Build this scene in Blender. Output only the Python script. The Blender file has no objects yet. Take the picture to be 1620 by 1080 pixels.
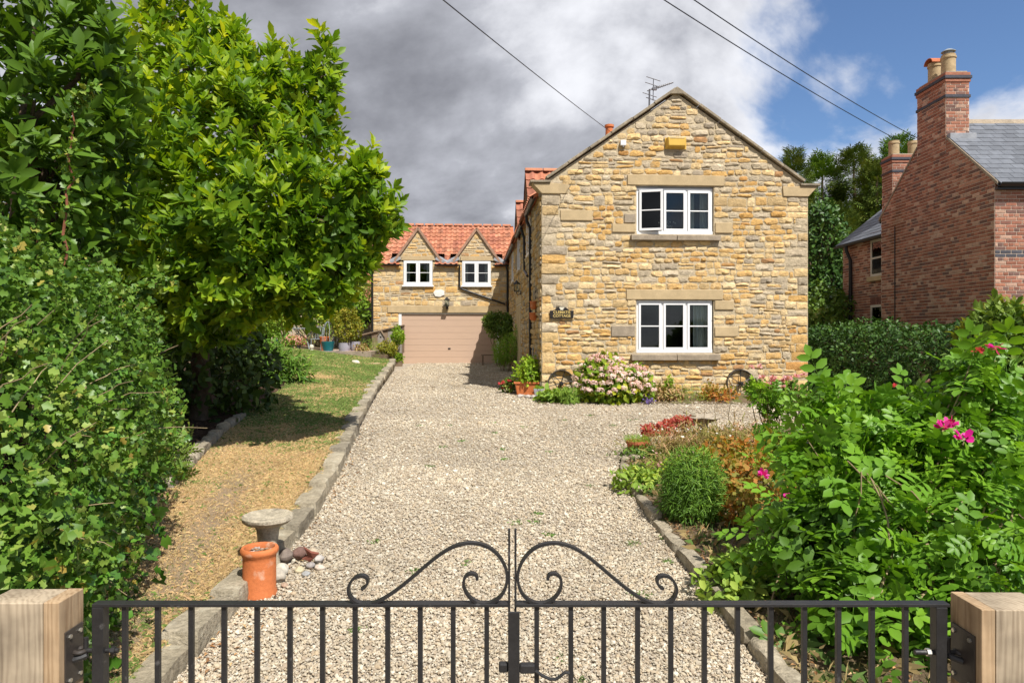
import bpy, math, random
import numpy as np
from mathutils import Vector, Matrix

scene = bpy.context.scene
COL = scene.collection
R = random.Random(7)
rng = np.random.default_rng(11)

# ------------------------------------------------------------------ camera
CAM_Z = 2.1
HORIZON = 530.0
F = 1080.0
cam_d = bpy.data.cameras.new('camera')
cam = bpy.data.objects.new('camera', cam_d)
COL.objects.link(cam)
cam.location = (0, 0, CAM_Z)
cam.rotation_euler = (math.radians(90), 0, 0)
cam_d.sensor_width = 36
cam_d.lens = 24
cam_d.shift_y = -10 / 1620
cam_d.clip_start = 0.05
cam_d.clip_end = 3000
scene.camera = cam

# ------------------------------------------------------------------ sun and sky
SUN_DIR = Vector((0.36, -0.64, 1.0)).normalized()       # towards the sun: behind the camera, to the right
sun_d = bpy.data.lights.new('sun', 'SUN')
sun_d.energy = 4.6
sun_d.angle = math.radians(0.53)
sun_d.color = (1.0, 0.955, 0.88)
sun = bpy.data.objects.new('sun', sun_d)
COL.objects.link(sun)
sun.rotation_euler = SUN_DIR.to_track_quat('Z', 'Y').to_euler()
sun.location = (6, -12, 20)

scene.view_settings.view_transform = 'Standard'
scene.view_settings.look = 'None'
scene.view_settings.exposure = 0.47
scene.view_settings.gamma = 1
scene.view_settings.use_curve_mapping = False
scene.cycles.use_denoising = True
scene.cycles.max_bounces = 7
scene.cycles.diffuse_bounces = 3
scene.cycles.glossy_bounces = 3
scene.cycles.transmission_bounces = 4
scene.cycles.transparent_max_bounces = 8
scene.cycles.caustics_reflective = False
scene.cycles.caustics_refractive = False


def make_world():
    w = bpy.data.worlds.new('World')
    scene.world = w
    w.use_nodes = True
    nt = w.node_tree
    nt.nodes.clear()
    N = nt.nodes.new
    L = nt.links.new

    def math_n(op, a, b=None, clamp=False):
        n = N('ShaderNodeMath'); n.operation = op; n.use_clamp = clamp
        for i, v in enumerate((a, b)):
            if v is None:
                continue
            if isinstance(v, (int, float)):
                n.inputs[i].default_value = v
            else:
                L(v, n.inputs[i])
        return n.outputs[0]

    out = N('ShaderNodeOutputWorld')
    bg = N('ShaderNodeBackground')
    L(bg.outputs[0], out.inputs[0])
    sky = N('ShaderNodeTexSky')
    sky.sky_type = 'NISHITA'
    sky.sun_disc = False
    sky.sun_elevation = math.asin(SUN_DIR.z)
    sky.sun_rotation = math.atan2(SUN_DIR.x, SUN_DIR.y)
    sky.air_density = 1.0
    sky.dust_density = 0.4
    sky.ozone_density = 1.6
    gain = N('ShaderNodeMixRGB'); gain.blend_type = 'MULTIPLY'; gain.inputs[0].default_value = 1
    L(sky.outputs[0], gain.inputs[1])
    gain.inputs[2].default_value = (0.070, 0.082, 0.098, 1)
    tc = N('ShaderNodeTexCoord')
    sep = N('ShaderNodeSeparateXYZ')
    L(tc.outputs['Generated'], sep.inputs[0])
    # cloud deck: the direction projected on a flat layer overhead
    den = math_n('MAXIMUM', math_n('ADD', sep.outputs[2], 0.45), 0.05)
    px = math_n('DIVIDE', sep.outputs[0], den)
    py = math_n('DIVIDE', sep.outputs[1], den)
    comb = N('ShaderNodeCombineXYZ')
    L(px, comb.inputs[0]); L(py, comb.inputs[1])

    def noise(scale, detail, rough, off, distort=0.0):
        mp = N('ShaderNodeMapping')
        mp.inputs['Location'].default_value = off
        L(comb.outputs[0], mp.inputs[0])
        n = N('ShaderNodeTexNoise')
        n.inputs['Scale'].default_value = scale
        n.inputs['Detail'].default_value = detail
        n.inputs['Roughness'].default_value = rough
        n.inputs['Distortion'].default_value = distort
        L(mp.outputs[0], n.inputs['Vector'])
        return n.outputs['Fac']

    n1 = noise(SKY['s1'], 12, 0.56, SKY['o1'], 0.25)
    n2 = noise(SKY['s2'], 12, 0.58, SKY['o2'], 0.2)
    n3 = noise(0.45, 3, 0.5, SKY['o3'])
    # a cloud bank over the garden, broken blue over the neighbour
    bank = math_n('MULTIPLY', math_n('SUBTRACT', SKY['edge'], px), SKY['slope'])
    bank = math_n('MAXIMUM', math_n('MINIMUM', bank, 0.2), -0.055)
    cov = math_n('ADD', math_n('ADD', n1, bank), math_n('MULTIPLY', math_n('SUBTRACT', n3, 0.5), 0.3))
    mr = N('ShaderNodeMapRange'); mr.interpolation_type = 'SMOOTHSTEP'
    mr.inputs['From Min'].default_value = 0.445
    mr.inputs['From Max'].default_value = 0.555
    L(cov, mr.inputs['Value'])
    # thick cloud is grey underneath, thin edges are white
    thick = N('ShaderNodeMapRange'); thick.interpolation_type = 'SMOOTHSTEP'
    thick.inputs['From Min'].default_value = 0.44
    thick.inputs['From Max'].default_value = 0.92
    L(math_n('ADD', cov, math_n('MULTIPLY', math_n('SUBTRACT', n2, 0.5), 0.95)), thick.inputs['Value'])
    ramp = N('ShaderNodeValToRGB')
    ramp.color_ramp.elements[0].position = 0.0
    ramp.color_ramp.elements[0].color = (0.70, 0.71, 0.75, 1)
    ramp.color_ramp.elements[1].position = 1.0
    ramp.color_ramp.elements[1].color = (0.165, 0.17, 0.195, 1)
    e = ramp.color_ramp.elements.new(0.45)
    e.color = (0.36, 0.37, 0.41, 1)
    L(thick.outputs[0], ramp.inputs[0])
    mix = N('ShaderNodeMixRGB')
    L(mr.outputs[0], mix.inputs[0])
    L(gain.outputs[0], mix.inputs[1])
    L(ramp.outputs[0], mix.inputs[2])
    L(mix.outputs[0], bg.inputs[0])
    bg.inputs[1].default_value = 1.0


SKY = dict(s1=1.7, s2=1.9, o1=(12.46, 14.84, 0), o2=(15.9, 18.85, 0), o3=(14.8, 18.45, 0), edge=0.40, slope=0.8)
make_world()

# ------------------------------------------------------------------ helpers
def P(px, py, Y):
    """the point at distance Y that the photograph shows at (px, py)"""
    return Vector(((px - 810) * Y / F, Y, CAM_Z - (py - HORIZON) * Y / F))


def dz(Y):
    """height of the drive"""
    Y = np.asarray(Y, float)
    return np.where(Y < 2.45, 0.0, np.where(Y < 15.65, 0.053 * (Y - 2.45), 0.7 + 0.015 * (np.minimum(Y, 32) - 15.65)))


KERB = np.array([(1.0, -1.97), (3.98, -1.97), (6.45, -1.97), (7.31, -2.05), (8.24, -2.14), (10.5, -2.46), (12.15, -2.66), (18.0, -3.4), (24.3, -4.18), (26.3, -4.5), (40, -4.6)])
def kerb_x(Y):
    return np.interp(Y, KERB[:, 0], KERB[:, 1])


def lawn_z(X, Y):
    X = np.asarray(X, float); Y = np.asarray(Y, float)
    d = np.clip(kerb_x(Y) - 0.24 - X, 0, 4)
    return dz(Y) + 0.085 + 0.010 * (np.clip(Y, 3, 27) - 3) + d * 0.12 * np.clip((Y - 8) / 17, 0, 1)


def tag(o, label=None, cat=None, group=None, kind=None):
    if label: o['label'] = label
    if cat: o['category'] = cat
    if group: o['group'] = group
    if kind: o['kind'] = kind
    return o


def thing(name, label, cat, loc=(0, 0, 0), rotz=0.0, group=None):
    o = bpy.data.objects.new(name, None)
    o.empty_display_size = 0.2
    COL.objects.link(o)
    o.location = loc
    o.rotation_euler = (0, 0, rotz)
    return tag(o, label, cat, group)


def put(name, me, parent=None, loc=None, rot=None, scale=None, kind=None, color=None):
    o = bpy.data.objects.new(name, me)
    COL.objects.link(o)
    if parent is not None: o.parent = parent
    if loc is not None: o.location = loc
    if rot is not None: o.rotation_euler = rot
    if scale is not None: o.scale = scale
    if kind: o['kind'] = kind
    if color is not None: o.color = (*color[:3], 1)
    return o


class MB:
    """collects shapes for one mesh"""
    def __init__(self):
        self.v = []; self.f = []; self.c = []; self.cur = None

    def add(self, verts, faces):
        b = len(self.v)
        self.v.extend([tuple(p) for p in verts])
        self.f.extend([tuple(i + b for i in q) for q in faces])
        if self.cur is not None:
            self.c.extend([self.cur] * len(verts))
        return self

    def box(self, x0, x1, y0, y1, z0, z1, jit=0.0):
        vs = [(x, y, z) for z in (z0, z1) for y in (y0, y1) for x in (x0, x1)]
        if jit:
            vs = [(a + R.uniform(-jit, jit), b + R.uniform(-jit, jit), c + R.uniform(-jit, jit)) for a, b, c in vs]
        return self.add(vs, [(0, 2, 3, 1), (4, 5, 7, 6), (0, 1, 5, 4), (2, 6, 7, 3), (0, 4, 6, 2), (1, 3, 7, 5)])

    def obox(self, c, ux, uy, uz, hx, hy, hz):
        c = Vector(c)
        vs = [c + ux * (sx * hx) + uy * (sy * hy) + uz * (sz * hz) for sz in (-1, 1) for sy in (-1, 1) for sx in (-1, 1)]
        return self.add(vs, [(0, 2, 3, 1), (4, 5, 7, 6), (0, 1, 5, 4), (2, 6, 7, 3), (0, 4, 6, 2), (1, 3, 7, 5)])

    def prism(self, poly, y0, y1):
        """polygon in x,z pushed along y (front y0)"""
        n = len(poly)
        vs = [(x, y0, z) for x, z in poly] + [(x, y1, z) for x, z in poly]
        fs = [tuple(range(n)), tuple(range(2 * n - 1, n - 1, -1))]
        fs += [(i, i + n, (i + 1) % n + n, (i + 1) % n) for i in range(n)]
        return self.add(vs, fs)

    def prism_x(self, poly, x0, x1):
        n = len(poly)
        vs = [(x0, y, z) for y, z in poly] + [(x1, y, z) for y, z in poly]
        fs = [tuple(range(n)), tuple(range(2 * n - 1, n - 1, -1))]
        fs += [(i, i + n, (i + 1) % n + n, (i + 1) % n) for i in range(n)]
        return self.add(vs, fs)

    def prism_z(self, poly, z0, z1):
        n = len(poly)
        vs = [(x, y, z0) for x, y in poly] + [(x, y, z1) for x, y in poly]
        fs = [tuple(range(n)), tuple(range(2 * n - 1, n - 1, -1))]
        fs += [(i, i + n, (i + 1) % n + n, (i + 1) % n) for i in range(n)]
        return self.add(vs, fs)

    def tube(self, path, r, sides=8, cap=True):
        path = [Vector(p) for p in path]
        n = len(path)
        rs = r if isinstance(r, (list, tuple)) else [r] * n
        vs = []
        up = None
        for i, p in enumerate(path):
            t = (path[min(i + 1, n - 1)] - path[max(i - 1, 0)])
            if t.length < 1e-9: t = Vector((0, 0, 1))
            t.normalize()
            if up is None:
                up = Vector((0, 0, 1)) if abs(t.z) < 0.9 else Vector((1, 0, 0))
            a = t.cross(up)
            if a.length < 1e-6:
                a = t.cross(Vector((0.3, 1, 0.2)))
            a.normalize()
            b = a.cross(t).normalized()
            up = b
            for k in range(sides):
                q = 2 * math.pi * k / sides
                vs.append(p + (a * math.cos(q) + b * math.sin(q)) * rs[i])
        fs = []
        for i in range(n - 1):
            for k in range(sides):
                k2 = (k + 1) % sides
                fs.append((i * sides + k, i * sides + k2, (i + 1) * sides + k2, (i + 1) * sides + k))
        if cap:
            fs.append(tuple(range(sides - 1, -1, -1)))
            fs.append(tuple((n - 1) * sides + k for k in range(sides)))
        return self.add(vs, fs)

    def ribbon(self, path, half_d, thick):
        """flat bar swept along a path in the x,z plane, half_d wide in y"""
        path = [Vector((p[0], 0, p[1])) for p in path]
        y = 0.0
        n = len(path); vs = []
        for i, p in enumerate(path):
            t = (path[min(i + 1, n - 1)] - path[max(i - 1, 0)]).normalized()
            nn = Vector((-t.z, 0, t.x)) * thick / 2
            for s, d in ((1, -1), (1, 1), (-1, 1), (-1, -1)):
                vs.append((p.x + nn.x * s, y + d * half_d, p.z + nn.z * s))
        fs = []
        for i in range(n - 1):
            for k in range(4):
                fs.append((i * 4 + k, i * 4 + (k + 1) % 4, (i + 1) * 4 + (k + 1) % 4, (i + 1) * 4 + k))
        fs += [(3, 2, 1, 0), tuple((n - 1) * 4 + k for k in range(4))]
        return self.add(vs, fs)

    def lathe(self, prof, n=20, c=(0, 0, 0), jit=0.0, sq=1.0):
        vs = []
        for r, z in prof:
            for k in range(n):
                a = 2 * math.pi * k / n
                rr = r * (1 + R.uniform(-jit, jit))
                vs.append((c[0] + rr * math.cos(a), c[1] + rr * math.sin(a) * sq, c[2] + z + R.uniform(-jit, jit) * 0.15))
        fs = []
        m = len(prof)
        for i in range(m - 1):
            for k in range(n):
                k2 = (k + 1) % n
                fs.append((i * n + k, i * n + k2, (i + 1) * n + k2, (i + 1) * n + k))
        fs.append(tuple(range(n - 1, -1, -1)))
        fs.append(tuple((m - 1) * n + k for k in range(n)))
        return self.add(vs, fs)

    def mesh(self, name, m, smooth=False):
        me = bpy.data.meshes.new(name)
        me.from_pydata(self.v, [], self.f)
        if m is not None: me.materials.append(m)
        if self.c:
            a = me.color_attributes.new('col', 'FLOAT_COLOR', 'POINT')
            arr = np.ones((len(self.v), 4), np.float32)
            arr[:, :3] = np.array(self.c)
            a.data.foreach_set('color', arr.ravel())
        if smooth:
            me.polygons.foreach_set('use_smooth', [True] * len(me.polygons))
        me.update()
        return me

    def build(self, name, m, parent=None, loc=None, rot=None, smooth=False, kind=None, bevel=0.0, fixn=True):
        me = self.mesh(name, m, smooth)
        if fixn:
            import bmesh
            bm = bmesh.new(); bm.from_mesh(me)
            bmesh.ops.recalc_face_normals(bm, faces=bm.faces)
            bm.to_mesh(me); bm.free()
        o = put(name, me, parent, loc, rot, kind=kind)
        if bevel:
            b = o.modifiers.new('bevel', 'BEVEL'); b.width = bevel; b.segments = 2; b.limit_method = 'ANGLE'
        if smooth:
            try:
                me.set_sharp_from_angle(angle=math.radians(42))
            except Exception:
                pass
        return o


# ------------------------------------------------------------------ materials
def mat(name, base=(0.5, 0.5, 0.5), rough=0.7, spec=0.3, src=None, noise=(6.0, 0.25), fine=None, bump=None, metal=0.0, tint=None, coord='world', stretch=None):
    """src: None = base colour, 'obj' = the object's own colour, 'attr' = colour stored on the mesh"""
    m = bpy.data.materials.new(name)
    m.use_nodes = True
    nt = m.node_tree
    N = nt.nodes.new; L = nt.links.new
    b = nt.nodes['Principled BSDF']
    b.inputs['Roughness'].default_value = rough
    b.inputs['Specular IOR Level'].default_value = spec
    b.inputs['Metallic'].default_value = metal
    if coord == 'world':
        vec = N('ShaderNodeNewGeometry').outputs['Position']
    else:
        vec = N('ShaderNodeTexCoord').outputs['Object']
    if stretch:
        mp = N('ShaderNodeMapping'); mp.inputs['Scale'].default_value = stretch
        L(vec, mp.inputs[0]); vec = mp.outputs[0]
    if src == 'obj':
        col = N('ShaderNodeObjectInfo').outputs['Color']
    elif src == 'attr':
        a = N('ShaderNodeAttribute'); a.attribute_name = 'col'; col = a.outputs['Color']
    else:
        rgb = N('ShaderNodeRGB'); rgb.outputs[0].default_value = (*base, 1); col = rgb.outputs[0]
    for k, (sc, amt) in enumerate([noise] + ([fine] if fine else [])):
        if not amt: continue
        n = N('ShaderNodeTexNoise'); n.inputs['Scale'].default_value = sc; n.inputs['Detail'].default_value = 5
        n.inputs['Roughness'].default_value = 0.6
        L(vec, n.inputs['Vector'])
        mr = N('ShaderNodeMapRange'); mr.inputs['From Min'].default_value = 0.28; mr.inputs['From Max'].default_value = 0.72
        mr.inputs['To Min'].default_value = 1 - amt; mr.inputs['To Max'].default_value = 1 + amt * 0.8
        L(n.outputs['Fac'], mr.inputs['Value'])
        mx = N('ShaderNodeMixRGB'); mx.blend_type = 'MULTIPLY'; mx.inputs[0].default_value = 1
        L(col, mx.inputs[1]); L(mr.outputs[0], mx.inputs[2])
        col = mx.outputs[0]
    if tint:
        c2, sc, lo, hi = tint
        n = N('ShaderNodeTexNoise'); n.inputs['Scale'].default_value = sc; n.inputs['Detail'].default_value = 6
        L(vec, n.inputs['Vector'])
        mr = N('ShaderNodeMapRange'); mr.inputs['From Min'].default_value = lo; mr.inputs['From Max'].default_value = hi
        L(n.outputs['Fac'], mr.inputs['Value'])
        mx = N('ShaderNodeMixRGB'); L(mr.outputs[0], mx.inputs[0]); L(col, mx.inputs[1]); mx.inputs[2].default_value = (*c2, 1)
        col = mx.outputs[0]
    L(col, b.inputs['Base Color'])
    if bump:
        sc, st, dist = bump
        n = N('ShaderNodeTexNoise'); n.inputs['Scale'].default_value = sc; n.inputs['Detail'].default_value = 6
        n.inputs['Roughness'].default_value = 0.65
        L(vec, n.inputs['Vector'])
        bp = N('ShaderNodeBump'); bp.inputs['Strength'].default_value = st; bp.inputs['Distance'].default_value = dist
        L(n.outputs['Fac'], bp.inputs['Height'])
        L(bp.outputs[0], b.inputs['Normal'])
    return m


LEAF_GAIN = (2.05, 1.66, 1.15)


def leaf_mat(name, stops, rough=0.42, spec=0.45, trans=0.3, patch=None, k=LEAF_GAIN):
    """stops: [(pos, colour)] over the leaf's own random value"""
    stops = [(p, tuple(min(c_ * g_, 0.85) for c_, g_ in zip(c, k))) for p, c in stops]
    rough = rough + 0.1; spec = spec * 0.6
    m = bpy.data.materials.new(name)
    m.use_nodes = True
    nt = m.node_tree
    N = nt.nodes.new; L = nt.links.new
    b = nt.nodes['Principled BSDF']
    out = nt.nodes['Material Output']
    a = N('ShaderNodeAttribute'); a.attribute_name = 'rnd'
    rp = N('ShaderNodeValToRGB')
    el = rp.color_ramp.elements
    el[0].position, el[0].color = stops[0][0], (*stops[0][1], 1)
    el[1].position, el[1].color = stops[-1][0], (*stops[-1][1], 1)
    for p, c in stops[1:-1]:
        e = el.new(p); e.color = (*c, 1)
    L(a.outputs['Fac'], rp.inputs[0])
    b.inputs['Roughness'].default_value = rough
    b.inputs['Specular IOR Level'].default_value = spec
    L(rp.outputs[0], b.inputs['Base Color'])
    tr = N('ShaderNodeBsdfTranslucent')
    g = N('ShaderNodeMixRGB'); g.blend_type = 'MULTIPLY'; g.inputs[0].default_value = 1
    L(rp.outputs[0], g.inputs[1]); g.inputs[2].default_value = (1.45, 1.4, 0.6, 1)
    L(g.outputs[0], tr.inputs['Color'])
    mx = N('ShaderNodeMixShader'); mx.inputs[0].default_value = trans
    L(b.outputs[0], mx.inputs[1]); L(tr.outputs[0], mx.inputs[2])
    L(mx.outputs[0], out.inputs['Surface'])
    return m


def glass_mat(name):
    m = bpy.data.materials.new(name)
    m.use_nodes = True
    nt = m.node_tree
    N = nt.nodes.new; L = nt.links.new
    nt.nodes.remove(nt.nodes['Principled BSDF'])
    out = nt.nodes['Material Output']
    fr = N('ShaderNodeFresnel'); fr.inputs['IOR'].default_value = 1.45
    ad = N('ShaderNodeMath'); ad.operation = 'ADD'; ad.inputs[1].default_value = 0.0
    L(fr.outputs[0], ad.inputs[0])
    t = N('ShaderNodeBsdfTransparent'); t.inputs[0].default_value = (0.82, 0.87, 0.86, 1)
    g = N('ShaderNodeBsdfGlossy'); g.inputs['Roughness'].default_value = 0.02
    mx = N('ShaderNodeMixShader')
    L(ad.outputs[0], mx.inputs[0]); L(t.outputs[0], mx.inputs[1]); L(g.outputs[0], mx.inputs[2])
    L(mx.outputs[0], out.inputs['Surface'])
    return m


M = {}
M['stone_obj'] = mat('sandstone', src='obj', rough=0.92, spec=0.1, noise=(11, 0.26), fine=(55, 0.24), bump=(26, 0.8, 0.03), tint=((0.46, 0.39, 0.28), 2.3, 0.60, 0.85))
M['stone_attr'] = mat('sandstone_mass', src='attr', rough=0.92, spec=0.1, noise=(11, 0.26), fine=(55, 0.24), bump=(26, 0.8, 0.03), tint=((0.46, 0.39, 0.28), 2.3, 0.60, 0.85))
M['mortar'] = mat('lime_mortar', (0.55, 0.45, 0.30), rough=0.95, spec=0.1, noise=(7, 0.2), fine=(50, 0.2), bump=(24, 0.9, 0.03))
M['dressed'] = mat('dressed_stone', (0.50, 0.38, 0.22), rough=0.85, spec=0.15, noise=(3.5, 0.16), fine=(45, 0.12), bump=(50, 0.25, 0.01))
M['sill'] = mat('weathered_sill_stone', (0.33, 0.27, 0.20), rough=0.88, spec=0.15, noise=(5, 0.25), fine=(40, 0.2), bump=(40, 0.3, 0.01))
M['coping'] = mat('coping_stone', (0.30, 0.25, 0.18), rough=0.9, spec=0.15, noise=(4, 0.35), fine=(30, 0.3), bump=(25, 0.5, 0.02))
M['white'] = mat('white_upvc', (0.80, 0.80, 0.80), rough=0.35, spec=0.4, noise=(3, 0.03))
M['bar'] = mat('grey_seal', (0.30, 0.30, 0.31), rough=0.5, noise=(3, 0.05))
M['glass'] = glass_mat('window_glass')
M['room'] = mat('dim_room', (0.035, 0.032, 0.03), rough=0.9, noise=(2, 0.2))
M['curtain'] = mat('pale_curtain', (0.74, 0.74, 0.72), rough=0.9, noise=(4, 0.1))
M['black'] = mat('black_gutter_plastic', (0.018, 0.018, 0.020), rough=0.4, spec=0.45, noise=(5, 0.2))
M['iron'] = mat('black_painted_iron', (0.022, 0.021, 0.021), rough=0.48, spec=0.5, noise=(14, 0.3), fine=(120, 0.25), bump=(90, 0.3, 0.003), tint=((0.16, 0.155, 0.15), 20, 0.66, 0.82))
M['plate'] = mat('hinge_plate_iron', (0.045, 0.036, 0.030), rough=0.5, spec=0.5, noise=(14, 0.3), bump=(60, 0.3, 0.004))
M['zinc'] = mat('zinc_bolt', (0.55, 0.52, 0.45), rough=0.35, metal=0.8, noise=(30, 0.2))
M['tile_attr'] = mat('clay_pantile', src='attr', rough=0.82, spec=0.2, noise=(5, 0.2), fine=(40, 0.15), bump=(40, 0.3, 0.008))
M['clay'] = mat('clay_tile', (0.50, 0.16, 0.075), rough=0.8, spec=0.2, noise=(4, 0.25), fine=(40, 0.15), bump=(40, 0.3, 0.008))
M['lead'] = mat('lead_flashing', (0.30, 0.31, 0.33), rough=0.5, spec=0.4, noise=(8, 0.25), bump=(14, 0.4, 0.01))
M['verge'] = mat('verge_mortar', (0.36, 0.22, 0.15), rough=0.9, noise=(8, 0.3), bump=(30, 0.4, 0.01))
M['door_pink'] = mat('garage_door_paint', (0.53, 0.375, 0.275), rough=0.55, spec=0.3, noise=(2.0, 0.05), fine=(26, 0.04), stretch=(1, 1, 12))
M['brick_obj'] = mat('red_brick', src='obj', rough=0.88, spec=0.15, noise=(14, 0.2), fine=(70, 0.2), bump=(60, 0.4, 0.008))
M['brick_attr'] = mat('red_brick_mass', src='attr', rough=0.88, spec=0.15, noise=(14, 0.2), fine=(70, 0.2), bump=(60, 0.4, 0.008), tint=((0.17, 0.075, 0.03), 0.55, 0.56, 0.80))
M['brick_mortar'] = mat('brick_mortar', (0.60, 0.48, 0.38), rough=0.95, noise=(6, 0.15), fine=(60, 0.15))
M['slate_obj'] = mat('blue_slate', src='obj', rough=0.55, spec=0.4, noise=(7, 0.18), fine=(50, 0.12), bump=(35, 0.3, 0.006))
M['slate'] = mat('slate_under', (0.10, 0.11, 0.125), rough=0.6, noise=(7, 0.15))
M['pot_buff'] = mat('buff_clay', (0.47, 0.35, 0.20), rough=0.85, noise=(6, 0.3), fine=(40, 0.15), bump=(30, 0.2, 0.01))
M['terracotta'] = mat('terracotta', (0.58, 0.175, 0.058), rough=0.68, spec=0.3, noise=(5, 0.14), fine=(45, 0.1), bump=(22, 0.4, 0.015), tint=((0.62, 0.36, 0.24), 9, 0.60, 0.74))
M['wood'] = None
M['kerb_obj'] = mat('kerb_sandstone', src='obj', rough=0.92, spec=0.1, noise=(5, 0.3), fine=(35, 0.3), bump=(18, 0.9, 0.035), tint=((0.50, 0.45, 0.34), 7, 0.56, 0.72))
M['rock_obj'] = mat('smooth_cobble', src='obj', rough=0.75, spec=0.25, noise=(18, 0.2), fine=(80, 0.15), bump=(60, 0.2, 0.006))
M['bath'] = mat('weathered_concrete', (0.45, 0.39, 0.29), rough=0.92, spec=0.12, noise=(10, 0.35), fine=(70, 0.3), bump=(55, 0.6, 0.015), tint=((0.10, 0.09, 0.075), 6, 0.54, 0.70))
M['soil'] = mat('dark_mulch', (0.085, 0.055, 0.038), rough=0.95, spec=0.1, noise=(5, 0.4), fine=(60, 0.4), bump=(40, 1.0, 0.05), tint=((0.20, 0.14, 0.09), 16, 0.58, 0.75))
M['bark'] = mat('brown_bark', (0.12, 0.085, 0.055), rough=0.9, spec=0.15, noise=(12, 0.35), fine=(60, 0.3), bump=(40, 0.8, 0.02))
M['twig'] = mat('green_brown_stem', (0.17, 0.135, 0.06), rough=0.8, noise=(14, 0.3))
M['cane'] = mat('pale_rose_cane', (0.29, 0.22, 0.12), rough=0.8, noise=(14, 0.35), fine=(60, 0.2))
M['red_stem'] = mat('red_brown_shoot', (0.23, 0.085, 0.045), rough=0.7, noise=(14, 0.2))
M['fence'] = mat('weathered_grey_boards', (0.30, 0.265, 0.235), rough=0.9, noise=(4, 0.2), fine=(50, 0.2), stretch=(6, 6, 1))
M['oldwood'] = mat('weathered_brown_boards', (0.23, 0.165, 0.11), rough=0.9, noise=(4, 0.25), fine=(50, 0.25), bump=(40, 0.4, 0.01))
M['teal'] = mat('teal_glaze', (0.012, 0.145, 0.175), rough=0.35, spec=0.5, noise=(4, 0.2))
M['lilac'] = mat('grey_lilac_pot', (0.36, 0.34, 0.40), rough=0.6, noise=(5, 0.1))
M['slatepot'] = mat('slate_grey_pot', (0.14, 0.16, 0.19), rough=0.6, noise=(5, 0.2))
M['blackpot'] = mat('black_plastic_pot', (0.015, 0.015, 0.016), rough=0.45, noise=(5, 0.2))
M['cream'] = mat('cream_stone', (0.68, 0.63, 0.50), rough=0.8, noise=(8, 0.12), bump=(40, 0.2, 0.005))
M['greymetal'] = mat('grey_painted_metal', (0.30, 0.33, 0.35), rough=0.5, spec=0.4, noise=(8, 0.15))
M['yellow'] = mat('yellow_alarm_plastic', (0.66, 0.42, 0.075), rough=0.5, spec=0.35, noise=(6, 0.06))
M['aerial'] = mat('aerial_aluminium', (0.16, 0.16, 0.17), rough=0.5, metal=0.5, noise=(10, 0.2))
M['sash'] = mat('cream_sash_paint', (0.62, 0.56, 0.46), rough=0.5, noise=(5, 0.08))
M['signboard'] = mat('black_sign_board', (0.022, 0.018, 0.016), rough=0.45, noise=(8, 0.2))
M['gold'] = mat('gold_lettering', (0.62, 0.46, 0.16), rough=0.5, noise=(8, 0.1))
M['paving'] = mat('pale_flagstone', src='obj', rough=0.9, noise=(5, 0.2), fine=(40, 0.15), bump=(30, 0.3, 0.01))
M['lichen'] = mat('pale_lime_patch', (0.78, 0.75, 0.70), rough=0.9, noise=(9, 0.15), bump=(30, 0.5, 0.01))


def wood_mat(name, base, dark, seed):
    m = bpy.data.materials.new(name); m.use_nodes = True
    nt = m.node_tree; N = nt.nodes.new; L = nt.links.new
    b = nt.nodes['Principled BSDF']; b.inputs['Roughness'].default_value = 0.8
    b.inputs['Specular IOR Level'].default_value = 0.2
    tc = N('ShaderNodeTexCoord')
    mp = N('ShaderNodeMapping'); mp.inputs['Scale'].default_value = (1, 1, 0.10); mp.inputs['Location'].default_value = (seed, seed * 0.7, 0)
    L(tc.outputs['Object'], mp.inputs[0])
    n = N('ShaderNodeTexNoise'); n.inputs['Scale'].default_value = 26; n.inputs['Detail'].default_value = 6; n.inputs['Distortion'].default_value = 0.6
    L(mp.outputs[0], n.inputs['Vector'])
    w = N('ShaderNodeTexWave'); w.wave_type = 'RINGS'; w.rings_direction = 'Z'; w.inputs['Scale'].default_value = 17
    w.inputs['Distortion'].default_value = 9; w.inputs['Detail'].default_value = 3; w.inputs['Detail Scale'].default_value = 1.2
    L(mp.outputs[0], w.inputs['Vector'])
    mx = N('ShaderNodeMath'); mx.operation = 'MULTIPLY_ADD'; mx.inputs[1].default_value = 0.26
    L(w.outputs['Fac'], mx.inputs[0]); L(n.outputs['Fac'], mx.inputs[2])
    rp = N('ShaderNodeValToRGB')
    rp.color_ramp.elements[0].position = 0.35; rp.color_ramp.elements[0].color = (*dark, 1)
    rp.color_ramp.elements[1].position = 0.72; rp.color_ramp.elements[1].color = (*base, 1)
    L(mx.outputs[0], rp.inputs[0])
    n2 = N('ShaderNodeTexNoise'); n2.inputs['Scale'].default_value = 5; n2.inputs['Detail'].default_value = 4
    L(tc.outputs['Object'], n2.inputs['Vector'])
    mr = N('ShaderNodeMapRange'); mr.inputs['From Min'].default_value = 0.35; mr.inputs['From Max'].default_value = 0.7
    mr.inputs['To Min'].default_value = 0.58; mr.inputs['To Max'].default_value = 1.18
    L(n2.outputs['Fac'], mr.inputs['Value'])
    ml = N('ShaderNodeMixRGB'); ml.blend_type = 'MULTIPLY'; ml.inputs[0].default_value = 1
    L(rp.outputs[0], ml.inputs[1]); L(mr.outputs[0], ml.inputs[2])
    L(ml.outputs[0], b.inputs['Base Color'])
    bp = N('ShaderNodeBump'); bp.inputs['Strength'].default_value = 0.35; bp.inputs['Distance'].default_value = 0.006
    L(mx.outputs[0], bp.inputs['Height']); L(bp.outputs[0], b.inputs['Normal'])
    return m


M['wood_a'] = wood_mat('silvered_softwood', (0.44, 0.355, 0.25), (0.29, 0.225, 0.155), 1.3)
M['wood_b'] = wood_mat('warm_softwood', (0.46, 0.325, 0.195), (0.31, 0.20, 0.11), 4.1)
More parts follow.
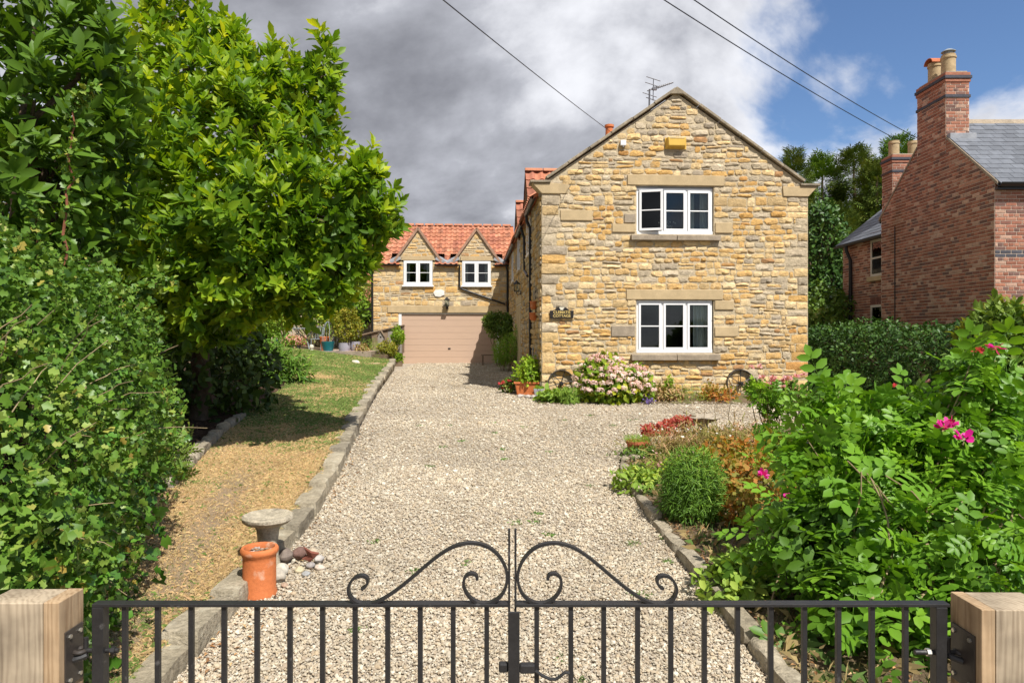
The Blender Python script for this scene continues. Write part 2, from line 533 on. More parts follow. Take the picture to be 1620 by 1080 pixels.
# ------------------------------------------------------------------ numpy noise, big meshes
_LAT = np.random.default_rng(5).random((64, 64, 8))
def vnoise(x, y, scale, seed=0):
    x = np.asarray(x) * scale + seed * 7.31; y = np.asarray(y) * scale + seed * 3.77
    xi = np.floor(x).astype(int); yi = np.floor(y).astype(int)
    fx = x - xi; fy = y - yi
    fx = fx * fx * (3 - 2 * fx); fy = fy * fy * (3 - 2 * fy)
    s = seed % 8
    g = lambda a, b: _LAT[a % 64, b % 64, s]
    return (g(xi, yi) * (1 - fx) + g(xi + 1, yi) * fx) * (1 - fy) + (g(xi, yi + 1) * (1 - fx) + g(xi + 1, yi + 1) * fx) * fy


def fbm(x, y, scale, seed=0, n=4):
    t = 0; a = 1; s = 0
    for i in range(n):
        t = t + a * vnoise(x, y, scale * 2 ** i, seed + i); s += a; a *= 0.55
    return t / s


def fast_mesh(name, V, T, m, smooth=True, rnd=None, col=None):
    """triangles (or quads) from arrays"""
    me = bpy.data.meshes.new(name)
    V = np.asarray(V, np.float32); T = np.asarray(T, np.int32)
    k = T.shape[1]
    me.vertices.add(len(V)); me.vertices.foreach_set('co', V.ravel())
    me.loops.add(T.size); me.loops.foreach_set('vertex_index', T.ravel())
    me.polygons.add(len(T))
    me.polygons.foreach_set('loop_start', np.arange(0, T.size, k, dtype=np.int32))
    me.polygons.foreach_set('loop_total', np.full(len(T), k, np.int32))
    me.polygons.foreach_set('use_smooth', np.full(len(T), smooth, bool))
    if m is not None: me.materials.append(m)
    me.update(calc_edges=True)
    if rnd is not None:
        a = me.attributes.new('rnd', 'FLOAT', 'POINT'); a.data.foreach_set('value', np.asarray(rnd, np.float32))
    if col is not None:
        a = me.color_attributes.new('col', 'FLOAT_COLOR', 'POINT')
        c = np.ones((len(V), 4), np.float32); c[:, :3] = col
        a.data.foreach_set('color', c.ravel())
    return me


def grid_mesh(name, xs, ys, zf, m, keep=None, colf=None):
    X, Y = np.meshgrid(xs, ys)
    Z = zf(X, Y)
    V = np.stack([X, Y, Z], -1).reshape(-1, 3)
    nx, ny = len(xs), len(ys)
    i = np.arange(nx * ny).reshape(ny, nx)
    T = np.stack([i[:-1, :-1], i[:-1, 1:], i[1:, 1:], i[1:, :-1]], -1).reshape(-1, 4)
    if keep is not None:
        c = V[T].mean(1)
        T = T[keep(c[:, 0], c[:, 1])]
    return fast_mesh(name, V, T, m, True, col=None if colf is None else colf(V[:, 0], V[:, 1]))


def strip_mesh(name, ys, xl, xr, nx, zf, m, colf=None):
    """sheet between two edges given as functions of y"""
    t = np.linspace(0, 1, nx)
    Y = np.repeat(np.asarray(ys)[:, None], nx, 1)
    X = xl(np.asarray(ys))[:, None] * (1 - t) + xr(np.asarray(ys))[:, None] * t
    Z = zf(X, Y)
    V = np.stack([X, Y, Z], -1).reshape(-1, 3)
    i = np.arange(len(ys) * nx).reshape(len(ys), nx)
    T = np.stack([i[:-1, :-1], i[:-1, 1:], i[1:, 1:], i[1:, :-1]], -1).reshape(-1, 4)
    return fast_mesh(name, V, T, m, True, col=None if colf is None else colf(V[:, 0], V[:, 1]))


# ------------------------------------------------------------------ ground, drive, lawn, beds
BED = np.array([(1.0, 1.50), (3.9, 1.52), (5.1, 1.48), (6.4, 1.40), (7.4, 1.37), (8.3, 1.36), (9.0, 1.42), (9.7, 1.62), (10.6, 2.1), (11.2, 2.9), (11.5, 4.0), (11.7, 7.2)])
def bed_x(Y): return np.interp(Y, BED[:, 0], BED[:, 1])
def drive_r(Y):
    Y = np.asarray(Y, float)
    wall = 0.68 - 0.0576 * (Y - 15.65) + 0.1
    return np.where(Y < 11.7, bed_x(Y), np.where(Y < 15.6, 7.2, wall))


M['earth'] = mat('dry_earth', (0.17, 0.125, 0.08), rough=0.95, spec=0.1, noise=(2, 0.3), fine=(30, 0.3), bump=(20, 0.8, 0.05))


def terrain_z(X, Y):
    left = lawn_z(X, Y) - 0.04
    right = dz(Y) - 0.05
    k = kerb_x(Y)
    t = np.clip((k - 0.12 - X) / 0.05, 0, 1)
    return right * (1 - t) + left * t


xs = np.unique(np.concatenate([np.linspace(-700, -30, 12), np.linspace(-30, -8, 23), np.linspace(-8, 10, 121), np.linspace(10, 40, 16), np.linspace(40, 700, 12)]))
ys = np.unique(np.concatenate([np.linspace(-60, 1, 10), np.linspace(1, 32, 110), np.linspace(32, 80, 12), np.linspace(80, 1500, 14)]))
g = put('ground', grid_mesh('ground', xs, ys, terrain_z, M['earth']), kind='structure')


def gravel_mat():
    m = bpy.data.materials.new('beige_gravel'); m.use_nodes = True
    nt = m.node_tree; N = nt.nodes.new; L = nt.links.new
    b = nt.nodes['Principled BSDF']; b.inputs['Roughness'].default_value = 0.9; b.inputs['Specular IOR Level'].default_value = 0.15
    pos = N('ShaderNodeNewGeometry').outputs['Position']
    v = N('ShaderNodeTexVoronoi'); v.inputs['Scale'].default_value = 46
    L(pos, v.inputs['Vector'])
    sep = N('ShaderNodeSeparateColor'); L(v.outputs['Color'], sep.inputs[0])
    rp = N('ShaderNodeValToRGB')
    el = rp.color_ramp.elements
    el[0].position = 0; el[0].color = (0.22, 0.17, 0.12, 1)
    el[1].position = 1; el[1].color = (0.66, 0.56, 0.42, 1)
    for p, c in ((0.25, (0.35, 0.29, 0.22)), (0.5, (0.44, 0.38, 0.295)), (0.75, (0.40, 0.36, 0.31))):
        e = el.new(p); e.color = (*c, 1)
    L(sep.outputs[0], rp.inputs[0])
    n = N('ShaderNodeTexNoise'); n.inputs['Scale'].default_value = 0.9; n.inputs['Detail'].default_value = 5
    L(pos, n.inputs['Vector'])
    mr = N('ShaderNodeMapRange'); mr.inputs['From Min'].default_value = 0.3; mr.inputs['From Max'].default_value = 0.7
    mr.inputs['To Min'].default_value = 0.82; mr.inputs['To Max'].default_value = 1.12
    L(n.outputs['Fac'], mr.inputs['Value'])
    ml = N('ShaderNodeMixRGB'); ml.blend_type = 'MULTIPLY'; ml.inputs[0].default_value = 1
    L(rp.outputs[0], ml.inputs[1]); L(mr.outputs[0], ml.inputs[2])
    L(ml.outputs[0], b.inputs['Base Color'])
    bp = N('ShaderNodeBump'); bp.inputs['Strength'].default_value = 0.9; bp.inputs['Distance'].default_value = 0.012
    iv = N('ShaderNodeMath'); iv.operation = 'SUBTRACT'; iv.inputs[0].default_value = 1
    L(v.outputs['Distance'], iv.inputs[1])
    L(iv.outputs[0], bp.inputs['Height']); L(bp.outputs[0], b.inputs['Normal'])
    return m


def pebble_mat():
    m = bpy.data.materials.new('gravel_pebble'); m.use_nodes = True
    nt = m.node_tree; N = nt.nodes.new; L = nt.links.new
    b = nt.nodes['Principled BSDF']; b.inputs['Roughness'].default_value = 0.85; b.inputs['Specular IOR Level'].default_value = 0.2
    oi = N('ShaderNodeObjectInfo')
    rp = N('ShaderNodeValToRGB'); el = rp.color_ramp.elements
    el[0].position = 0; el[0].color = (0.34, 0.28, 0.205, 1)
    el[1].position = 1; el[1].color = (0.63, 0.57, 0.46, 1)
    for p, c in ((0.12, (0.34, 0.27, 0.195)), (0.28, (0.45, 0.375, 0.265)), (0.45, (0.41, 0.36, 0.285)), (0.6, (0.51, 0.44, 0.325)), (0.72, (0.44, 0.345, 0.23)), (0.86, (0.55, 0.50, 0.40))):
        e = el.new(p); e.color = (*c, 1)
    L(oi.outputs['Random'], rp.inputs[0])
    n = N('ShaderNodeTexNoise'); n.inputs['Scale'].default_value = 0.8; n.inputs['Detail'].default_value = 6
    L(N('ShaderNodeNewGeometry').outputs['Position'], n.inputs['Vector'])
    mr = N('ShaderNodeMapRange'); mr.inputs['From Min'].default_value = 0.32; mr.inputs['From Max'].default_value = 0.68
    mr.inputs['To Min'].default_value = 0.88; mr.inputs['To Max'].default_value = 1.16
    L(n.outputs['Fac'], mr.inputs['Value'])
    ml = N('ShaderNodeMixRGB'); ml.blend_type = 'MULTIPLY'; ml.inputs[0].default_value = 1
    L(rp.outputs[0], ml.inputs[1]); L(mr.outputs[0], ml.inputs[2])
    L(ml.outputs[0], b.inputs['Base Color'])
    return m


M['gravel'] = gravel_mat(); M['pebble'] = pebble_mat()
ysd = np.unique(np.concatenate([np.linspace(1.2, 11.69, 90), np.linspace(11.7, 15.6, 30), np.linspace(15.61, 29.3, 60)]))
drive = put('gravel_drive', strip_mesh('gravel_drive', ysd, lambda y: kerb_x(y) - 0.1, drive_r, 24,
            lambda X, Y: dz(Y) + 0.012 * (fbm(X, Y, 1.3, 2) - 0.5), M['gravel']), kind='structure')


def scatter(name, pts, size, rot, material, subdiv=1):
    """pebbles as instances on the points of a mesh"""
    me = bpy.data.meshes.new(name)
    me.vertices.add(len(pts)); me.vertices.foreach_set('co', np.asarray(pts, np.float32).ravel())
    a = me.attributes.new('sz', 'FLOAT_VECTOR', 'POINT'); a.data.foreach_set('vector', np.asarray(size, np.float32).ravel())
    a = me.attributes.new('rt', 'FLOAT_VECTOR', 'POINT'); a.data.foreach_set('vector', np.asarray(rot, np.float32).ravel())
    me.materials.append(material)
    ng = bpy.data.node_groups.new(name + '_nodes', 'GeometryNodeTree')
    ng.interface.new_socket('Geometry', in_out='INPUT', socket_type='NodeSocketGeometry')
    ng.interface.new_socket('Geometry', in_out='OUTPUT', socket_type='NodeSocketGeometry')
    N = ng.nodes.new; L = ng.links.new
    gi = N('NodeGroupInput'); go = N('NodeGroupOutput')
    ico = N('GeometryNodeMeshIcoSphere'); ico.inputs['Radius'].default_value = 0.5; ico.inputs['Subdivisions'].default_value = subdiv
    sm = N('GeometryNodeSetMaterial'); sm.inputs['Material'].default_value = material
    L(ico.outputs['Mesh'], sm.inputs['Geometry'])
    iop = N('GeometryNodeInstanceOnPoints')
    L(gi.outputs[0], iop.inputs['Points']); L(sm.outputs[0], iop.inputs['Instance'])
    for nm, sock in (('sz', 'Scale'), ('rt', 'Rotation')):
        na = N('GeometryNodeInputNamedAttribute'); na.data_type = 'FLOAT_VECTOR'; na.inputs['Name'].default_value = nm
        L(na.outputs['Attribute'], iop.inputs[sock])
    L(iop.outputs[0], go.inputs[0])
    o = put(name, me, kind='stuff')
    md = o.modifiers.new('scatter', 'NODES'); md.node_group = ng
    return o


def drive_points(y0, y1, dens):
    n = int((y1 - y0) * 9.5 * dens)
    Y = rng.uniform(y0, y1, n); X = rng.uniform(-4, 5.5, n)
    k = (X > kerb_x(Y) + 0.0) & (X < drive_r(Y) - 0.0) & (X > -0.78 * Y) & (X < 0.78 * Y)
    return X[k], Y[k]


pp = [drive_points(3.4, 6.0, 6800), drive_points(6.0, 9.0, 3900), drive_points(9.0, 12.5, 1900), drive_points(12.5, 17, 900), drive_points(17, 29.2, 500)]
X = np.concatenate([p[0] for p in pp]); Y = np.concatenate([p[1] for p in pp])
n = len(X)
s = rng.lognormal(math.log(0.0118), 0.42, n) * np.interp(Y, [3, 7, 14, 29], [1.0, 1.15, 1.6, 1.9])
S = np.stack([s * rng.uniform(0.9, 1.5, n), s * rng.uniform(0.75, 1.2, n), s * rng.uniform(0.45, 0.8, n)], -1)
rt = np.stack([rng.uniform(-0.6, 0.6, n), rng.uniform(-0.6, 0.6, n), rng.uniform(0, 6.28, n)], -1)
Z = dz(Y) + 0.008 + s * 0.12 + rng.uniform(-0.003, 0.006, n)
o = scatter('gravel', np.stack([X, Y, Z], -1), S, rt, M['pebble'])
tag(o, 'loose beige and cream gravel covering the drive', 'gravel', kind='stuff')

# lawn
LAWN_L = np.array([(1.0, -2.9), (5.0, -3.25), (7.4, -3.82), (10.3, -4.42), (14.9, -5.0), (16.5, -5.3), (18.0, -6.4), (19.5, -8.0), (26.0, -11.0)])
def lawn_l(Y): return np.interp(Y, LAWN_L[:, 0], LAWN_L[:, 1])
def lawn_r(Y): return kerb_x(Y) - 0.22

def dry(X, Y):
    """0 green .. 1 straw"""
    f = np.interp(Y, [3, 5.0, 9.6, 11.5, 15, 20], [0.60, 0.98, 0.92, 0.52, 0.44, 0.26])
    f = f + (fbm(X, Y, 1.1, 3) - 0.5) * 1.0 + (fbm(X, Y, 5, 1) - 0.5) * 0.5
    f = f + 0.45 * np.exp(-(((X + 5.0) / 0.8) ** 2 + ((Y - 17.5) / 0.8) ** 2))
    return np.clip(f, 0, 1)

def lawn_col(X, Y):
    d = dry(X, Y)[:, None]
    g1 = np.array((0.20, 0.26, 0.07)); g2 = np.array((0.53, 0.365, 0.175)); br = np.array((0.34, 0.255, 0.18))
    c = g1 * (1 - d) + g2 * d
    bare = np.clip((fbm(X, Y, 0.9, 6) - 0.56) * 7, 0, 1)[:, None] * np.clip(d * 1.6 - 0.4, 0, 1) * 0.7
    # a worn path along the bed
    w = np.exp(-((X - (lawn_l(Y) + 0.75)) / 0.35) ** 2)[:, None] * np.clip((9.6 - Y) / 2, 0, 1)[:, None] * 0.75
    bare = np.maximum(bare, w)
    return c * (1 - bare) + br * bare


M['lawn'] = mat('dry_lawn', src='attr', rough=0.95, spec=0.1, noise=(14, 0.25), fine=(90, 0.35), bump=(70, 1.0, 0.03))
ysl = np.linspace(1.2, 25.6, 330)
put('lawn', strip_mesh('lawn', ysl, lawn_l, lawn_r, 60, lambda X, Y: lawn_z(X, Y) + 0.02 * (fbm(X, Y, 2.2, 4) - 0.5), M['lawn'], lawn_col), kind='structure')


def blade_field(name, X, Y, Z, h, w, lean, col, m):
    n = len(X)
    a = rng.uniform(0, 6.28, n); t = rng.uniform(0, 6.28, n)
    dx, dy = np.cos(a) * w / 2, np.sin(a) * w / 2
    lx, ly = np.cos(t) * lean * h, np.sin(t) * lean * h
    b0 = np.stack([X - dx, Y - dy, Z], -1); b1 = np.stack([X + dx, Y + dy, Z], -1)
    m0 = np.stack([X + lx * 0.35 + dx * 0.6, Y + ly * 0.35 + dy * 0.6, Z + h * 0.6], -1)
    tp = np.stack([X + lx, Y + ly, Z + h * np.clip(1 - lean * 0.35, 0.2, 1)], -1)
    V = np.stack([b0, b1, m0, tp], 1).reshape(-1, 3)
    i = np.arange(n)[:, None] * 4
    T = np.concatenate([i + np.array([[0, 1, 2]]), i + np.array([[0, 2, 3]])], 0)
    return fast_mesh(name, V, T, m, False, col=np.repeat(col, 4, 0))


M['blade'] = mat('grass_blade', src='attr', rough=0.75, spec=0.2, noise=(3, 0.1))
n = 235000
Y = 3.6 + (26 - 3.6) * rng.random(n) ** 1.7
X = lawn_l(Y) + (lawn_r(Y) + 0.07 - lawn_l(Y)) * rng.random(n)
d = dry(X, Y); keepn = rng.random(n) < np.where(d > 0.6, 0.75, 1.0)
w = np.exp(-((X - (lawn_l(Y) + 0.75)) / 0.3) ** 2) * np.clip((9.6 - Y) / 2, 0, 1)
keepn &= rng.random(n) > w * 0.8
X, Y, d = X[keepn], Y[keepn], d[keepn]; n = len(X)
cg = np.array((0.19, 0.27, 0.065)); cs = np.array((0.62, 0.445, 0.215))
pick = (rng.random(n) < np.clip(d * 1.25 - 0.12, 0.03, 0.97))[:, None]
c = np.where(pick, cs, cg) * rng.uniform(0.72, 1.15, (n, 1)) * (1 + rng.normal(0, 0.04, (n, 3)))
h = rng.uniform(0.012, 0.05, n) * (0.55 + 1.1 * fbm(X, Y, 6, 2)) * np.where(pick[:, 0], 0.8, 1.0) * np.interp(Y, [4, 26], [0.85, 1.25])
bl = put('lawn_grass', blade_field('lawn_grass', X, Y, lawn_z(X, Y) - 0.002, h, np.interp(Y, [4, 12, 26], [0.0028, 0.005, 0.011]), rng.uniform(0.3, 1.6, n), np.clip(c, 0.01, 1), M['blade']), kind='stuff')
tag(bl, 'short lawn grass, straw dry near the gate and greener towards the garage', 'grass')

# soil beds
ysb = np.linspace(1.2, 17.2, 120)
put('tree_bed_soil', strip_mesh('tree_bed_soil', ysb, lambda y: lawn_l(y) - 5.0, lambda y: lawn_l(y) + 0.02, 50,
    lambda X, Y: lawn_z(X, Y) + 0.012 + 0.05 * np.clip((lawn_l(Y) - X) * 1.5, 0, 1) + 0.06 * (fbm(X, Y, 2.5, 2) - 0.5) * np.clip((lawn_l(Y) - X) * 3, 0, 1), M['soil']), kind='structure')
M['bedsoil'] = mat('dry_bed_soil', (0.20, 0.145, 0.09), rough=0.95, spec=0.1, noise=(4, 0.35), fine=(50, 0.35), bump=(40, 1.0, 0.04), tint=((0.15, 0.17, 0.05), 3.5, 0.52, 0.68))
ysb = np.linspace(1.2, 11.65, 110)
put('flower_bed_soil', strip_mesh('flower_bed_soil', ysb, lambda y: bed_x(y) + 0.06, lambda y: np.full(len(y), 9.5), 60,
    lambda X, Y: dz(Y) + 0.055 + 0.05 * (fbm(X, Y, 1.5, 2) - 0.4) * np.clip((X - bed_x(Y)) * 2, 0, 1), M['bedsoil']), kind='structure')
ysb = np.linspace(14.45, 16.0, 14)
put('house_bed_soil', strip_mesh('house_bed_soil', ysb, lambda y: np.full(len(y), 0.55), lambda y: np.full(len(y), 7.4), 40,
    lambda X, Y: dz(Y) + 0.02 + 0.05 * (fbm(X, Y, 1.5, 2) - 0.2) * np.clip((Y - 14.45) * 2, 0, 1), M['bedsoil']), kind='structure')

# dead leaves and litter
def litter(name, X, Y, Z, size, cols, label):
    n = len(X)
    a = rng.uniform(0, 6.28, n); tl = rng.uniform(-0.5, 0.5, (n, 2))
    ca, sa = np.cos(a), np.sin(a)
    q = np.array([(-1, 0), (0, 0.45), (1, 0), (0, -0.45)])
    V = np.zeros((n, 4, 3))
    for k in range(4):
        u, v = q[k] * 0.5
        V[:, k, 0] = X + (u * ca - v * sa) * size; V[:, k, 1] = Y + (u * sa + v * ca) * size
        V[:, k, 2] = Z + (u * tl[:, 0] + abs(v) * 0.8) * size + 0.004
    i = np.arange(n)[:, None] * 4
    T = np.concatenate([i + np.array([[0, 1, 2]]), i + np.array([[0, 2, 3]])], 0)
    cc = np.array(cols)[rng.integers(0, len(cols), n)] * rng.uniform(0.6, 1.3, (n, 1))
    o = put(name, fast_mesh(name, V.reshape(-1, 3), T, M['blade'], False, col=np.repeat(np.clip(cc, 0, 1), 4, 0)), kind='stuff')
    return tag(o, label, 'leaf litter')


browns = [(0.30, 0.15, 0.06), (0.40, 0.22, 0.09), (0.22, 0.12, 0.06), (0.46, 0.32, 0.16)]
n = 260
Y = 3.6 + 9 * rng.random(n) ** 1.6; X = kerb_x(Y) + np.abs(rng.normal(0, 0.16, n)) + 0.03
k = rng.random(n) < 0.8
litter('fallen_leaves', X, Y, dz(Y) + 0.022, rng.uniform(0.02, 0.055, n), browns, 'brown fallen leaves lying along the gravel edge')
n = 4200
Y = rng.uniform(3.5, 11.2, n); X = bed_x(Y) + 0.1 + 4.5 * rng.random(n) ** 1.4
litter('bed_litter', X, Y, dz(Y) + 0.075 + 0.02 * rng.random(n), rng.uniform(0.02, 0.06, n), browns + [(0.36, 0.27, 0.16)], 'dry brown litter over the flower bed soil')
n = 5000
Y = rng.uniform(4.5, 17, n); X = lawn_l(Y) - 2.6 * rng.random(n) + 0.05
litter('mulch_litter', X, Y, lawn_z(X, Y) + 0.06 * np.clip((lawn_l(Y) - X) * 1.5, 0, 1) + 0.02, rng.uniform(0.02, 0.07, n), [(0.15, 0.085, 0.05), (0.22, 0.13, 0.08), (0.10, 0.06, 0.04)], 'dark bark mulch under the magnolia')

n = 1500
cxy = np.stack([rng.uniform(-2.2, 3.5, 46), rng.uniform(3.7, 13, 46)], -1)
i = rng.integers(0, 46, n)
X = cxy[i, 0] + rng.normal(0, 0.03, n); Y = cxy[i, 1] + rng.normal(0, 0.03, n)
k = (X > kerb_x(Y) + 0.02) & (X < drive_r(Y)); X, Y = X[k], Y[k]; n = len(X)
o = put('gravel_weeds', blade_field('gravel_weeds', X, Y, dz(Y) + 0.008, rng.uniform(0.012, 0.04, n), 0.008, rng.uniform(0.5, 1.6, n), np.array((0.13, 0.22, 0.05)) * rng.uniform(0.6, 1.4, (n, 1)), M['blade']), kind='stuff')
tag(o, 'tiny green weeds coming up through the gravel', 'weeds')

# ------------------------------------------------------------------ kerbs of single stones
def rock_mesh(name, lx, ly, lz, m, jit=0.16, seed=0, round_=0.22):
    """irregular squared stone centred on the origin, base at z=0"""
    r = random.Random(seed)
    nx, ny, nz = (4 if lx > 0.5 else 3), 3, 3
    idx = {}; V = []; Fc = []
    def vid(i, j, k):
        if (i, j, k) not in idx:
            u, v, w = i / nx * 2 - 1, j / ny * 2 - 1, k / nz * 2 - 1
            e = sum(1 for q in (u, v, w) if abs(q) > 0.99)
            f = 1 - round_ * (e - 1) * 0.45 if e > 1 else 1
            jx = jit * 0.5
            idx[(i, j, k)] = len(V)
            V.append((lx / 2 * u * (f if e > 1 else 1) + r.uniform(-jx, jx) * min(lx, ly) * 0.5,
                      ly / 2 * v * f + r.uniform(-jx, jx) * ly * 0.5,
                      lz / 2 * (w * f + 1) + r.uniform(-jx, jx) * lz * 0.5))
        return idx[(i, j, k)]
    for i in range(nx):
        for j in range(ny):
            for k in (0, nz):
                q = [vid(i, j, k), vid(i + 1, j, k), vid(i + 1, j + 1, k), vid(i, j + 1, k)]
                Fc.append(q if k else q[::-1])
    for i in range(nx):
        for k in range(nz):
            for j in (0, ny):
                q = [vid(i, j, k), vid(i + 1, j, k), vid(i + 1, j, k + 1), vid(i, j, k + 1)]
                Fc.append(q if j == 0 else q[::-1])
    for j in range(ny):
        for k in range(nz):
            for i in (0, nx):
                q = [vid(i, j, k), vid(i, j + 1, k), vid(i, j + 1, k + 1), vid(i, j, k + 1)]
                Fc.append(q if i else q[::-1])
    me = bpy.data.meshes.new(name); me.from_pydata(V, [], Fc); me.materials.append(m)
    me.polygons.foreach_set('use_smooth', [True] * len(me.polygons))
    try: me.set_sharp_from_angle(angle=math.radians(50))
    except Exception: pass
    me.update()
    return me


KC = [(0.36, 0.31, 0.225), (0.33, 0.285, 0.21), (0.39, 0.335, 0.245), (0.30, 0.26, 0.195), (0.37, 0.315, 0.225)]
def shade(c, a, b):
    k = R.uniform(a, b)
    return [v * k for v in c]


kl = thing('stone_kerb', 'low rough sandstone kerb wall between dry lawn and gravel drive', 'kerb', (kerb_x(4), 4, 0))
y = 2.9; k = 0
while y < 26.2:
    L_ = R.uniform(0.55, 0.95) * (1.0 if y < 12 else 1.2)
    yc = y + L_ / 2
    x0, x1 = float(kerb_x(y)), float(kerb_x(y + L_))
    ang = math.atan2(L_, x1 - x0)
    wd = R.uniform(0.19, 0.27)
    zl = float(lawn_z(kerb_x(yc) - 0.3, yc)); zd = float(dz(yc))
    top = zl + 0.028 + R.uniform(-0.015, 0.02)
    hcap = 0.13 if y > 11 else (top - zd + 0.08)
    me = rock_mesh('stone', L_ * 1.0, wd, hcap, M['kerb_obj'], seed=k, jit=0.16, round_=0.12)
    o = put('stone', me, kl, Vector(((x0 + x1) / 2 - wd / 2 + 0.02 + R.uniform(-0.015, 0.015), yc, top - hcap)) - kl.location, (R.uniform(-0.03, 0.03), math.radians(R.uniform(-2, 2)), ang), color=shade(R.choice(KC), 0.85, 1.15))
    if y > 11:                      # the wall stands on a lower course here
        yy = y
        while yy < y + L_ - 0.1:
            l2 = min(R.uniform(0.22, 0.4), y + L_ - yy)
            xm = float(kerb_x(yy + l2 / 2))
            me = rock_mesh('stone', l2, 0.2, top - hcap - zd + 0.10, M['kerb_obj'], seed=900 + k * 7 + int(yy * 3), jit=0.2)
            put('stone', me, kl, Vector((xm - 0.12, yy + l2 / 2, zd - 0.08)) - kl.location, (0, 0, ang), color=shade(R.choice(KC), 0.7, 1.0))
            yy += l2
    y += L_; k += 1

kr = thing('bed_kerb', 'narrow stone edging along the right flower bed', 'kerb', (1.4, 5, 0))
y = 3.2
while y < 9.4:
    L_ = R.uniform(0.32, 0.6); yc = y + L_ / 2
    x0, x1 = float(bed_x(y)), float(bed_x(y + L_))
    hh = R.uniform(0.13, 0.17)
    me = rock_mesh('stone', L_ * 1.0, R.uniform(0.11, 0.15), hh, M['kerb_obj'], seed=300 + int(y * 10), jit=0.2)
    put('stone', me, kr, Vector(((x0 + x1) / 2 + 0.05, yc, float(dz(yc)) - 0.05 + R.uniform(-0.01, 0.015))) - kr.location, (0, 0, math.atan2(L_, x1 - x0)), color=shade(R.choice(KC), 0.85, 1.2))
    y += L_
kt = thing('tree_bed_edging', 'rough yellow stones edging the dark bed under the magnolia', 'edging', (-4, 8, 0))
y = 7.5
while y < 11.4:
    L_ = R.uniform(0.3, 0.55); yc = y + L_ / 2
    x0, x1 = float(lawn_l(y)), float(lawn_l(y + L_))
    me = rock_mesh('stone', L_ * 0.97, R.uniform(0.14, 0.2), R.uniform(0.13, 0.18), M['kerb_obj'], seed=500 + int(y * 10), jit=0.3)
    put('stone', me, kt, Vector(((x0 + x1) / 2, yc, float(lawn_z((x0 + x1) / 2, yc)) - 0.04)) - kt.location, (0, 0, math.atan2(L_, x1 - x0)), color=(0.46, 0.36, 0.17) if R.random() < 0.4 else R.choice(KC))
    y += L_
# ------------------------------------------------------------------ stone pieces shared by the walls
def stone_proto(seed, sq=False):
    r = random.Random(seed)
    nx, nz = 4, 3
    V = []
    for j in range(nz + 1):
        for i in range(nx + 1):
            u, w = i / nx * 2 - 1, j / nz * 2 - 1
            edge = i in (0, nx) or j in (0, nz)
            corner = i in (0, nx) and j in (0, nz)
            k = (r.uniform(0.95, 1.0) if sq else r.uniform(0.72, 0.97)) if corner else 1.0
            q = 0.35 if sq else 1.0
            x = 0.5 * u * k + r.uniform(-0.05, 0.05) * q; z = 0.5 * w * k + r.uniform(-0.10, 0.10) * q
            y = -0.62 - r.uniform(-0.22, 0.22) if edge else -0.95 - r.uniform(-0.35, 0.35)
            V.append((x, y, z))
    Fc = []
    w1 = nx + 1
    for j in range(nz):
        for i in range(nx):
            a = j * w1 + i
            Fc.append((a, a + 1, a + 1 + w1, a + w1))
    ring = [i for i in range(w1)] + [j * w1 + nx for j in range(1, nz + 1)] + [nz * w1 + i for i in range(nx - 1, -1, -1)] + [j * w1 for j in range(nz - 1, 0, -1)]
    b = len(V)
    for q in ring:
        V.append((V[q][0] * 1.02, 0.3, V[q][2] * 1.02))
    n = len(ring)
    for k in range(n):
        k2 = (k + 1) % n
        Fc.append((ring[k], b + k, b + k2, ring[k2]))
    return V, Fc


PROTO = [stone_proto(40 + i) for i in range(18)] + [stone_proto(90 + i, True) for i in range(6)]
PROTO_ME = []
for V_, F_ in PROTO:
    me = bpy.data.meshes.new('stone'); me.from_pydata(V_, [], F_); me.materials.append(M['stone_obj'])
    me.polygons.foreach_set('use_smooth', [True] * len(me.polygons)); me.update()
    try: me.set_sharp_from_angle(angle=math.radians(55))
    except Exception: pass
    PROTO_ME.append(me)


def rubble(xl, xr, z0, z1, holes, hr, wr, seed, breaks=()):
    """courses of stones: xl, xr give the wall's sides at a height; holes = (x0, x1, z0, z1)"""
    r = random.Random(seed)
    marks = sorted(set([z0, z1] + [b for b in breaks if z0 < b < z1]))
    out = []
    for a, b in zip(marks[:-1], marks[1:]):
        z = a
        while z < b - 1e-4:
            h = r.uniform(*hr)
            if b - z - h < hr[0] * 0.8: h = b - z
            if h > hr[1] * 1.5: h = h / 2
            zt = z + h
            ivs = [(xl(zt), xr(zt))]
            for (hx0, hx1, hz0, hz1) in holes:
                if hz0 < zt - 0.01 and hz1 > z + 0.01:
                    nv = []
                    for p, q in ivs:
                        if hx1 <= p or hx0 >= q: nv.append((p, q)); continue
                        if hx0 > p: nv.append((p, hx0))
                        if hx1 < q: nv.append((hx1, q))
                    ivs = nv
            for p, q in ivs:
                x = p
                while q - x > 0.05:
                    w = r.uniform(*wr) * (0.75 + 0.5 * h / hr[1])
                    if q - x - w < wr[0] * 0.6: w = q - x
                    if w > wr[1] * 1.9: w *= 0.5
                    if h > 0.155 and w < 0.5 and r.random() < 0.38:
                        f = r.uniform(0.38, 0.62)
                        out.append((x + w / 2, z + h * f / 2, w, h * f)); out.append((x + w / 2, z + h * (1 + f) / 2, w, h * (1 - f)))
                    else:
                        out.append((x + w / 2, z + h / 2, w, h))
                    x += w
            z = zt
    return out


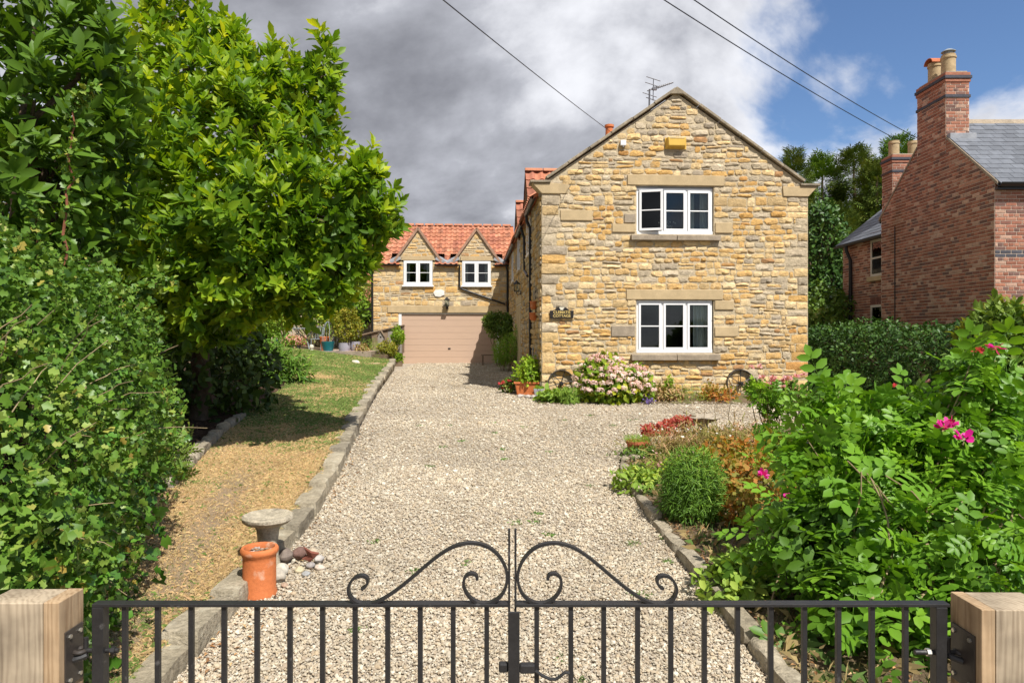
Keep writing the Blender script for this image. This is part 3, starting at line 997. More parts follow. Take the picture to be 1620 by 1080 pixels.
GOLD = [(0.62, 0.41, 0.18), (0.68, 0.49, 0.25), (0.57, 0.34, 0.115), (0.70, 0.54, 0.31), (0.54, 0.385, 0.195), (0.64, 0.45, 0.21), (0.67, 0.50, 0.275), (0.60, 0.37, 0.14)]
GREY = [(0.44, 0.37, 0.27), (0.38, 0.325, 0.245), (0.50, 0.42, 0.30), (0.33, 0.285, 0.225), (0.53, 0.45, 0.33)]
RUST = [(0.50, 0.25, 0.075), (0.38, 0.20, 0.09), (0.56, 0.31, 0.09)]


def stone_colour(r, grey):
    q = r.random()
    c = r.choice(GREY) if q < grey else (r.choice(RUST) if q > 0.965 else r.choice(GOLD))
    k = r.uniform(0.93, 1.17); avg = (0.63, 0.435, 0.215)
    return [(v * 0.86 + a_ * 0.14) * k for v, a_ in zip(c, avg)]


def lay(stones, parent, to_local, rotz, keep_n, colf, depth=(0.035, 0.06), gap=(0.020, 0.016), seed=1, massname='small_stones'):
    """the keep_n largest as objects of their own, the rest joined"""
    r = random.Random(seed)
    order = sorted(range(len(stones)), key=lambda i: -stones[i][2] * stones[i][3])
    big = set(order[:keep_n])
    V = []; Fc = []; Cc = []
    cr, sr = math.cos(rotz), math.sin(rotz)
    for i, (x, z, w, h) in enumerate(stones):
        col = colf(r, x, z)
        d = r.uniform(*depth); sw, sh = max(w - gap[0] * r.uniform(0.5, 1.7), 0.03), max(h * r.uniform(0.90, 1.04) - gap[1] * r.uniform(0.5, 1.5), 0.025)
        tilt = r.uniform(-0.06, 0.06) if w < 0.45 else r.uniform(-0.015, 0.015)
        k = r.randrange(18) if w * h < 0.065 and h < 0.17 else 18 + r.randrange(6)
        zz = z + r.uniform(-0.014, 0.014) + (0.018 * math.sin(2.3 * x + 1.7 * z) + 0.010 * math.sin(5.1 * x + 4 * z) if w < 0.5 else 0)
        loc = to_local(x, zz)
        if i in big:
            put('stone', PROTO_ME[k], parent, loc, (0, tilt, rotz), (sw, d, sh), color=col)
        else:
            b = len(V)
            for (px, py, pz) in PROTO[k][0]:
                a, bb, c = px * sw, py * d, pz * sh
                a, c = a * math.cos(tilt) + c * math.sin(tilt), -a * math.sin(tilt) + c * math.cos(tilt)
                V.append((loc[0] + a * cr - bb * sr, loc[1] + a * sr + bb * cr, loc[2] + c))
            Fc += [tuple(q + b for q in f) for f in PROTO[k][1]]
            Cc += [col] * len(PROTO[k][0])
    if V:
        m = MB(); m.v = V; m.f = Fc; m.c = Cc
        me = m.mesh(massname, M['stone_attr'], True)
        try: me.set_sharp_from_angle(angle=math.radians(55))
        except Exception: pass
        put(massname, me, parent, kind='stuff')


# ------------------------------------------------------------------ pantiles
TILE_C = [(0.47, 0.195, 0.11), (0.50, 0.21, 0.125), (0.43, 0.17, 0.10), (0.50, 0.225, 0.135), (0.38, 0.15, 0.095), (0.48, 0.20, 0.115)]
def pantiles(name, parent, O, A, U, cols, rows, tw, th, keep=None, seed=3, kind='stuff'):
    r = random.Random(seed)
    O, A, U = Vector(O), Vector(A).normalized(), Vector(U).normalized()
    Nn = A.cross(U).normalized()
    if Nn.z < 0: Nn = -Nn
    prof = [(0.0, 0.006), (0.14, -0.004), (0.34, -0.010), (0.54, 0.004), (0.68, 0.030), (0.82, 0.042), (0.95, 0.030), (1.06, 0.004)]
    V = []; Fc = []; Cc = []
    n = len(prof)
    for j in range(rows):
        for i in range(cols):
            if keep and not keep((i + 0.5) * tw, (j + 0.5) * th): continue
            kk = r.uniform(0.8, 1.12); col = [c * kk for c in r.choice(TILE_C)]
            if r.random() < 0.06: col = [0.30, 0.13, 0.08]
            jx, jz = r.uniform(-0.006, 0.006), r.uniform(-0.003, 0.003)
            b = len(V)
            for (du, lift) in ((-0.035, 0.012), (-0.035, 0.036), (th * 0.5, 0.020), (th + 0.03, 0.002)):
                for t, h in prof:
                    V.append(O + A * ((i + t) * tw + jx) + U * (j * th + du) + Nn * (h + lift + jz))
            for q in range(3):
                for k in range(n - 1):
                    a = b + q * n + k
                    Fc.append((a, a + 1, a + 1 + n, a + n))
            Cc += [col] * (4 * n)
    m = MB(); m.v = V; m.f = Fc; m.c = Cc
    me = m.mesh(name, M['tile_attr'], True)
    try: me.set_sharp_from_angle(angle=math.radians(50))
    except Exception: pass
    return put(name, me, parent, kind=kind)


def ridge_tiles(parent, p0, p1, r0=0.13, length=0.42):
    p0, p1 = Vector(p0), Vector(p1)
    d = p1 - p0; n = max(1, int(d.length / length)); t = d.normalized()
    side = t.cross(Vector((0, 0, 1))).normalized()
    for k in range(n):
        a = p0 + d * (k / n); b = p0 + d * ((k + 1) / n - 0.012)
        m = MB(); vs = []
        for e in (a, b):
            for q in range(9):
                an = math.pi * q / 8
                vs.append(e + side * (math.cos(an) * r0) + Vector((0, 0, math.sin(an) * r0 * 0.85 + R.uniform(-0.003, 0.003))))
        fs = [(q, q + 1, q + 10, q + 9) for q in range(8)] + [tuple(range(9)), tuple(range(17, 8, -1))]
        m.cur = shade(TILE_C[R.randrange(2)], 0.85, 1.1)
        m.add(vs, fs)
        m.build('ridge_tile', M['tile_attr'], parent, smooth=True)


# ------------------------------------------------------------------ windows
def window(parent, x0, x1, z0, z1, y, cols, open_first=False, fr=0.05, sash=0.055, bar=True, curtain=None, room=True, depth=1.4):
    """casement window in an x,z wall facing -y; outer frame is the part, sashes and panes its pieces"""
    m = MB()
    d = 0.07
    m.box(x0, x1, y, y + d, z1 - fr, z1); m.box(x0, x1, y - 0.02, y + d, z0, z0 + fr + 0.02)
    m.box(x0, x0 + fr, y + 0.001, y + d - 0.001, z0 + fr + 0.02, z1 - fr); m.box(x1 - fr, x1, y + 0.001, y + d - 0.001, z0 + fr + 0.02, z1 - fr)
    cw = (x1 - x0 - fr * 2) / cols
    for k in range(1, cols):
        xm = x0 + fr + cw * k
        m.box(xm - 0.022, xm + 0.022, y + 0.001, y + d - 0.001, z0 + fr + 0.02, z1 - fr)
    win = m.build('window', M['white'], parent, bevel=0.004)
    zb, zt = z0 + fr + 0.022, z1 - fr - 0.002
    for k in range(cols):
        a = x0 + fr + cw * k + (0.024 if k else 0.004); b = x0 + fr + cw * (k + 1) - (0.024 if k < cols - 1 else 0.004)
        w, h = b - a, zt - zb
        rot = (0, 0, math.radians(-17)) if (open_first and k == 0) else (0, 0, 0)
        yo = y - 0.024
        loc = (a, yo - (0.012 if rot[2] else 0), zb)
        m = MB()
        m.box(0, w, 0, 0.045, 0, sash); m.box(0, w, 0, 0.045, h - sash, h)
        m.box(0, sash, 0.001, 0.044, sash, h - sash); m.box(w - sash, w, 0.001, 0.044, sash, h - sash)
        if bar: m.box(sash, w - sash, 0.004, 0.041, h / 2 - 0.013, h / 2 + 0.013)
        m.build('sash', M['white'], win, loc, rot, bevel=0.004)
        parts = ((sash - 0.005, h / 2 - 0.010), (h / 2 + 0.010, h - sash + 0.005)) if bar else ((sash - 0.005, h - sash + 0.005),)
        for (pa, pb) in parts:
            m = MB(); m.box(sash - 0.005, w - sash + 0.005, 0.020, 0.026, pa, pb)
            m.build('pane', M['glass'], win, loc, rot)
    if curtain:
        for (ca, cb) in curtain:
            m = MB(); vs = []; nn = 28
            for zz in (z0 + 0.03, z1):
                for q in range(nn + 1):
                    t = q / nn
                    vs.append((ca + (cb - ca) * t, y + 0.16 + 0.03 * math.sin(t * nn * 0.9), zz))
            m.add(vs, [(q, q + 1, q + nn + 2, q + nn + 1) for q in range(nn)])
            m.build('curtain', M['curtain'], win, smooth=True)
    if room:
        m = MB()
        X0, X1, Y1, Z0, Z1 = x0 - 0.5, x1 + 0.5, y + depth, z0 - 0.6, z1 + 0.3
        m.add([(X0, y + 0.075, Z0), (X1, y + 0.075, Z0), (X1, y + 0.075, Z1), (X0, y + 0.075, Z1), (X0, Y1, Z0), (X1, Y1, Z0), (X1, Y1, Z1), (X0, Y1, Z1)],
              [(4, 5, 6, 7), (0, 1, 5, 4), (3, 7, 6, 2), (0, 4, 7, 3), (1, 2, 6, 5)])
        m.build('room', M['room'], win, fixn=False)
    return win


def side_window(parent, y0, y1, z0, z1, x):
    """window in a wall facing -x, seen at a slant"""
    m = MB(); f = 0.06
    m.box(x - 0.05, x + 0.03, y0, y1, z1 - f, z1); m.box(x - 0.07, x + 0.03, y0, y1, z0, z0 + f)
    for q in (y0, (y0 + y1) / 2 - f / 2, y1 - f): m.box(x - 0.048, x + 0.03, q, q + f, z0 + f, z1 - f)
    w = m.build('window', M['white'], parent, bevel=0.004)
    for a, b in ((y0 + f, (y0 + y1) / 2 - f / 2), ((y0 + y1) / 2 + f / 2, y1 - f)):
        mm = MB(); mm.box(x - 0.022, x - 0.016, a, b, z0 + f, z1 - f); mm.build('pane', M['glass'], w)
    mm = MB(); mm.box(x - 0.004, x + 0.02, y0 + f, y1 - f, z0 + f, z1 - f); mm.build('dark_backing', M['room'], w)  # near-black sheet on the solid wall, its colour standing in for the unlit interior
    return w


# ================================================================== the cottage
HA = 0.0576
HX, HY, HZ = 0.68, 15.65, 0.70
cot = thing('stone_cottage', 'tall golden sandstone cottage gable with two white triple windows', 'house', (HX, HY, HZ), HA)
W = 6.27; AP = W / 2; SL = 0.685; ZE = 4.86; ZA = ZE + SL * AP
LEN = 13.5
U0, U1 = (2.20, 4.02), (2.19, 4.01)          # upper, lower opening in x
up = (U0[0], U0[1], 3.735, 4.855); lo = (U1[0], U1[1], 0.985, 2.215)

m = MB()
fy, by = 0.0, 0.32
m.prism([(0, -0.5), (U0[0], -0.5), (U0[0], ZE + SL * U0[0]), (0, ZE)], fy, by)
m.prism([(U0[1], -0.5), (W, -0.5), (W, ZE), (U0[1], ZE + SL * (W - U0[1]))], fy, by)
m.prism([(U0[0], -0.5), (U0[1], -0.5), (U0[1], lo[2]), (U0[0], lo[2])], fy, by)
m.prism([(U0[0], lo[3]), (U0[1], lo[3]), (U0[1], up[2]), (U0[0], up[2])], fy, by)
m.prism([(U0[0], up[3]), (U0[1], up[3]), (U0[1], ZE + SL * (W - U0[1])), (AP, ZA), (U0[0], ZE + SL * U0[0])], fy, by)
gw = m.build('gable_wall', M['mortar'], cot)

LU = (1.985, 4.265, 4.86, 5.10); LL = (1.96, 4.23, 2.22, 2.455)
SU = (2.06, 4.15, 3.585, 3.73); SLo = (2.07, 4.14, 0.82, 0.98)
BLK = [(1.90, 2.18, 3.98, 4.20), (4.04, 4.46, 3.76, 4.02), (1.62, 2.18, 3.76, 3.97), (1.60, 2.17, 1.36, 1.62), (4.03, 4.50, 1.98, 2.21), (4.03, 4.60, 1.36, 1.60), (0.42, 1.18, 4.02, 4.28)]
KL = (-0.02, 0.62, 4.62, 4.86)
holes = [up, lo, LU, LL, SU, SLo] + [(a, b, c, d) for a, b, c, d in BLK] + [KL, (W - 0.62, W + 0.02, 4.62, 4.86)]
brk = sorted(set([h for q in holes for h in q[2:]]))
xl = lambda z: 0.0 if z <= ZE else (z - ZE) / SL + 0.02
xr = lambda z: W if z <= ZE else W - (z - ZE) / SL - 0.02
# large squared corner stones first
quoin = []
r_ = random.Random(3); z = -0.45
while z < 4.45:
    h = r_.uniform(0.15, 0.27)
    if z + h > 4.60: h = 4.60 - z
    lw = r_.uniform(0.30, 0.62) if z > 2.6 else r_.uniform(0.22, 0.42)
    quoin.append((0.0, lw, z, z + h, 0))
    z += h
z = -0.45
while z < 4.45:
    h = r_.uniform(0.14, 0.24)
    if z + h > 4.60: h = 4.60 - z
    quoin.append((W - r_.uniform(0.24, 0.55), W, z, z + h, 1)); z += h
# break the courses only where openings need it; corner stones cut into the courses
def xl_q(z):
    if z > ZE: return (z - ZE) / SL + 0.04
    for a, b, c, d, s in quoin:
        if s == 0 and c - 1e-6 <= z - 0.06 < d: return b
    return 0.0
def xr_q(z):
    if z > ZE: return W - (z - ZE) / SL - 0.04
    for a, b, c, d, s in quoin:
        if s == 1 and c - 1e-6 <= z - 0.06 < d: return a
    return W
st = rubble(xl_q, xr_q, -0.45, ZA - 0.12, holes, (0.078, 0.175), (0.11, 0.35), 21, breaks=[lo[2], lo[3], 2.455, up[2], 3.585, up[3], 5.10, 0.82, 1.36, 4.62])
st += [((a + b) / 2, (c + d) / 2, b - a, d - c) for a, b, c, d, s in quoin]


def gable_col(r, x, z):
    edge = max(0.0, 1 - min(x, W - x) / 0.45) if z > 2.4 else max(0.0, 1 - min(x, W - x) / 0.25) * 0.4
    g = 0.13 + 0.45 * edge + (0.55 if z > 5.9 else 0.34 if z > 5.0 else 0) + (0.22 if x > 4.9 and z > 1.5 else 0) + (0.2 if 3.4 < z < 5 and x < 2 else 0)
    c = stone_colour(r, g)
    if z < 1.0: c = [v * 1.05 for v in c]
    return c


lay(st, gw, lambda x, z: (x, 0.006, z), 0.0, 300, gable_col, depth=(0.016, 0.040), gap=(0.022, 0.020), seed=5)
for (a, b, c, d) in BLK:
    m = MB(); m.box(a + 0.01, b - 0.01, -0.032, 0.1, c + 0.01, d - 0.01)
    m.build('jamb_block', M['sill'] if (a, c) in ((1.90, 3.98), (1.60, 1.36)) else M['dressed'], cot, bevel=0.012)
for nm, q, mm, pr in (('lintel', LU, M['dressed'], 0.036), ('lintel', LL, M['dressed'], 0.036)):
    m = MB(); m.box(q[0], q[1], -pr, 0.2, q[2], q[3]); m.build(nm, mm, cot, bevel=0.012)
for q in (SU, SLo):
    xm = (q[0] + q[1]) / 2 + 0.02
    for a, b in ((q[0], xm - 0.006), (xm + 0.006, q[1])):
        m = MB(); m.add([(a, -0.115, q[2]), (b, -0.115, q[2]), (b, 0.15, q[2]), (a, 0.15, q[2]), (a, -0.115, q[3] - 0.03), (b, -0.115, q[3] - 0.03), (b, 0.15, q[3]), (a, 0.15, q[3])],
                        [(0, 3, 2, 1), (4, 5, 6, 7), (0, 1, 5, 4), (1, 2, 6, 5), (2, 3, 7, 6), (3, 0, 4, 7)])
        m.build('sill', M['sill'], cot, bevel=0.008)
# reveals are the wall thickness itself; windows sit 7 cm in
window(cot, up[0] + 0.012, up[1] - 0.012, up[2] + 0.004, up[3] - 0.05, 0.05, 3, open_first=True, curtain=[(3.42, 3.62), (3.76, 3.98)])
window(cot, lo[0] + 0.012, lo[1] - 0.012, lo[2] + 0.004, lo[3] - 0.008, 0.05, 3, curtain=[(3.60, 3.97)])
m = MB(); m.box(up[0], up[1], 0.06, 0.12, up[3] - 0.052, up[3]); m.build('head_board', M['bar'], cot)

# kneelers and coping
for s in (0, 1):
    X = (lambda x: x) if s == 0 else (lambda x: W - x)
    m = MB()
    poly = [(X(-0.22), 4.88), (X(0.18), 4.88), (X(0.62), 4.66 + 0.2), (X(0.60), 4.64), (X(0.0), 4.64), (X(-0.17), 4.82)]
    m.prism(poly if s == 0 else poly[::-1], -0.04, 0.34)
    m.build('kneeler', M['dressed'], cot, bevel=0.01)
    m = MB()
    m.box(min(X(-0.27), X(0.20)), max(X(-0.27), X(0.20)), -0.08, 0.36, 4.885, 4.94)
    m.build('kneeler_cap', M['coping'], cot, bevel=0.012)
    # coping slabs up the slope
    n = 6
    p0 = Vector((X(0.12), 0, ZE + SL * 0.12 + 0.03)); p1 = Vector((X(AP - 0.01), 0, ZA + 0.05))
    d = p1 - p0; t = d.normalized(); nn = Vector((-t.z, 0, t.x)) if s == 0 else Vector((t.z, 0, -t.x))
    for k in range(n):
        a = p0 + d * (k / n + 0.001); b = p0 + d * ((k + 1) / n - (0.002 if k < n - 1 else 0.0))
        th = 0.062
        off = nn * R.uniform(-0.006, 0.008)
        m = MB(); vs = []
        for yy in (-0.085, 0.36):
            for q in (a, b): vs.append((q.x + off.x, yy, q.z + off.z))
            for q in (b, a): vs.append((q.x + nn.x * th + off.x, yy, q.z + nn.z * th + off.z))
        m.add(vs, [(0, 1, 2, 3), (7, 6, 5, 4), (0, 4, 5, 1), (1, 5, 6, 2), (2, 6, 7, 3), (3, 7, 4, 0)])
        m.build('coping_slab', M['coping'], cot, bevel=0.01)

m = MB(); m.prism([(AP - 0.16, ZA - 0.045), (AP + 0.16, ZA - 0.045), (AP + 0.10, ZA + 0.06), (AP, ZA + 0.125), (AP - 0.10, ZA + 0.06)], -0.088, 0.364); m.build('apex_stone', M['coping'], cot, bevel=0.012)
# side and back walls
DORM = [(3.30, 5.98), (7.40, 5.90)]
m = MB()
poly = [(0.33, -0.5), (LEN + 0.3, -0.5), (LEN + 0.3, 4.72)]
for (L_, za) in DORM[::-1]:
    poly += [(L_ + 0.95, 4.72), (L_, za - 0.06), (L_ - 0.95, 4.72)]
poly += [(0.33, 4.72)]
m.prism_x(poly, 0.0, 0.3)
sw = m.build('side_wall', M['mortar'], cot)
def dl(z):
    return 0.33
sst = rubble(lambda z: 0.02, lambda z: LEN, -0.45, 4.7, [(6.2, 8.6, -0.5, 2.5), (6.8, 8.0, 3.5, 4.7), (10.2, 11.3, 3.4, 4.6)], (0.09, 0.19), (0.2, 0.5), 77)
for (L_, za) in DORM:
    f = (za - 0.06 - 4.72) / 0.95
    sst += rubble(lambda z: L_ - 0.95 + (z - 4.72) / f + 0.03, lambda z: L_ + 0.95 - (z - 4.72) / f - 0.03, 4.72, za - 0.3, [], (0.1, 0.18), (0.18, 0.4), 80)
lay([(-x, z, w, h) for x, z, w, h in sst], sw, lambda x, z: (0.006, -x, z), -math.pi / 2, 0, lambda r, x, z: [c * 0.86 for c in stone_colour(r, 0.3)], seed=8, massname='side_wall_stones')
m = MB(); m.box(W - 0.3, W, 0.33, LEN + 5, -0.5, 4.8); m.build('back_wall', M['mortar'], cot)
# roof
m = MB(); m.prism([(-0.14, ZE - 0.16 - SL * 0.14), (AP, ZA - 0.16), (AP, ZA - 0.08), (-0.14, ZE - 0.08 - SL * 0.14)], 0.30, LEN + 5)
m.prism([(W + 0.14, ZE - 0.16 - SL * 0.14), (W + 0.14, ZE - 0.08 - SL * 0.14), (AP, ZA - 0.08), (AP, ZA - 0.16)], 0.30, LEN + 5)
roof = m.build('roof', M['clay'], cot)
sl_len = math.hypot(AP + 0.18, SL * (AP + 0.18))
pantiles('roof_tiles', roof, (-0.18, LEN + 4.8, ZE - 0.075 - SL * 0.18), (0, -1, 0), (1, 0, SL), 74, 12, 0.24, sl_len / 12)
pantiles('roof_tiles', roof, (W + 0.18, 0.4, ZE - 0.075 - SL * 0.18), (0, 1, 0), (-1, 0, SL), 74, 12, 0.24, sl_len / 12)
ridge_tiles(roof, (AP, 0.4, ZA - 0.06), (AP, LEN + 4.8, ZA - 0.06))
for (L_, za) in DORM:
    dm = MB()
    hw = 1.04; zf = za - 1.04 * 1.3
    for s in (-1, 1):
        # slab under the tiles
        dm.add([(-0.10, L_, za - 0.05), (2.0, L_, za - 0.05), (2.0, L_ + s * hw, zf - 0.05), (-0.10, L_ + s * hw, zf - 0.05),
                (-0.10, L_, za - 0.10), (2.0, L_, za - 0.10), (2.0, L_ + s * hw, zf - 0.10), (-0.10, L_ + s * hw, zf - 0.10)],
               [(0, 1, 2, 3), (7, 6, 5, 4), (0, 4, 5, 1), (1, 5, 6, 2), (2, 6, 7, 3), (3, 7, 4, 0)])
    dorm = dm.build('dormer_roof', M['verge'], cot)
    ln = math.hypot(hw, hw * 1.3)
    pantiles('roof_tiles', dorm, (-0.12, L_ - hw, zf - 0.045), (1, 0, 0), (0, 1, 1.3), 9, 5, 0.24, ln / 5)
    pantiles('roof_tiles', dorm, (2.04, L_ + hw, zf - 0.045), (-1, 0, 0), (0, -1, 1.3), 9, 5, 0.24, ln / 5)
    ridge_tiles(dorm, (-0.13, L_, za - 0.04), (1.9, L_, za - 0.04), 0.11)
# gutters and downpipes
def pipe(name, parent, path, r=0.035, material=None):
    m = MB(); m.tube(path, r, 10); return m.build(name, material or M['black'], parent, smooth=True)
def gutter(parent, a, b, r=0.06):
    a, b = Vector(a), Vector(b); t = (b - a).normalized(); s = t.cross(Vector((0, 0, 1))).normalized()
    m = MB(); vs = []
    for e in (a, b):
        for rr in (r, r - 0.008):
            for q in range(9):
                an = math.pi + math.pi * q / 8
                vs.append(e + s * math.cos(an) * rr + Vector((0, 0, math.sin(an) * rr)))
    fs = []
    for q in range(8):
        fs.append((q, q + 1, q + 19, q + 18)); fs.append((9 + q, 27 + q, 28 + q, 10 + q))
        fs.append((q, q + 9, q + 10, q + 1)); fs.append((18 + q, 19 + q, 28 + q, 27 + q))
    fs += [(0, 18, 27, 9), (8, 17, 35, 26)]
    m.add(vs, fs)
    return m.build('gutter', M['black'], parent, smooth=True)
gutter(cot, (-0.16, 0.30, 4.62), (-0.16, 2.5, 4.60)); gutter(cot, (-0.16, 4.2, 4.62), (-0.16, 6.5, 4.60)); gutter(cot, (-0.16, 8.3, 4.62), (-0.16, LEN, 4.60))
for L_ in (2.45, 4.5):
    pipe('downpipe', cot, [(-0.16, L_, 4.56), (-0.15, L_, 4.42), (-0.055, L_, 4.22), (-0.05, L_, -0.3)] if L_ < 4 else [(-0.16, L_, 4.56), (-0.06, L_, 4.25), (-0.05, L_, 3.3), (-0.05, 3.4, 3.05)], 0.042)
pipe('downpipe', cot, [(W + 0.16, 0.5, 4.55), (W + 0.06, 0.22, 4.35), (W + 0.055, 0.2, -0.4)], 0.036)
pipe('waste_pipe', cot, [(-0.04, 1.75, 1.1), (-0.05, 1.8, 0.6), (-0.07, 1.9, -0.1)], 0.018, M['greymetal'])
side_window(cot, 6.85, 7.95, 3.55, 4.68, 0.0); side_window(cot, 10.2, 11.3, 3.42, 4.58, 0.0); side_window(cot, 2.75, 3.85, 3.6, 4.7, 0.0)
m = MB(); m.box(-0.04, 0.1, 6.0, 8.8, 2.45, 2.72); m.build('door_lintel', M['dressed'], cot, bevel=0.01)
for k, q in enumerate((6.3, 7.45)):
    m = MB(); m.box(-0.03, 0.1, q, q + 1.08, 0.2, 2.44); dd = m.build('door', M['cream'], cot, bevel=0.01)
    for j in range(5):
        m = MB(); m.box(-0.045, -0.028, q + 0.05 + j * 0.198, q + 0.235 + j * 0.198, 0.25, 2.40); m.build('board', M['dressed'], dd)
m = MB(); m.box(-0.10, 0.05, 6.8, 8.0, 3.46, 3.54); m.build('sill', M['dressed'], cot, bevel=0.008)
m = MB(); m.box(-0.10, 0.05, 10.1, 11.4, 3.33, 3.41); m.build('sill', M['dressed'], cot, bevel=0.008)
# chimney behind the gable
cx, cy = 3.42, 8.1
m = MB(); m.box(cx - 0.4, cx + 0.4, cy - 0.3, cy + 0.3, ZA - 0.9, ZA + 0.75); ch = m.build('chimney', M['brick_mortar'], cot, bevel=0.01)
for i in range(2):
    m = MB(); m.lathe([(0.15, 0), (0.14, 0.5), (0.17, 0.52), (0.17, 0.60), (0.14, 0.62), (0.13, 0.9), (0.165, 0.92), (0.165, 1.0), (0.12, 1.0), (0.11, 0.7)], 16, (cx - 0.22 + 0.44 * i, cy, ZA + 0.74 - (0.12 if i else 0)))
    m.build('chimney_pot', M['terracotta'], ch, smooth=True)

# things fixed to the gable
def on_house(x, y, z):
    c, s = math.cos(HA), math.sin(HA)
    return Vector((HX + x * c - y * s, HY + x * s + y * c, HZ + z))


al = thing('alarm_box', 'yellow burglar alarm box high on the stone gable', 'alarm box', on_house(3.11, -0.05, 5.83), HA)
m = MB(); m.add([(-0.23, 0.03, -0.12), (0.23, 0.03, -0.12), (0.23, 0.03, 0.12), (-0.23, 0.03, 0.12), (-0.19, -0.10, -0.08), (0.19, -0.10, -0.08), (0.21, -0.10, 0.12), (-0.21, -0.10, 0.12)],
                [(3, 2, 1, 0), (4, 5, 6, 7), (0, 1, 5, 4), (1, 2, 6, 5), (2, 3, 7, 6), (3, 0, 4, 7)])
m.build('cover', M['yellow'], al, bevel=0.015)
m = MB(); m.box(-0.17, 0.17, -0.105, -0.098, 0.085, 0.105); m.build('trim', M['dressed'], al)
m = MB(); m.box(-0.25, 0.25, 0.02, 0.06, -0.13, 0.13); m.build('backplate', M['yellow'], al)
sn = thing('wall_sensor', 'small white sensor box below the left coping', 'sensor', on_house(1.875, -0.05, 5.81), HA)
m = MB(); m.box(-0.065, 0.065, -0.05, 0.03, -0.06, 0.06); m.build('case', M['white'], sn, bevel=0.012)
m = MB(); m.lathe([(0.02, 0), (0.02, 0.02), (0.012, 0.03)], 10, (0, -0.02, -0.09)); m.build('lens', M['bar'], sn, smooth=True)

sg = thing('house_sign', 'black house name sign with gold lettering on the gable', 'sign', on_house(0.455, -0.055, 1.90), HA)
m = MB()
pts = [(-0.265, -0.115), (0.265, -0.115), (0.275, 0.06), (0.19, 0.065)]
for k in range(9):
    t = k / 8; pts.append((0.17 - 0.34 * t, 0.075 + 0.075 * math.sin(math.pi * t) ** 0.8))
pts += [(-0.19, 0.065), (-0.275, 0.06)]
m.prism(pts, -0.02, 0.02); m.build('board', M['signboard'], sg, bevel=0.004)
def lettering(parent, body, size, x, z, y, m, spacing=1.0, rotz=0.0):
    cu = bpy.data.curves.new('lettering', 'FONT'); cu.body = body; cu.size = size; cu.align_x = 'CENTER'; cu.align_y = 'CENTER'; cu.extrude = 0.002
    cu.space_character = spacing; cu.offset = 0.001
    cu.materials.append(m)
    tmp = bpy.data.objects.new('lettering_curve', cu); COL.objects.link(tmp)
    me = bpy.data.meshes.new_from_object(tmp.evaluated_get(bpy.context.evaluated_depsgraph_get()))
    bpy.data.objects.remove(tmp)
    o = bpy.data.objects.new('lettering', me); COL.objects.link(o); o.parent = parent
    o.location = (x, y, z); o.rotation_euler = (math.radians(90), 0, rotz)
    return o
sign_l1 = lettering(sg, 'CLEMATIS', 0.088, 0, 0.02, -0.023, M['gold'])
lettering(sg, 'COTTAGE', 0.088, 0, -0.062, -0.023, M['gold'])
m = MB(); m.prism([(-0.035, 0.075), (0.03, 0.075), (0.03, 0.095), (0.055, 0.115), (0.055, 0.14), (-0.055, 0.14), (-0.055, 0.115), (-0.035, 0.1)], -0.026, -0.018)
m.build('emblem', M['cream'], sg)

# aerial behind the ridge
ae = thing('tv_aerial', 'tilted television aerial on a thin mast behind the gable', 'aerial', on_house(2.80, 1.2, 6.4), HA)
def seg(parent, name, a, b, r): 
    m = MB(); m.tube([a, b], r, 6); return m.build(name, M['aerial'], parent, smooth=True)
seg(ae, 'mast', (0, 0, -0.4), (0.02, 0, 1.12), 0.022)
b0, b1 = Vector((-0.03, 0, 1.08)), Vector((0.66, 0.15, 1.36))
seg(ae, 'boom', b0, b1, 0.017)
for k in range(10):
    p = b0.lerp(b1, 0.25 + 0.075 * k); hl = 0.10 - 0.004 * k
    q = Vector((0.55, -0.7, -0.3)).normalized() * hl
    seg(ae, 'element', p - q, p + q, 0.008)
refl = Vector((0.22, 0, 1)).normalized()
seg(ae, 'reflector_arm', Vector((0.05, 0, 1.10)) - Vector((-0.06, 0, 0.26)), Vector((0.05, 0, 1.10)) + Vector((0.07, 0, 0.28)), 0.011)
for z, x in ((0.28, 0.07), (0.14, 0.035), (-0.12, -0.025), (-0.24, 0.06)):
    p = Vector((0.05 + x, 0, 1.10 + z)); q = Vector((0.16, -0.06, -0.075))
    seg(ae, 'reflector_rod', p - q, p + q, 0.010)
m = MB(); m.box(0.10, 0.2, -0.03, 0.03, 1.10, 1.18); m.build('dipole_box', M['aerial'], ae)

# two old cart wheels leaning on the wall
def wheel(label, x, r, tilt, zc, rotx, group):
    w = thing('cart_wheel', label, 'wheel', on_house(x, -0.16, zc - r), HA, group)
    def P_(a, rad, y): return Vector((math.cos(a) * rad, y + (math.sin(a) * rad + r) * tilt, r + math.sin(a) * rad))
    m = MB(); n = 40; vs = []; fs = []
    for k in range(n):
        a = 2 * math.pi * k / n
        for rad, y in ((r, -0.045), (r, 0.045), (r - 0.014, 0.045), (r - 0.014, -0.045)):
            vs.append(P_(a, rad, y))
    for k in range(n):
        for q in range(4):
            fs.append((k * 4 + q, k * 4 + (q + 1) % 4, ((k + 1) % n) * 4 + (q + 1) % 4, ((k + 1) % n) * 4 + q))
    m.add(vs, fs); m.build('rim', M['plate'], w)
    for k in range(6):
        a = 2 * math.pi * (k + rotx) / 6
        m = MB(); m.tube([P_(a, 0.03, 0), P_(a, r - 0.01, 0)], 0.009, 6); m.build('spoke', M['iron'], w)
    m = MB(); c = P_(0, 0, 0); m.tube([c + Vector((0, -0.09, 0)), c + Vector((0, -0.06, 0)), c + Vector((0, 0.05, 0)), c + Vector((0, 0.07, 0))], [0.03, 0.048, 0.048, 0.03], 12); m.build('hub', M['iron'], w, smooth=True)
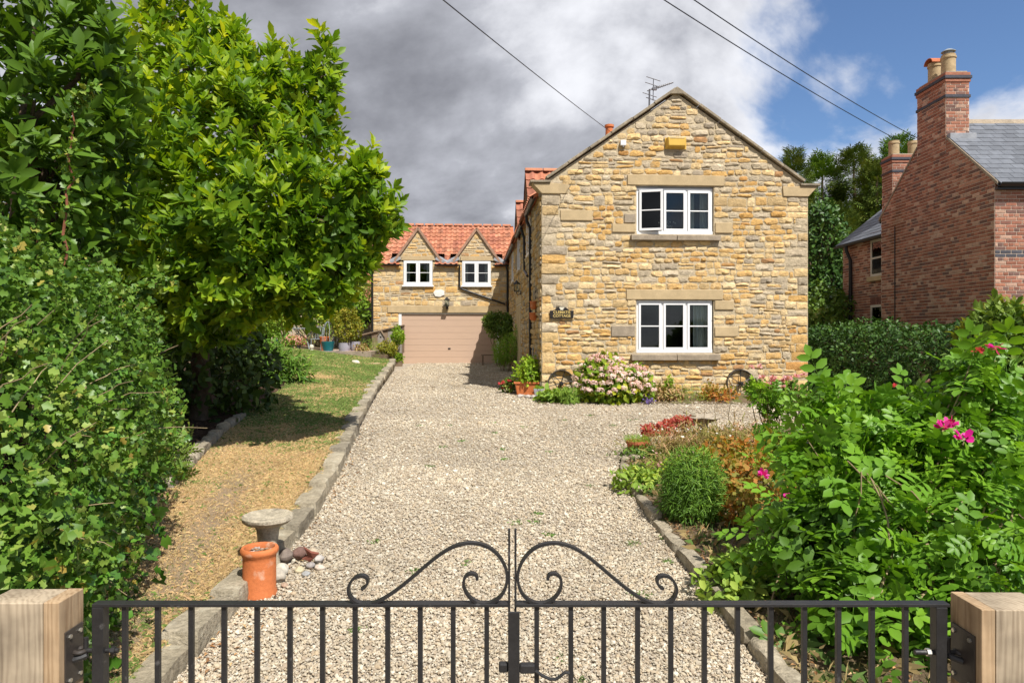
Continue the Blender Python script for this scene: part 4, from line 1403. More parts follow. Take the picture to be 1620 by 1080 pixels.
wheel('iron cart wheel half hidden beside the pink hydrangea', 0.44, 0.31, 0.18, 0.30, 0.2, 'old iron cart wheels')
wheel('iron cart wheel leaning right of the lower window', 4.62, 0.33, 0.18, 0.28, 0.45, 'old iron cart wheels')

# hanging terracotta pots and lantern on the shaded side wall
hp = thing('wall_planter', 'terracotta double wall pot hanging beside the downpipe', 'planter', on_house(-0.09, 1.05, 1.75), HA)
for z, rr in ((0.0, 0.10), (0.28, 0.085)):
    m = MB(); m.lathe([(rr * 0.5, 0), (rr, 0.05), (rr * 1.05, 0.17), (rr * 1.15, 0.17), (rr * 1.15, 0.20), (rr * 0.9, 0.20), (rr * 0.8, 0.08)], 14, (0, 0, z)); m.build('bowl', M['terracotta'], hp, smooth=True)
m = MB(); m.tube([(0.05, 0, 0.1), (0.05, 0, 0.75)], 0.012, 6); m.build('hanger', M['plate'], hp)


def lantern(label, loc, rotz, s=1.0):
    t = thing('wall_lantern', label, 'lantern', loc, rotz, 'outdoor wall lanterns')
    m = MB(); m.box(-0.05 * s, 0.05 * s, -0.03, 0.0, -0.12 * s, 0.02 * s); m.build('backplate', M['iron'], t, bevel=0.006)
    m = MB(); m.tube([(0, -0.02, -0.08 * s), (0, -0.12 * s, -0.12 * s), (0, -0.17 * s, -0.06 * s), (0, -0.16 * s, 0.0)], 0.012, 8); m.build('bracket', M['iron'], t, smooth=True)
    m = MB()
    for a in range(4):
        x, y = (0.085 if a % 2 else -0.085) * s, (-0.16 + (0.085 if a // 2 else -0.085)) * s
        m.box(x - 0.007, x + 0.007, y - 0.007, y + 0.007, 0.0, 0.25 * s)
    m.box(-0.095 * s, 0.095 * s, -0.255 * s, -0.065 * s, -0.012, 0.01); m.build('cage', M['iron'], t)
    m = MB(); m.lathe([(0.14 * s, 0.25 * s), (0.13 * s, 0.27 * s), (0.05 * s, 0.34 * s), (0.02, 0.38 * s)], 4, (0, -0.16 * s, 0)); m.build('cap', M['iron'], t)
    m = MB(); m.box(-0.075 * s, 0.075 * s, -0.235 * s, -0.085 * s, 0.012, 0.245 * s); m.build('glass', M['glass'], t)
    return t
lantern('small black lantern on the shaded side wall by the door', on_house(-0.05, 5.9, 2.78), HA - math.pi / 2, 0.9)

# ================================================================== the garage wing
gar = thing('garage_wing', 'lower stone wing with orange pantile roof, two gabled dormers and garage door', 'house', on_house(0, LEN, 0.2), HA)
GL, GE = -5.86, 4.30
D = dict(dx0=-4.58, dx1=-0.56, dzt=2.09)
Wn = [(-4.50, -3.27), (-2.03, -0.80)]
WZ = (3.30, 4.36); DAP = 5.70; DHW = 1.0
m = MB()
m.prism([(GL, -0.6), (D['dx0'] - 0.12, -0.6), (D['dx0'] - 0.12, D['dzt'] + 0.06), (GL, D['dzt'] + 0.06)], 0, 0.3)
m.prism([(D['dx1'] + 0.1, -0.6), (0.0, -0.6), (0.0, D['dzt'] + 0.06), (D['dx1'] + 0.1, D['dzt'] + 0.06)], 0, 0.3)
m.prism([(GL, D['dzt'] + 0.06), (0, D['dzt'] + 0.06), (0, WZ[0]), (GL, WZ[0])], 0, 0.3)
xsplit = [GL, Wn[0][0], Wn[0][1], Wn[1][0], Wn[1][1], 0.0]
for a, b in ((0, 1), (2, 3), (4, 5)):
    m.prism([(xsplit[a], WZ[0]), (xsplit[b], WZ[0]), (xsplit[b], GE), (xsplit[a], GE)], 0, 0.3)
for a, b in Wn:
    xc = (a + b) / 2
    m.prism([(a, WZ[1]), (b, WZ[1]), (xc + DHW * (DAP - WZ[1]) / (DAP - 4.30), WZ[1]), (xc, DAP), (xc - DHW * (DAP - WZ[1]) / (DAP - 4.30), WZ[1])][0:5], 0, 0.3) if False else m.prism([(xc - 0.93, WZ[1]), (xc + 0.93, WZ[1]), (xc, DAP - 0.03)], 0, 0.3)
fw = m.build('front_wall', M['mortar'], gar)
lint = (-5.16, -0.06, D['dzt'] + 0.06, D['dzt'] + 0.34)
dl_ = [(a - 0.06, b + 0.06, WZ[1], WZ[1] + 0.19) for a, b in Wn]
gh = [(D['dx0'] - 0.12, D['dx1'] + 0.1, -0.6, D['dzt'] + 0.06), lint] + [(a, b, WZ[0] - 0.02, WZ[1]) for a, b in Wn] + dl_
stg = rubble(lambda z: GL, lambda z: 0.0, -0.2, GE, gh, (0.14, 0.27), (0.20, 0.46), 31, breaks=[lint[2], lint[3], WZ[0] - 0.02])
for a, b in Wn:
    xc = (a + b) / 2; sl_ = (DAP - WZ[1]) / 0.93
    stg += rubble(lambda z: xc - 0.93 + (z - WZ[1]) / sl_ + 0.03, lambda z: xc + 0.93 - (z - WZ[1]) / sl_ - 0.03, WZ[1] + 0.19, DAP - 0.2, [], (0.10, 0.17), (0.16, 0.42), 33)
lay(stg, fw, lambda x, z: (x, 0.004, z), 0.0, 280, lambda r, x, z: stone_colour(r, 0.12), depth=(0.012, 0.03), gap=(0.042, 0.038), seed=15)
m = MB(); m.box(lint[0], lint[1], -0.05, 0.2, lint[2], lint[3]); m.build('lintel', M['dressed'], gar, bevel=0.01)
for q in dl_:
    m = MB(); m.box(q[0], q[1], -0.05, 0.2, q[2], q[3]); m.build('lintel', M['dressed'], gar, bevel=0.01)
for (a, b) in Wn:
    window(gar, a + 0.01, b - 0.01, WZ[0], WZ[1] - 0.005, -0.03, 2, fr=0.06, sash=0.06, curtain=[(a + 0.05, a + 0.26), (b - 0.26, b - 0.05)])
    m = MB(); m.box(a - 0.05, b + 0.05, -0.11, 0.05, WZ[0] - 0.055, WZ[0] - 0.002); m.build('sill', M['white'], gar, bevel=0.006)
# door: ribbed panels
m = MB(); z0 = D['dzt']
m.box(D['dx0'] - 0.12, D['dx0'], 0.0, 0.1, -0.05, z0 + 0.06); m.box(D['dx1'], D['dx1'] + 0.1, 0.0, 0.1, -0.05, z0 + 0.06); m.box(D['dx0'], D['dx1'], 0.02, 0.1, z0, z0 + 0.06)
gd = m.build('garage_door', M['white'], gar)
nn = 8; ph = z0 / nn
for k in range(nn):
    m = MB(); m.box(D['dx0'] + 0.003, D['dx1'] - 0.003, 0.05, 0.09, k * ph + 0.002, (k + 1) * ph - 0.003)
    m.build('panel', M['door_pink'], gd, bevel=0.005)
m = MB(); m.box(D['dx0'], D['dx1'], 0.092, 0.12, 0, z0); m.build('backing', M['door_pink'], gd)
m = MB(); xm = (D['dx0'] + D['dx1']) / 2; m.box(xm - 0.05, xm + 0.05, 0.03, 0.05, 0.60, 0.66); m.tube([(xm - 0.045, 0.02, 0.63), (xm + 0.045, 0.02, 0.63)], 0.009, 6); m.build('handle', M['iron'], gd)
# body and roof
m = MB(); m.box(GL, GL + 0.3, 0.301, 5.0, -0.6, GE); m.build('end_wall', M['mortar'], gar)
m = MB(); m.prism_x([(0.3, GE), (2.5, 6.20), (4.9, GE)], GL + 0.02, GL + 0.3); m.build('end_gable', M['mortar'], gar)
RZ = 6.26; RS = (RZ - 4.24) / 2.6
m = MB(); m.prism_x([(0.32, 4.18 + 0.42 * (RZ - 4.24) / 2.6), (2.5, RZ - 0.06), (5.1, 4.18), (5.1, 4.10), (2.5, RZ - 0.14), (0.32, 4.10 + 0.42 * (RZ - 4.24) / 2.6)], GL - 0.1, 0.3); groof = m.build('roof', M['clay'], gar)
m = MB()
for xa, xb in ((GL - 0.1, -4.67), (-3.10, -2.20), (-0.63, 0.3)):
    m.prism_x([(-0.10, 4.18), (0.33, 4.18 + 0.43 * (RZ - 4.24) / 2.6), (0.33, 4.10 + 0.43 * (RZ - 4.24) / 2.6), (-0.10, 4.10)], xa, xb)
m.build('eaves_boarding', M['clay'], groof)
gl_len = math.hypot(2.62, 2.62 * RS)
cols = int((0.3 - GL + 0.12) / 0.235)
def gkeep(u, v):
    x = GL - 0.12 + u; z = 4.2 + v / gl_len * (RZ - 4.2)
    for a, b in Wn:
        xc = (a + b) / 2
        if abs(x - xc) < 0.98 * (DAP - z) / (DAP - 4.30) - 0.16: return False
    return True
pantiles('roof_tiles', groof, (GL - 0.12, -0.12, 4.19), (1, 0, 0), (0, 1, RS), cols, 10, 0.235, gl_len / 10, gkeep, 9)
pantiles('roof_tiles', groof, (0.3, 5.12, 4.19), (-1, 0, 0), (0, -1, RS), cols, 10, 0.235, gl_len / 10, None, 10)
ridge_tiles(groof, (GL - 0.12, 2.5, RZ - 0.03), (0.25, 2.5, RZ - 0.03), 0.12)
for (a, b) in Wn:
    xc = (a + b) / 2
    dm = MB()
    zf = 4.24; s_ = (DAP + 0.03 - zf) / 1.06
    for s in (-1, 1):
        dm.add([(xc, -0.05, DAP + 0.03), (xc, 2.3, DAP + 0.03), (xc + s * 1.06, 1.0, zf), (xc + s * 1.06, -0.05, zf),
                (xc, -0.05, DAP - 0.05), (xc, 2.3, DAP - 0.05), (xc + s * 1.06, 1.0, zf - 0.08), (xc + s * 1.06, -0.05, zf - 0.08)],
               [(0, 1, 2, 3), (7, 6, 5, 4), (0, 4, 5, 1), (1, 5, 6, 2), (2, 6, 7, 3), (3, 7, 4, 0)])
    dr = dm.build('dormer_roof', M['clay'], gar)
    for s in (-1, 1):
        m = MB(); p0 = Vector((xc + s * 1.05, 0, zf + 0.02)); p1 = Vector((xc, 0, DAP + 0.04))
        t = (p1 - p0).normalized(); nn_ = Vector((-t.z, 0, t.x)) * (1 if s < 0 else -1)
        vs = []
        for yy in (-0.09, 0.12):
            for q in (p0, p1): vs.append((q.x - nn_.x * 0.06, yy, q.z - nn_.z * 0.06))
            for q in (p1, p0): vs.append((q.x + nn_.x * 0.035, yy, q.z + nn_.z * 0.035))
        m.add(vs, [(0, 1, 2, 3), (7, 6, 5, 4), (0, 4, 5, 1), (1, 5, 6, 2), (2, 6, 7, 3), (3, 7, 4, 0)])
        m.build('verge', M['verge'], dr)
        m = MB(); m.add([(xc + s * 0.72, -0.075, 4.40), (xc + s * 1.02, -0.08, 4.23), (xc + s * 1.30, -0.11, 4.22), (xc + s * 0.80, -0.07, 4.56),
                         (xc + s * 0.72, 0.1, 4.42), (xc + s * 1.02, 0.1, 4.25), (xc + s * 1.32, 0.12, 4.36), (xc + s * 0.82, 0.12, 4.6)],
                        [(0, 1, 2, 3), (4, 7, 6, 5), (0, 4, 5, 1), (1, 5, 6, 2), (2, 6, 7, 3), (3, 7, 4, 0)])
        m.build('lead_flashing', M['lead'], dr)
gutter(gar, (GL - 0.1, -0.15, 4.18), (Wn[0][0] - 0.08, -0.15, 4.17)); gutter(gar, (Wn[0][1] + 0.08, -0.15, 4.18), (Wn[1][0] - 0.08, -0.15, 4.17)); gutter(gar, (Wn[1][1] + 0.08, -0.15, 4.18), (-0.05, -0.15, 4.17))
pipe('downpipe', gar, [(GL + 0.02, -0.13, 4.14), (GL + 0.06, -0.06, 3.95), (GL + 0.07, -0.055, 0.9)], 0.045)
pipe('downpipe', gar, [(-2.14, -0.14, 4.14), (-2.14, -0.06, 4.0), (-2.14, -0.055, 3.22), (-1.95, -0.06, 3.12), (-0.2, -0.06, 2.52)], 0.038)
pipe('downpipe', gar, [(-0.16, -0.14, 4.14), (-0.10, -0.06, 3.9), (-0.10, -0.055, 0.0)], 0.045)
lp = MB(); nv = 14; vs = []
for k in range(nv):
    a = 2 * math.pi * k / nv; rr = 1 + R.uniform(-0.12, 0.12)
    vs.append((-3.0 + 0.24 * rr * math.cos(a), -0.05, 2.98 + 0.15 * rr * math.sin(a)))
lp.add(vs + [(v[0] * 0.98 - 0.06, 0.02, v[2]) for v in vs] + [(-3.0, -0.065, 2.98)], [(k, (k + 1) % nv, 2 * nv) for k in range(nv)] + [(k, k + nv, (k + 1) % nv + nv, (k + 1) % nv) for k in range(nv)])
lp.build('pale_stone', M['lichen'], fw, smooth=True)
lantern('black lantern above the pink garage door', on_house(-2.66, LEN - 0.055, 2.62), HA, 1.0)

# ================================================================== the brick neighbour
nb = thing('brick_house', 'red brick house with slate roof and tall chimney at the right edge', 'house', (9.9, 14.0, 0.4))
BR = [(0.38, 0.165, 0.105), (0.32, 0.135, 0.088), (0.46, 0.235, 0.16), (0.25, 0.115, 0.085), (0.52, 0.33, 0.24), (0.41, 0.19, 0.125), (0.35, 0.15, 0.10), (0.20, 0.115, 0.095)]
BLUE = (0.085, 0.085, 0.10)
NZ = 0.4
EV = 5.33 - NZ; RDG = 7.14 - NZ; ND = 4.3
m = MB()
m.prism_x([(0, -0.5), (ND, -0.5), (ND, EV), (ND / 2, RDG - 0.02), (0, EV)], 0.0, 0.3)
gwl = m.build('gable_wall', M['brick_mortar'], nb)
m = MB(); m.box(0.301, 6, 0.0, 0.3, -0.5, EV); fwl = m.build('front_wall', M['brick_mortar'], nb)
m = MB(); m.box(-0.5, 0.5, -0.5, 0.0, -0.5, 0.5)
bme = bpy.data.meshes.new('brick')
mm = MB(); e = 0.06
mm.add([(-.5, 1, -.5), (.5, 1, -.5), (.5, 1, .5), (-.5, 1, .5), (-.5, -.6, -.5), (.5, -.6, -.5), (.5, -.6, .5), (-.5, -.6, .5), (-.485, -1, -.45), (.485, -1, -.45), (.485, -1, .45), (-.485, -1, .45)],
       [(8, 9, 10, 11), (4, 5, 9, 8), (5, 6, 10, 9), (6, 7, 11, 10), (7, 4, 8, 11), (0, 1, 5, 4), (1, 2, 6, 5), (2, 3, 7, 6), (3, 0, 4, 7)])
BV, BF = mm.v, mm.f
bme = mm.mesh('brick', M['brick_obj'])


class Bricks:
    def __init__(self, parent): self.p = parent; self.v = []; self.f = []; self.c = []; self.n = 0
    def one(self, x, y, z, L_, axis, col, single, h=0.060):
        d = 0.008
        if single:
            put('brick', bme, self.p, (x, y, z), (0, 0, 0 if axis == 'x' else -math.pi / 2), (L_, d, h), color=col); self.n += 1
        else:
            b = len(self.v)
            for a, bb, c in BV:
                a, bb, c = a * L_, bb * d, c * h
                self.v.append((x + a, y + bb, z + c) if axis == 'x' else (x + bb, y - a, z + c))
            self.f += [tuple(q + b for q in f) for f in BF]; self.c += [col] * len(BV)
    def done(self, name='brickwork'):
        if self.v:
            m = MB(); m.v = self.v; m.f = self.f; m.c = self.c
            put(name, m.mesh(name, M['brick_attr']), self.p, kind='stuff')


def bcol(r, z, band=()):
    for a, b in band:
        if a <= z <= b: kk = r.uniform(0.8, 1.2); return [c * kk for c in BLUE]
    k = r.uniform(0.85, 1.12); return [c * k for c in r.choice(BR)]


def courses(B, axis, u0, u1, z0, z1, place, single, band=(), lim=None, seed=1, hole=()):
    r = random.Random(seed); z = z0; row = 0
    while z < z1 - 0.02:
        head = row % 4 == 3
        bl = 0.1125 if head else 0.225
        u = u0 - (bl / 2 if row % 2 else 0)
        while u < u1 - 0.01:
            a, b = max(u, u0) + 0.007, min(u + bl, u1) - 0.007
            zc = z + 0.0325
            ok = b - a > 0.03
            if ok and lim:
                lo_, hi_ = lim(zc + 0.03); a, b = max(a, lo_), min(b, hi_); ok = b - a > 0.03
            for hx0, hx1, hz0, hz1 in hole:
                if ok and hz0 < zc < hz1 and a < hx1 and b > hx0:
                    if a < hx0: b = min(b, hx0)
                    elif b > hx1: a = max(a, hx1)
                    else: ok = False
                    ok = ok and b - a > 0.03
            if ok:
                x, y = place((a + b) / 2)
                B.one(x, y, zc, b - a, axis, bcol(r, zc, band), single((a + b) / 2, zc))
            u += bl
        z += 0.075; row += 1


bz = 3.75 - NZ
B1 = Bricks(fwl)
courses(B1, 'x', 0.0, 3.4, 0.6, EV - 0.06, lambda u: (u, 0.0), lambda u, z: u < 0.62 and 1.7 < z < EV, band=[(bz - 0.08, bz + 0.08)], seed=4); B1.done()
B2 = Bricks(gwl)
slope = (RDG - EV) / (ND / 2)
courses(B2, 'y', 0.0, ND, 0.6, RDG - 0.1, lambda u: (0.0, u), lambda u, z: u < 0.75 and 3.0 < z < EV, band=[], lim=lambda z: (0.0, ND) if z < EV else ((z - EV) / slope + 0.03, ND - (z - EV) / slope - 0.03), seed=6); B2.done()
# roof of single slates
m = MB(); m.prism_x([(-0.16, EV - 0.16), (ND / 2, RDG + 0.0), (ND + 0.16, EV - 0.16), (ND + 0.16, EV - 0.22), (ND / 2, RDG - 0.08), (-0.16, EV - 0.22)], 0.03, 6)
nroof = m.build('roof', M['slate'], nb)
sme = MB(); sme.box(-0.5, 0.5, 0, 1, 0, 1); slate_me = sme.mesh('slate', M['slate_obj'])
sa = math.atan2(RDG - EV + 0.16, ND / 2 + 0.16); sln = math.hypot(RDG - EV + 0.16, ND / 2 + 0.16)
rows = 14; r_ = random.Random(9)
for j in range(rows):
    x = 0.0 - (0.13 if j % 2 else 0)
    while x < 3.4:
        w = 0.26
        a, b = max(x, 0.0), x + w
        q = 0.10 + j * sln / rows * 0.985 - 0.10
        yy, zz = -0.18 + q * math.cos(sa), EV - 0.165 + q * math.sin(sa)
        k = r_.uniform(0.8, 1.2)
        put('slate', slate_me, nroof, ((a + b) / 2, yy, zz + 0.008 + r_.uniform(0, 0.004)), (sa - 0.035, 0, 0), (b - a - 0.006, sln / rows * 1.35, 0.008), color=(0.135 * k, 0.145 * k, 0.165 * k))
        x += w
m = MB(); m.prism_x([(ND / 2 - 0.14, RDG - 0.10), (ND / 2, RDG + 0.06), (ND / 2 + 0.14, RDG - 0.10)], 0.53, 6); m.build('ridge', M['sill'], nroof)
for s in (0, 1):
    m = MB()
    Yf = (lambda v: v) if s == 0 else (lambda v: ND - v)
    ye = 1.545 if s == 0 else ND - 2.675; ze = EV - 0.10 + (RDG - EV + 0.10) * (ye + 0.1) / (ND / 2 + 0.1)
    m.add([(-0.02, Yf(-0.1), EV - 0.10), (-0.02, Yf(ye), ze), (-0.02, Yf(ye), ze - 0.06), (-0.02, Yf(-0.1), EV - 0.17),
           (0.06, Yf(-0.1), EV - 0.10), (0.06, Yf(ye), ze), (0.06, Yf(ye), ze - 0.06), (0.06, Yf(-0.1), EV - 0.17)],
          [(0, 1, 2, 3), (7, 6, 5, 4), (0, 4, 5, 1), (1, 5, 6, 2), (2, 6, 7, 3), (3, 7, 4, 0)])
    m.build('verge', M['sill'], nroof)
gutter(nb, (-0.02, -0.17, EV - 0.14), (5, -0.17, EV - 0.14), 0.07)
m = MB(); m.box(-0.01, 5, -0.10, -0.02, EV - 0.26, EV - 0.20); m.build('fascia', M['black'], nb)


def stack(parent, x0, x1, y0, y1, z0, z1, bands, single, seed, caps=2, front=True):
    m = MB(); m.box(x0, x1, y0, y1, z0, z1 - 0.02); s_ = m.build('chimney', M['brick_mortar'], parent)
    B = Bricks(s_)
    courses(B, 'x', x0, x1, z0, z1 - 0.24, lambda u: (u, y0), single, seed=seed)
    courses(B, 'y', y0, y1, z0, z1 - 0.24, lambda u: (x0, u), lambda u, z: False, seed=seed + 1); B.done()
    for k, (zb, ov) in enumerate(((z1 - 0.235, 0.025), (z1 - 0.16, 0.045), (z1 - 0.085, 0.02))):
        m = MB(); m.cur = BLUE if k == 1 else BR[0]
        m.box(x0 - ov, x1 + ov, y0 - ov, y1 + ov, zb, zb + 0.07); m.build('oversail_course', M['brick_attr'], s_, bevel=0.006)
    for zb in bands:
        m = MB(); m.cur = BLUE; m.box(x0 - 0.025, x1 + 0.025, y0 - 0.025, y1 + 0.025, zb, zb + 0.068); m.build('band_course', M['brick_attr'], s_, bevel=0.006)
    m = MB(); m.box(x0 + 0.02, x1 - 0.02, y0 + 0.02, y1 - 0.02, z1 - 0.02, z1 + 0.03); m.build('flaunching', M['sill'], s_, bevel=0.02)
    return s_


st1 = stack(nb, -0.012, 0.52, 1.56, 2.66, EV + 0.9, 8.10 - NZ, [7.51 - NZ], lambda u, z: z > 6.55 - NZ, 44)
m = MB(); m.box(0.0, 0.60, 1.42, 1.57, EV + slope * 1.42 - 0.06, EV + slope * 1.42 + 0.14); m.build('flashing', M['lead'], st1, bevel=0.01)
PC = [(0.15, 0.0), (0.148, 0.36), (0.165, 0.37), (0.165, 0.41), (0.148, 0.42), (0.15, 0.46), (0.12, 0.46), (0.11, 0.2)]
def pot(parent, x, y, z, s=1.0, n=18):
    m = MB(); m.lathe([(a * s, b * s) for a, b in PC], n, (x, y, z)); return m.build('chimney_pot', M['pot_buff'], parent, smooth=True)
p1 = pot(st1, 0.20, 1.80, 8.11 - NZ, 1.0)
m = MB(); m.tube([(0.20, 1.80, 8.55 - NZ), (0.20, 1.80, 8.66 - NZ)], 0.09, 14); m.lathe([(0.15, 0.0), (0.15, 0.012), (0.07, 0.06), (0.03, 0.075)], 18, (0.20, 1.80, 8.64 - NZ)); m.build('cowl', M['greymetal'], p1, smooth=True)
p2 = pot(st1, 0.20, 2.30, 8.11 - NZ, 1.0)
m = MB(); vs = []; n9 = 9
for xx in (0.03, 0.40):
    for q in range(n9):
        an = math.pi * q / (n9 - 1); vs.append((xx, 2.30 + 0.17 * math.cos(an), 8.56 - NZ + 0.13 * math.sin(an)))
    for q in range(n9):
        an = math.pi * q / (n9 - 1); vs.append((xx, 2.30 + 0.15 * math.cos(an), 8.56 - NZ + 0.11 * math.sin(an)))
fs = []
for q in range(n9 - 1):
    fs += [(q, q + 1, q + 19, q + 18), (9 + q, 27 + q, 28 + q, 10 + q), (q, q + 9, q + 10, q + 1), (18 + q, 19 + q, 28 + q, 27 + q)]
fs += [(0, 18, 27, 9), (8, 17, 35, 26)]
m.add(vs, fs); m.build('hood', M['clay'], p2, smooth=True)
# rear wing
WX = 0.33; WE = 4.97 - NZ
m = MB(); m.box(WX, WX + 0.3, ND, 7.1, -0.5, WE); rwl = m.build('rear_wall', M['brick_mortar'], nb)
m = MB(); m.box(WX + 0.3, 5, 6.8, 7.1, -0.5, WE); m.build('rear_end', M['brick_mortar'], nb)
B3 = Bricks(rwl)
rw_holes = [(4.75, 5.42, 3.75 - NZ, 4.78 - NZ), (4.75, 5.42, 1.7 - NZ, 2.95 - NZ)]
courses(B3, 'y', ND, 7.1, 0.6, WE - 0.02, lambda u: (WX, u), lambda u, z: False, seed=12, hole=rw_holes); B3.done()
for (a, b, c, d) in rw_holes:
    m = MB()
    m.box(WX - 0.034, WX + 0.01, a, a + 0.07, c, d); m.box(WX - 0.034, WX + 0.01, b - 0.07, b, c, d); m.box(WX - 0.035, WX + 0.01, a + 0.07, b - 0.07, d - 0.07, d); m.box(WX - 0.035, WX + 0.01, a + 0.07, b - 0.07, (c + d) / 2 - 0.025, (c + d) / 2 + 0.025); m.box(WX - 0.035, WX + 0.01, a + 0.07, b - 0.07, c, c + 0.07)
    w_ = m.build('window', M['sash'], nb)
    for pa, pb in ((c + 0.07, (c + d) / 2 - 0.025), ((c + d) / 2 + 0.025, d - 0.07)):
        mm = MB(); mm.box(WX - 0.020, WX - 0.014, a + 0.07, b - 0.07, pa, pb); mm.build('pane', M['glass'], w_)
    mm = MB(); mm.box(WX - 0.010, WX - 0.004, a + 0.07, b - 0.07, c + 0.07, d - 0.07); mm.build('dark_room_sheet', M['room'], w_)  # no room behind: interior darkness is put into this flat sheet's colour
    mm = MB(); mm.box(WX - 0.09, WX + 0.02, a - 0.08, b + 0.12, c - 0.13, c - 0.002); mm.build('sill', M['dressed'], w_, bevel=0.008)
    for q in range(9):
        mm = MB(); mm.cur = shade(BR[3], 0.6, 0.9)
        mm.box(WX - 0.009, WX + 0.05, a - 0.06 + q * 0.088, a - 0.06 + q * 0.088 + 0.078, d + 0.008, d + 0.22); mm.build('arch_brick', M['brick_attr'], w_)
m = MB(); m.prism([(WX - 0.15, WE - 0.12), (3.4, WE + 2.45), (6.6, WE - 0.12), (6.6, WE - 0.2), (3.4, WE + 2.37), (WX - 0.15, WE - 0.2)], ND + 0.02, 7.25)
rroof = m.build('rear_roof', M['slate'], nb)
ra = math.atan2(2.57, 3.22); r_ = random.Random(19)
for j in range(9):
    y = ND + 0.02 - (0.13 if j % 2 else 0)
    while y < 7.25:
        a, b = max(y, ND + 0.02), min(y + 0.26, 7.26); k = r_.uniform(0.8, 1.2)
        if b - a > 0.05:
            put('slate', slate_me, rroof, (WX - 0.17 + j * 0.2 * math.cos(ra), (a + b) / 2, WE - 0.125 + j * 0.2 * math.sin(ra) + 0.008), (ra - 0.035, 0, -math.pi / 2), (b - a - 0.006, 0.27, 0.008), color=(0.12 * k, 0.13 * k, 0.15 * k))
        y += 0.26
gutter(nb, (WX - 0.2, ND + 0.05, WE - 0.16), (WX - 0.2, 7.2, WE - 0.16), 0.06)
pipe('downpipe', nb, [(WX - 0.2, 6.5, WE - 0.2), (WX - 0.19, 6.5, WE - 0.34), (WX - 0.07, 6.5, WE - 0.62), (WX - 0.065, 6.5, -0.3)], 0.05)
pipe('soil_pipe', nb, [(WX - 0.075, 6.75, 2.1), (WX - 0.075, 6.75, 1.2), (WX - 0.065, 6.6, 0.9), (WX - 0.065, 6.55, -0.3)], 0.05)
st2 = stack(nb, 0.97, 1.9, 5.5, 6.05, WE, 7.26 - NZ, [6.75 - NZ], lambda u, z: False, 61)
pot(st2, 1.16, 5.77, 7.27 - NZ, 0.95); pot(st2, 1.72, 5.77, 7.27 - NZ, 0.95)
pipe('cable', nb, [(-0.02, 3.62, -0.4), (-0.02, 3.62, 4.5)], 0.012)
# ------------------------------------------------------------------ foliage
def tmpl(verts, tris): return np.array(verts, float), np.array(tris, int)
BROAD = tmpl([(0, 0, 0), (.5, 0, -.02), (1, 0, -.12), (.32, .17, .05), (.68, .19, .01), (.32, -.17, .05), (.68, -.19, .01)],
             [(0, 1, 3), (3, 1, 4), (4, 1, 2), (0, 5, 1), (5, 6, 1), (6, 2, 1)])
OVAL = tmpl([(0, 0, 0), (.5, 0, -.03), (1, 0, -.1), (.3, .26, .06), (.72, .24, .02), (.3, -.26, .06), (.72, -.24, .02)],
            [(0, 1, 3), (3, 1, 4), (4, 1, 2), (0, 5, 1), (5, 6, 1), (6, 2, 1)])
LOBED = tmpl([(0, 0, 0), (.45, 0, -.02), (1, 0, -.06), (.30, .42, .08), (.52, .20, .02), (.72, .34, .05), (.30, -.42, .08), (.52, -.20, .02), (.72, -.34, .05)],
             [(0, 1, 3), (3, 1, 4), (4, 1, 5), (5, 1, 2), (0, 6, 1), (6, 7, 1), (7, 8, 1), (8, 2, 1)])
NARROW = tmpl([(0, 0, 0), (.4, .055, .03), (.4, -.055, .03), (.75, .04, -.02), (.75, -.04, -.02), (1, 0, -.12)],
              [(0, 2, 1), (1, 2, 4), (1, 4, 3), (3, 4, 5)])
STRAP = tmpl([(0, -.03, 0), (0, .03, 0), (.45, .035, .05), (.45, -.035, .05), (.8, .025, -.05), (.8, -.025, -.05), (1, 0, -.2)],
             [(0, 1, 2), (0, 2, 3), (3, 2, 4), (3, 4, 5), (5, 4, 6)])
PETAL = tmpl([(0, 0, 0), (.6, .36, .06), (.6, -.36, .06), (1, .2, .12), (1, -.2, .12)], [(0, 2, 1), (1, 2, 4), (1, 4, 3)])


def compound(pairs, leaf, w, simple=False):
    V = []; T = []
    def leaflet(ox, oy, ang, L_):
        b = len(V); c, s = math.cos(ang), math.sin(ang)
        if simple:
            for (a, q, z) in ((0, 0, 0), (.45, w, .04), (.45, -w, .04), (1, 0, -.10)):
                V.append((ox + (a * c - q * s) * L_, oy + (a * s + q * c) * L_, z * L_ - 0.14 * ox * ox))
            T.extend([(b, b + 2, b + 1), (b + 1, b + 2, b + 3)])
            return
        for (a, q, z) in ((0, 0, 0), (.5, 0, -.02), (1, 0, -.10), (.28, w * .85, .06), (.70, w * .85, .02), (.28, -w * .85, .06), (.70, -w * .85, .02)):
            V.append((ox + (a * c - q * s) * L_, oy + (a * s + q * c) * L_, z * L_ - 0.14 * ox * ox))
        T.extend([(b, b + 1, b + 3), (b + 3, b + 1, b + 4), (b + 4, b + 1, b + 2), (b, b + 5, b + 1), (b + 5, b + 6, b + 1), (b + 6, b + 2, b + 1)])
    for k in range(pairs):
        t = 0.24 + 0.56 * k / max(1, pairs - 1)
        for s in (1, -1):
            leaflet(t, 0, s * 1.15, leaf * (0.85 + 0.3 * math.sin(t * 3)))
    leaflet(0.84, 0, 0, leaf * 1.05)
    b = len(V); V.extend([(0, .008, 0), (0, -.008, 0), (.86, 0, -.07)]); T.append((b, b + 1, b + 2))
    return tmpl(V, T)
ROSE = compound(3, 0.34, 0.30)
FERN = compound(6, 0.24, 0.20, True)
SPRAY = compound(4, 0.42, 0.12, True)


def norm(a): return a / np.maximum(np.linalg.norm(a, axis=-1, keepdims=True), 1e-9)


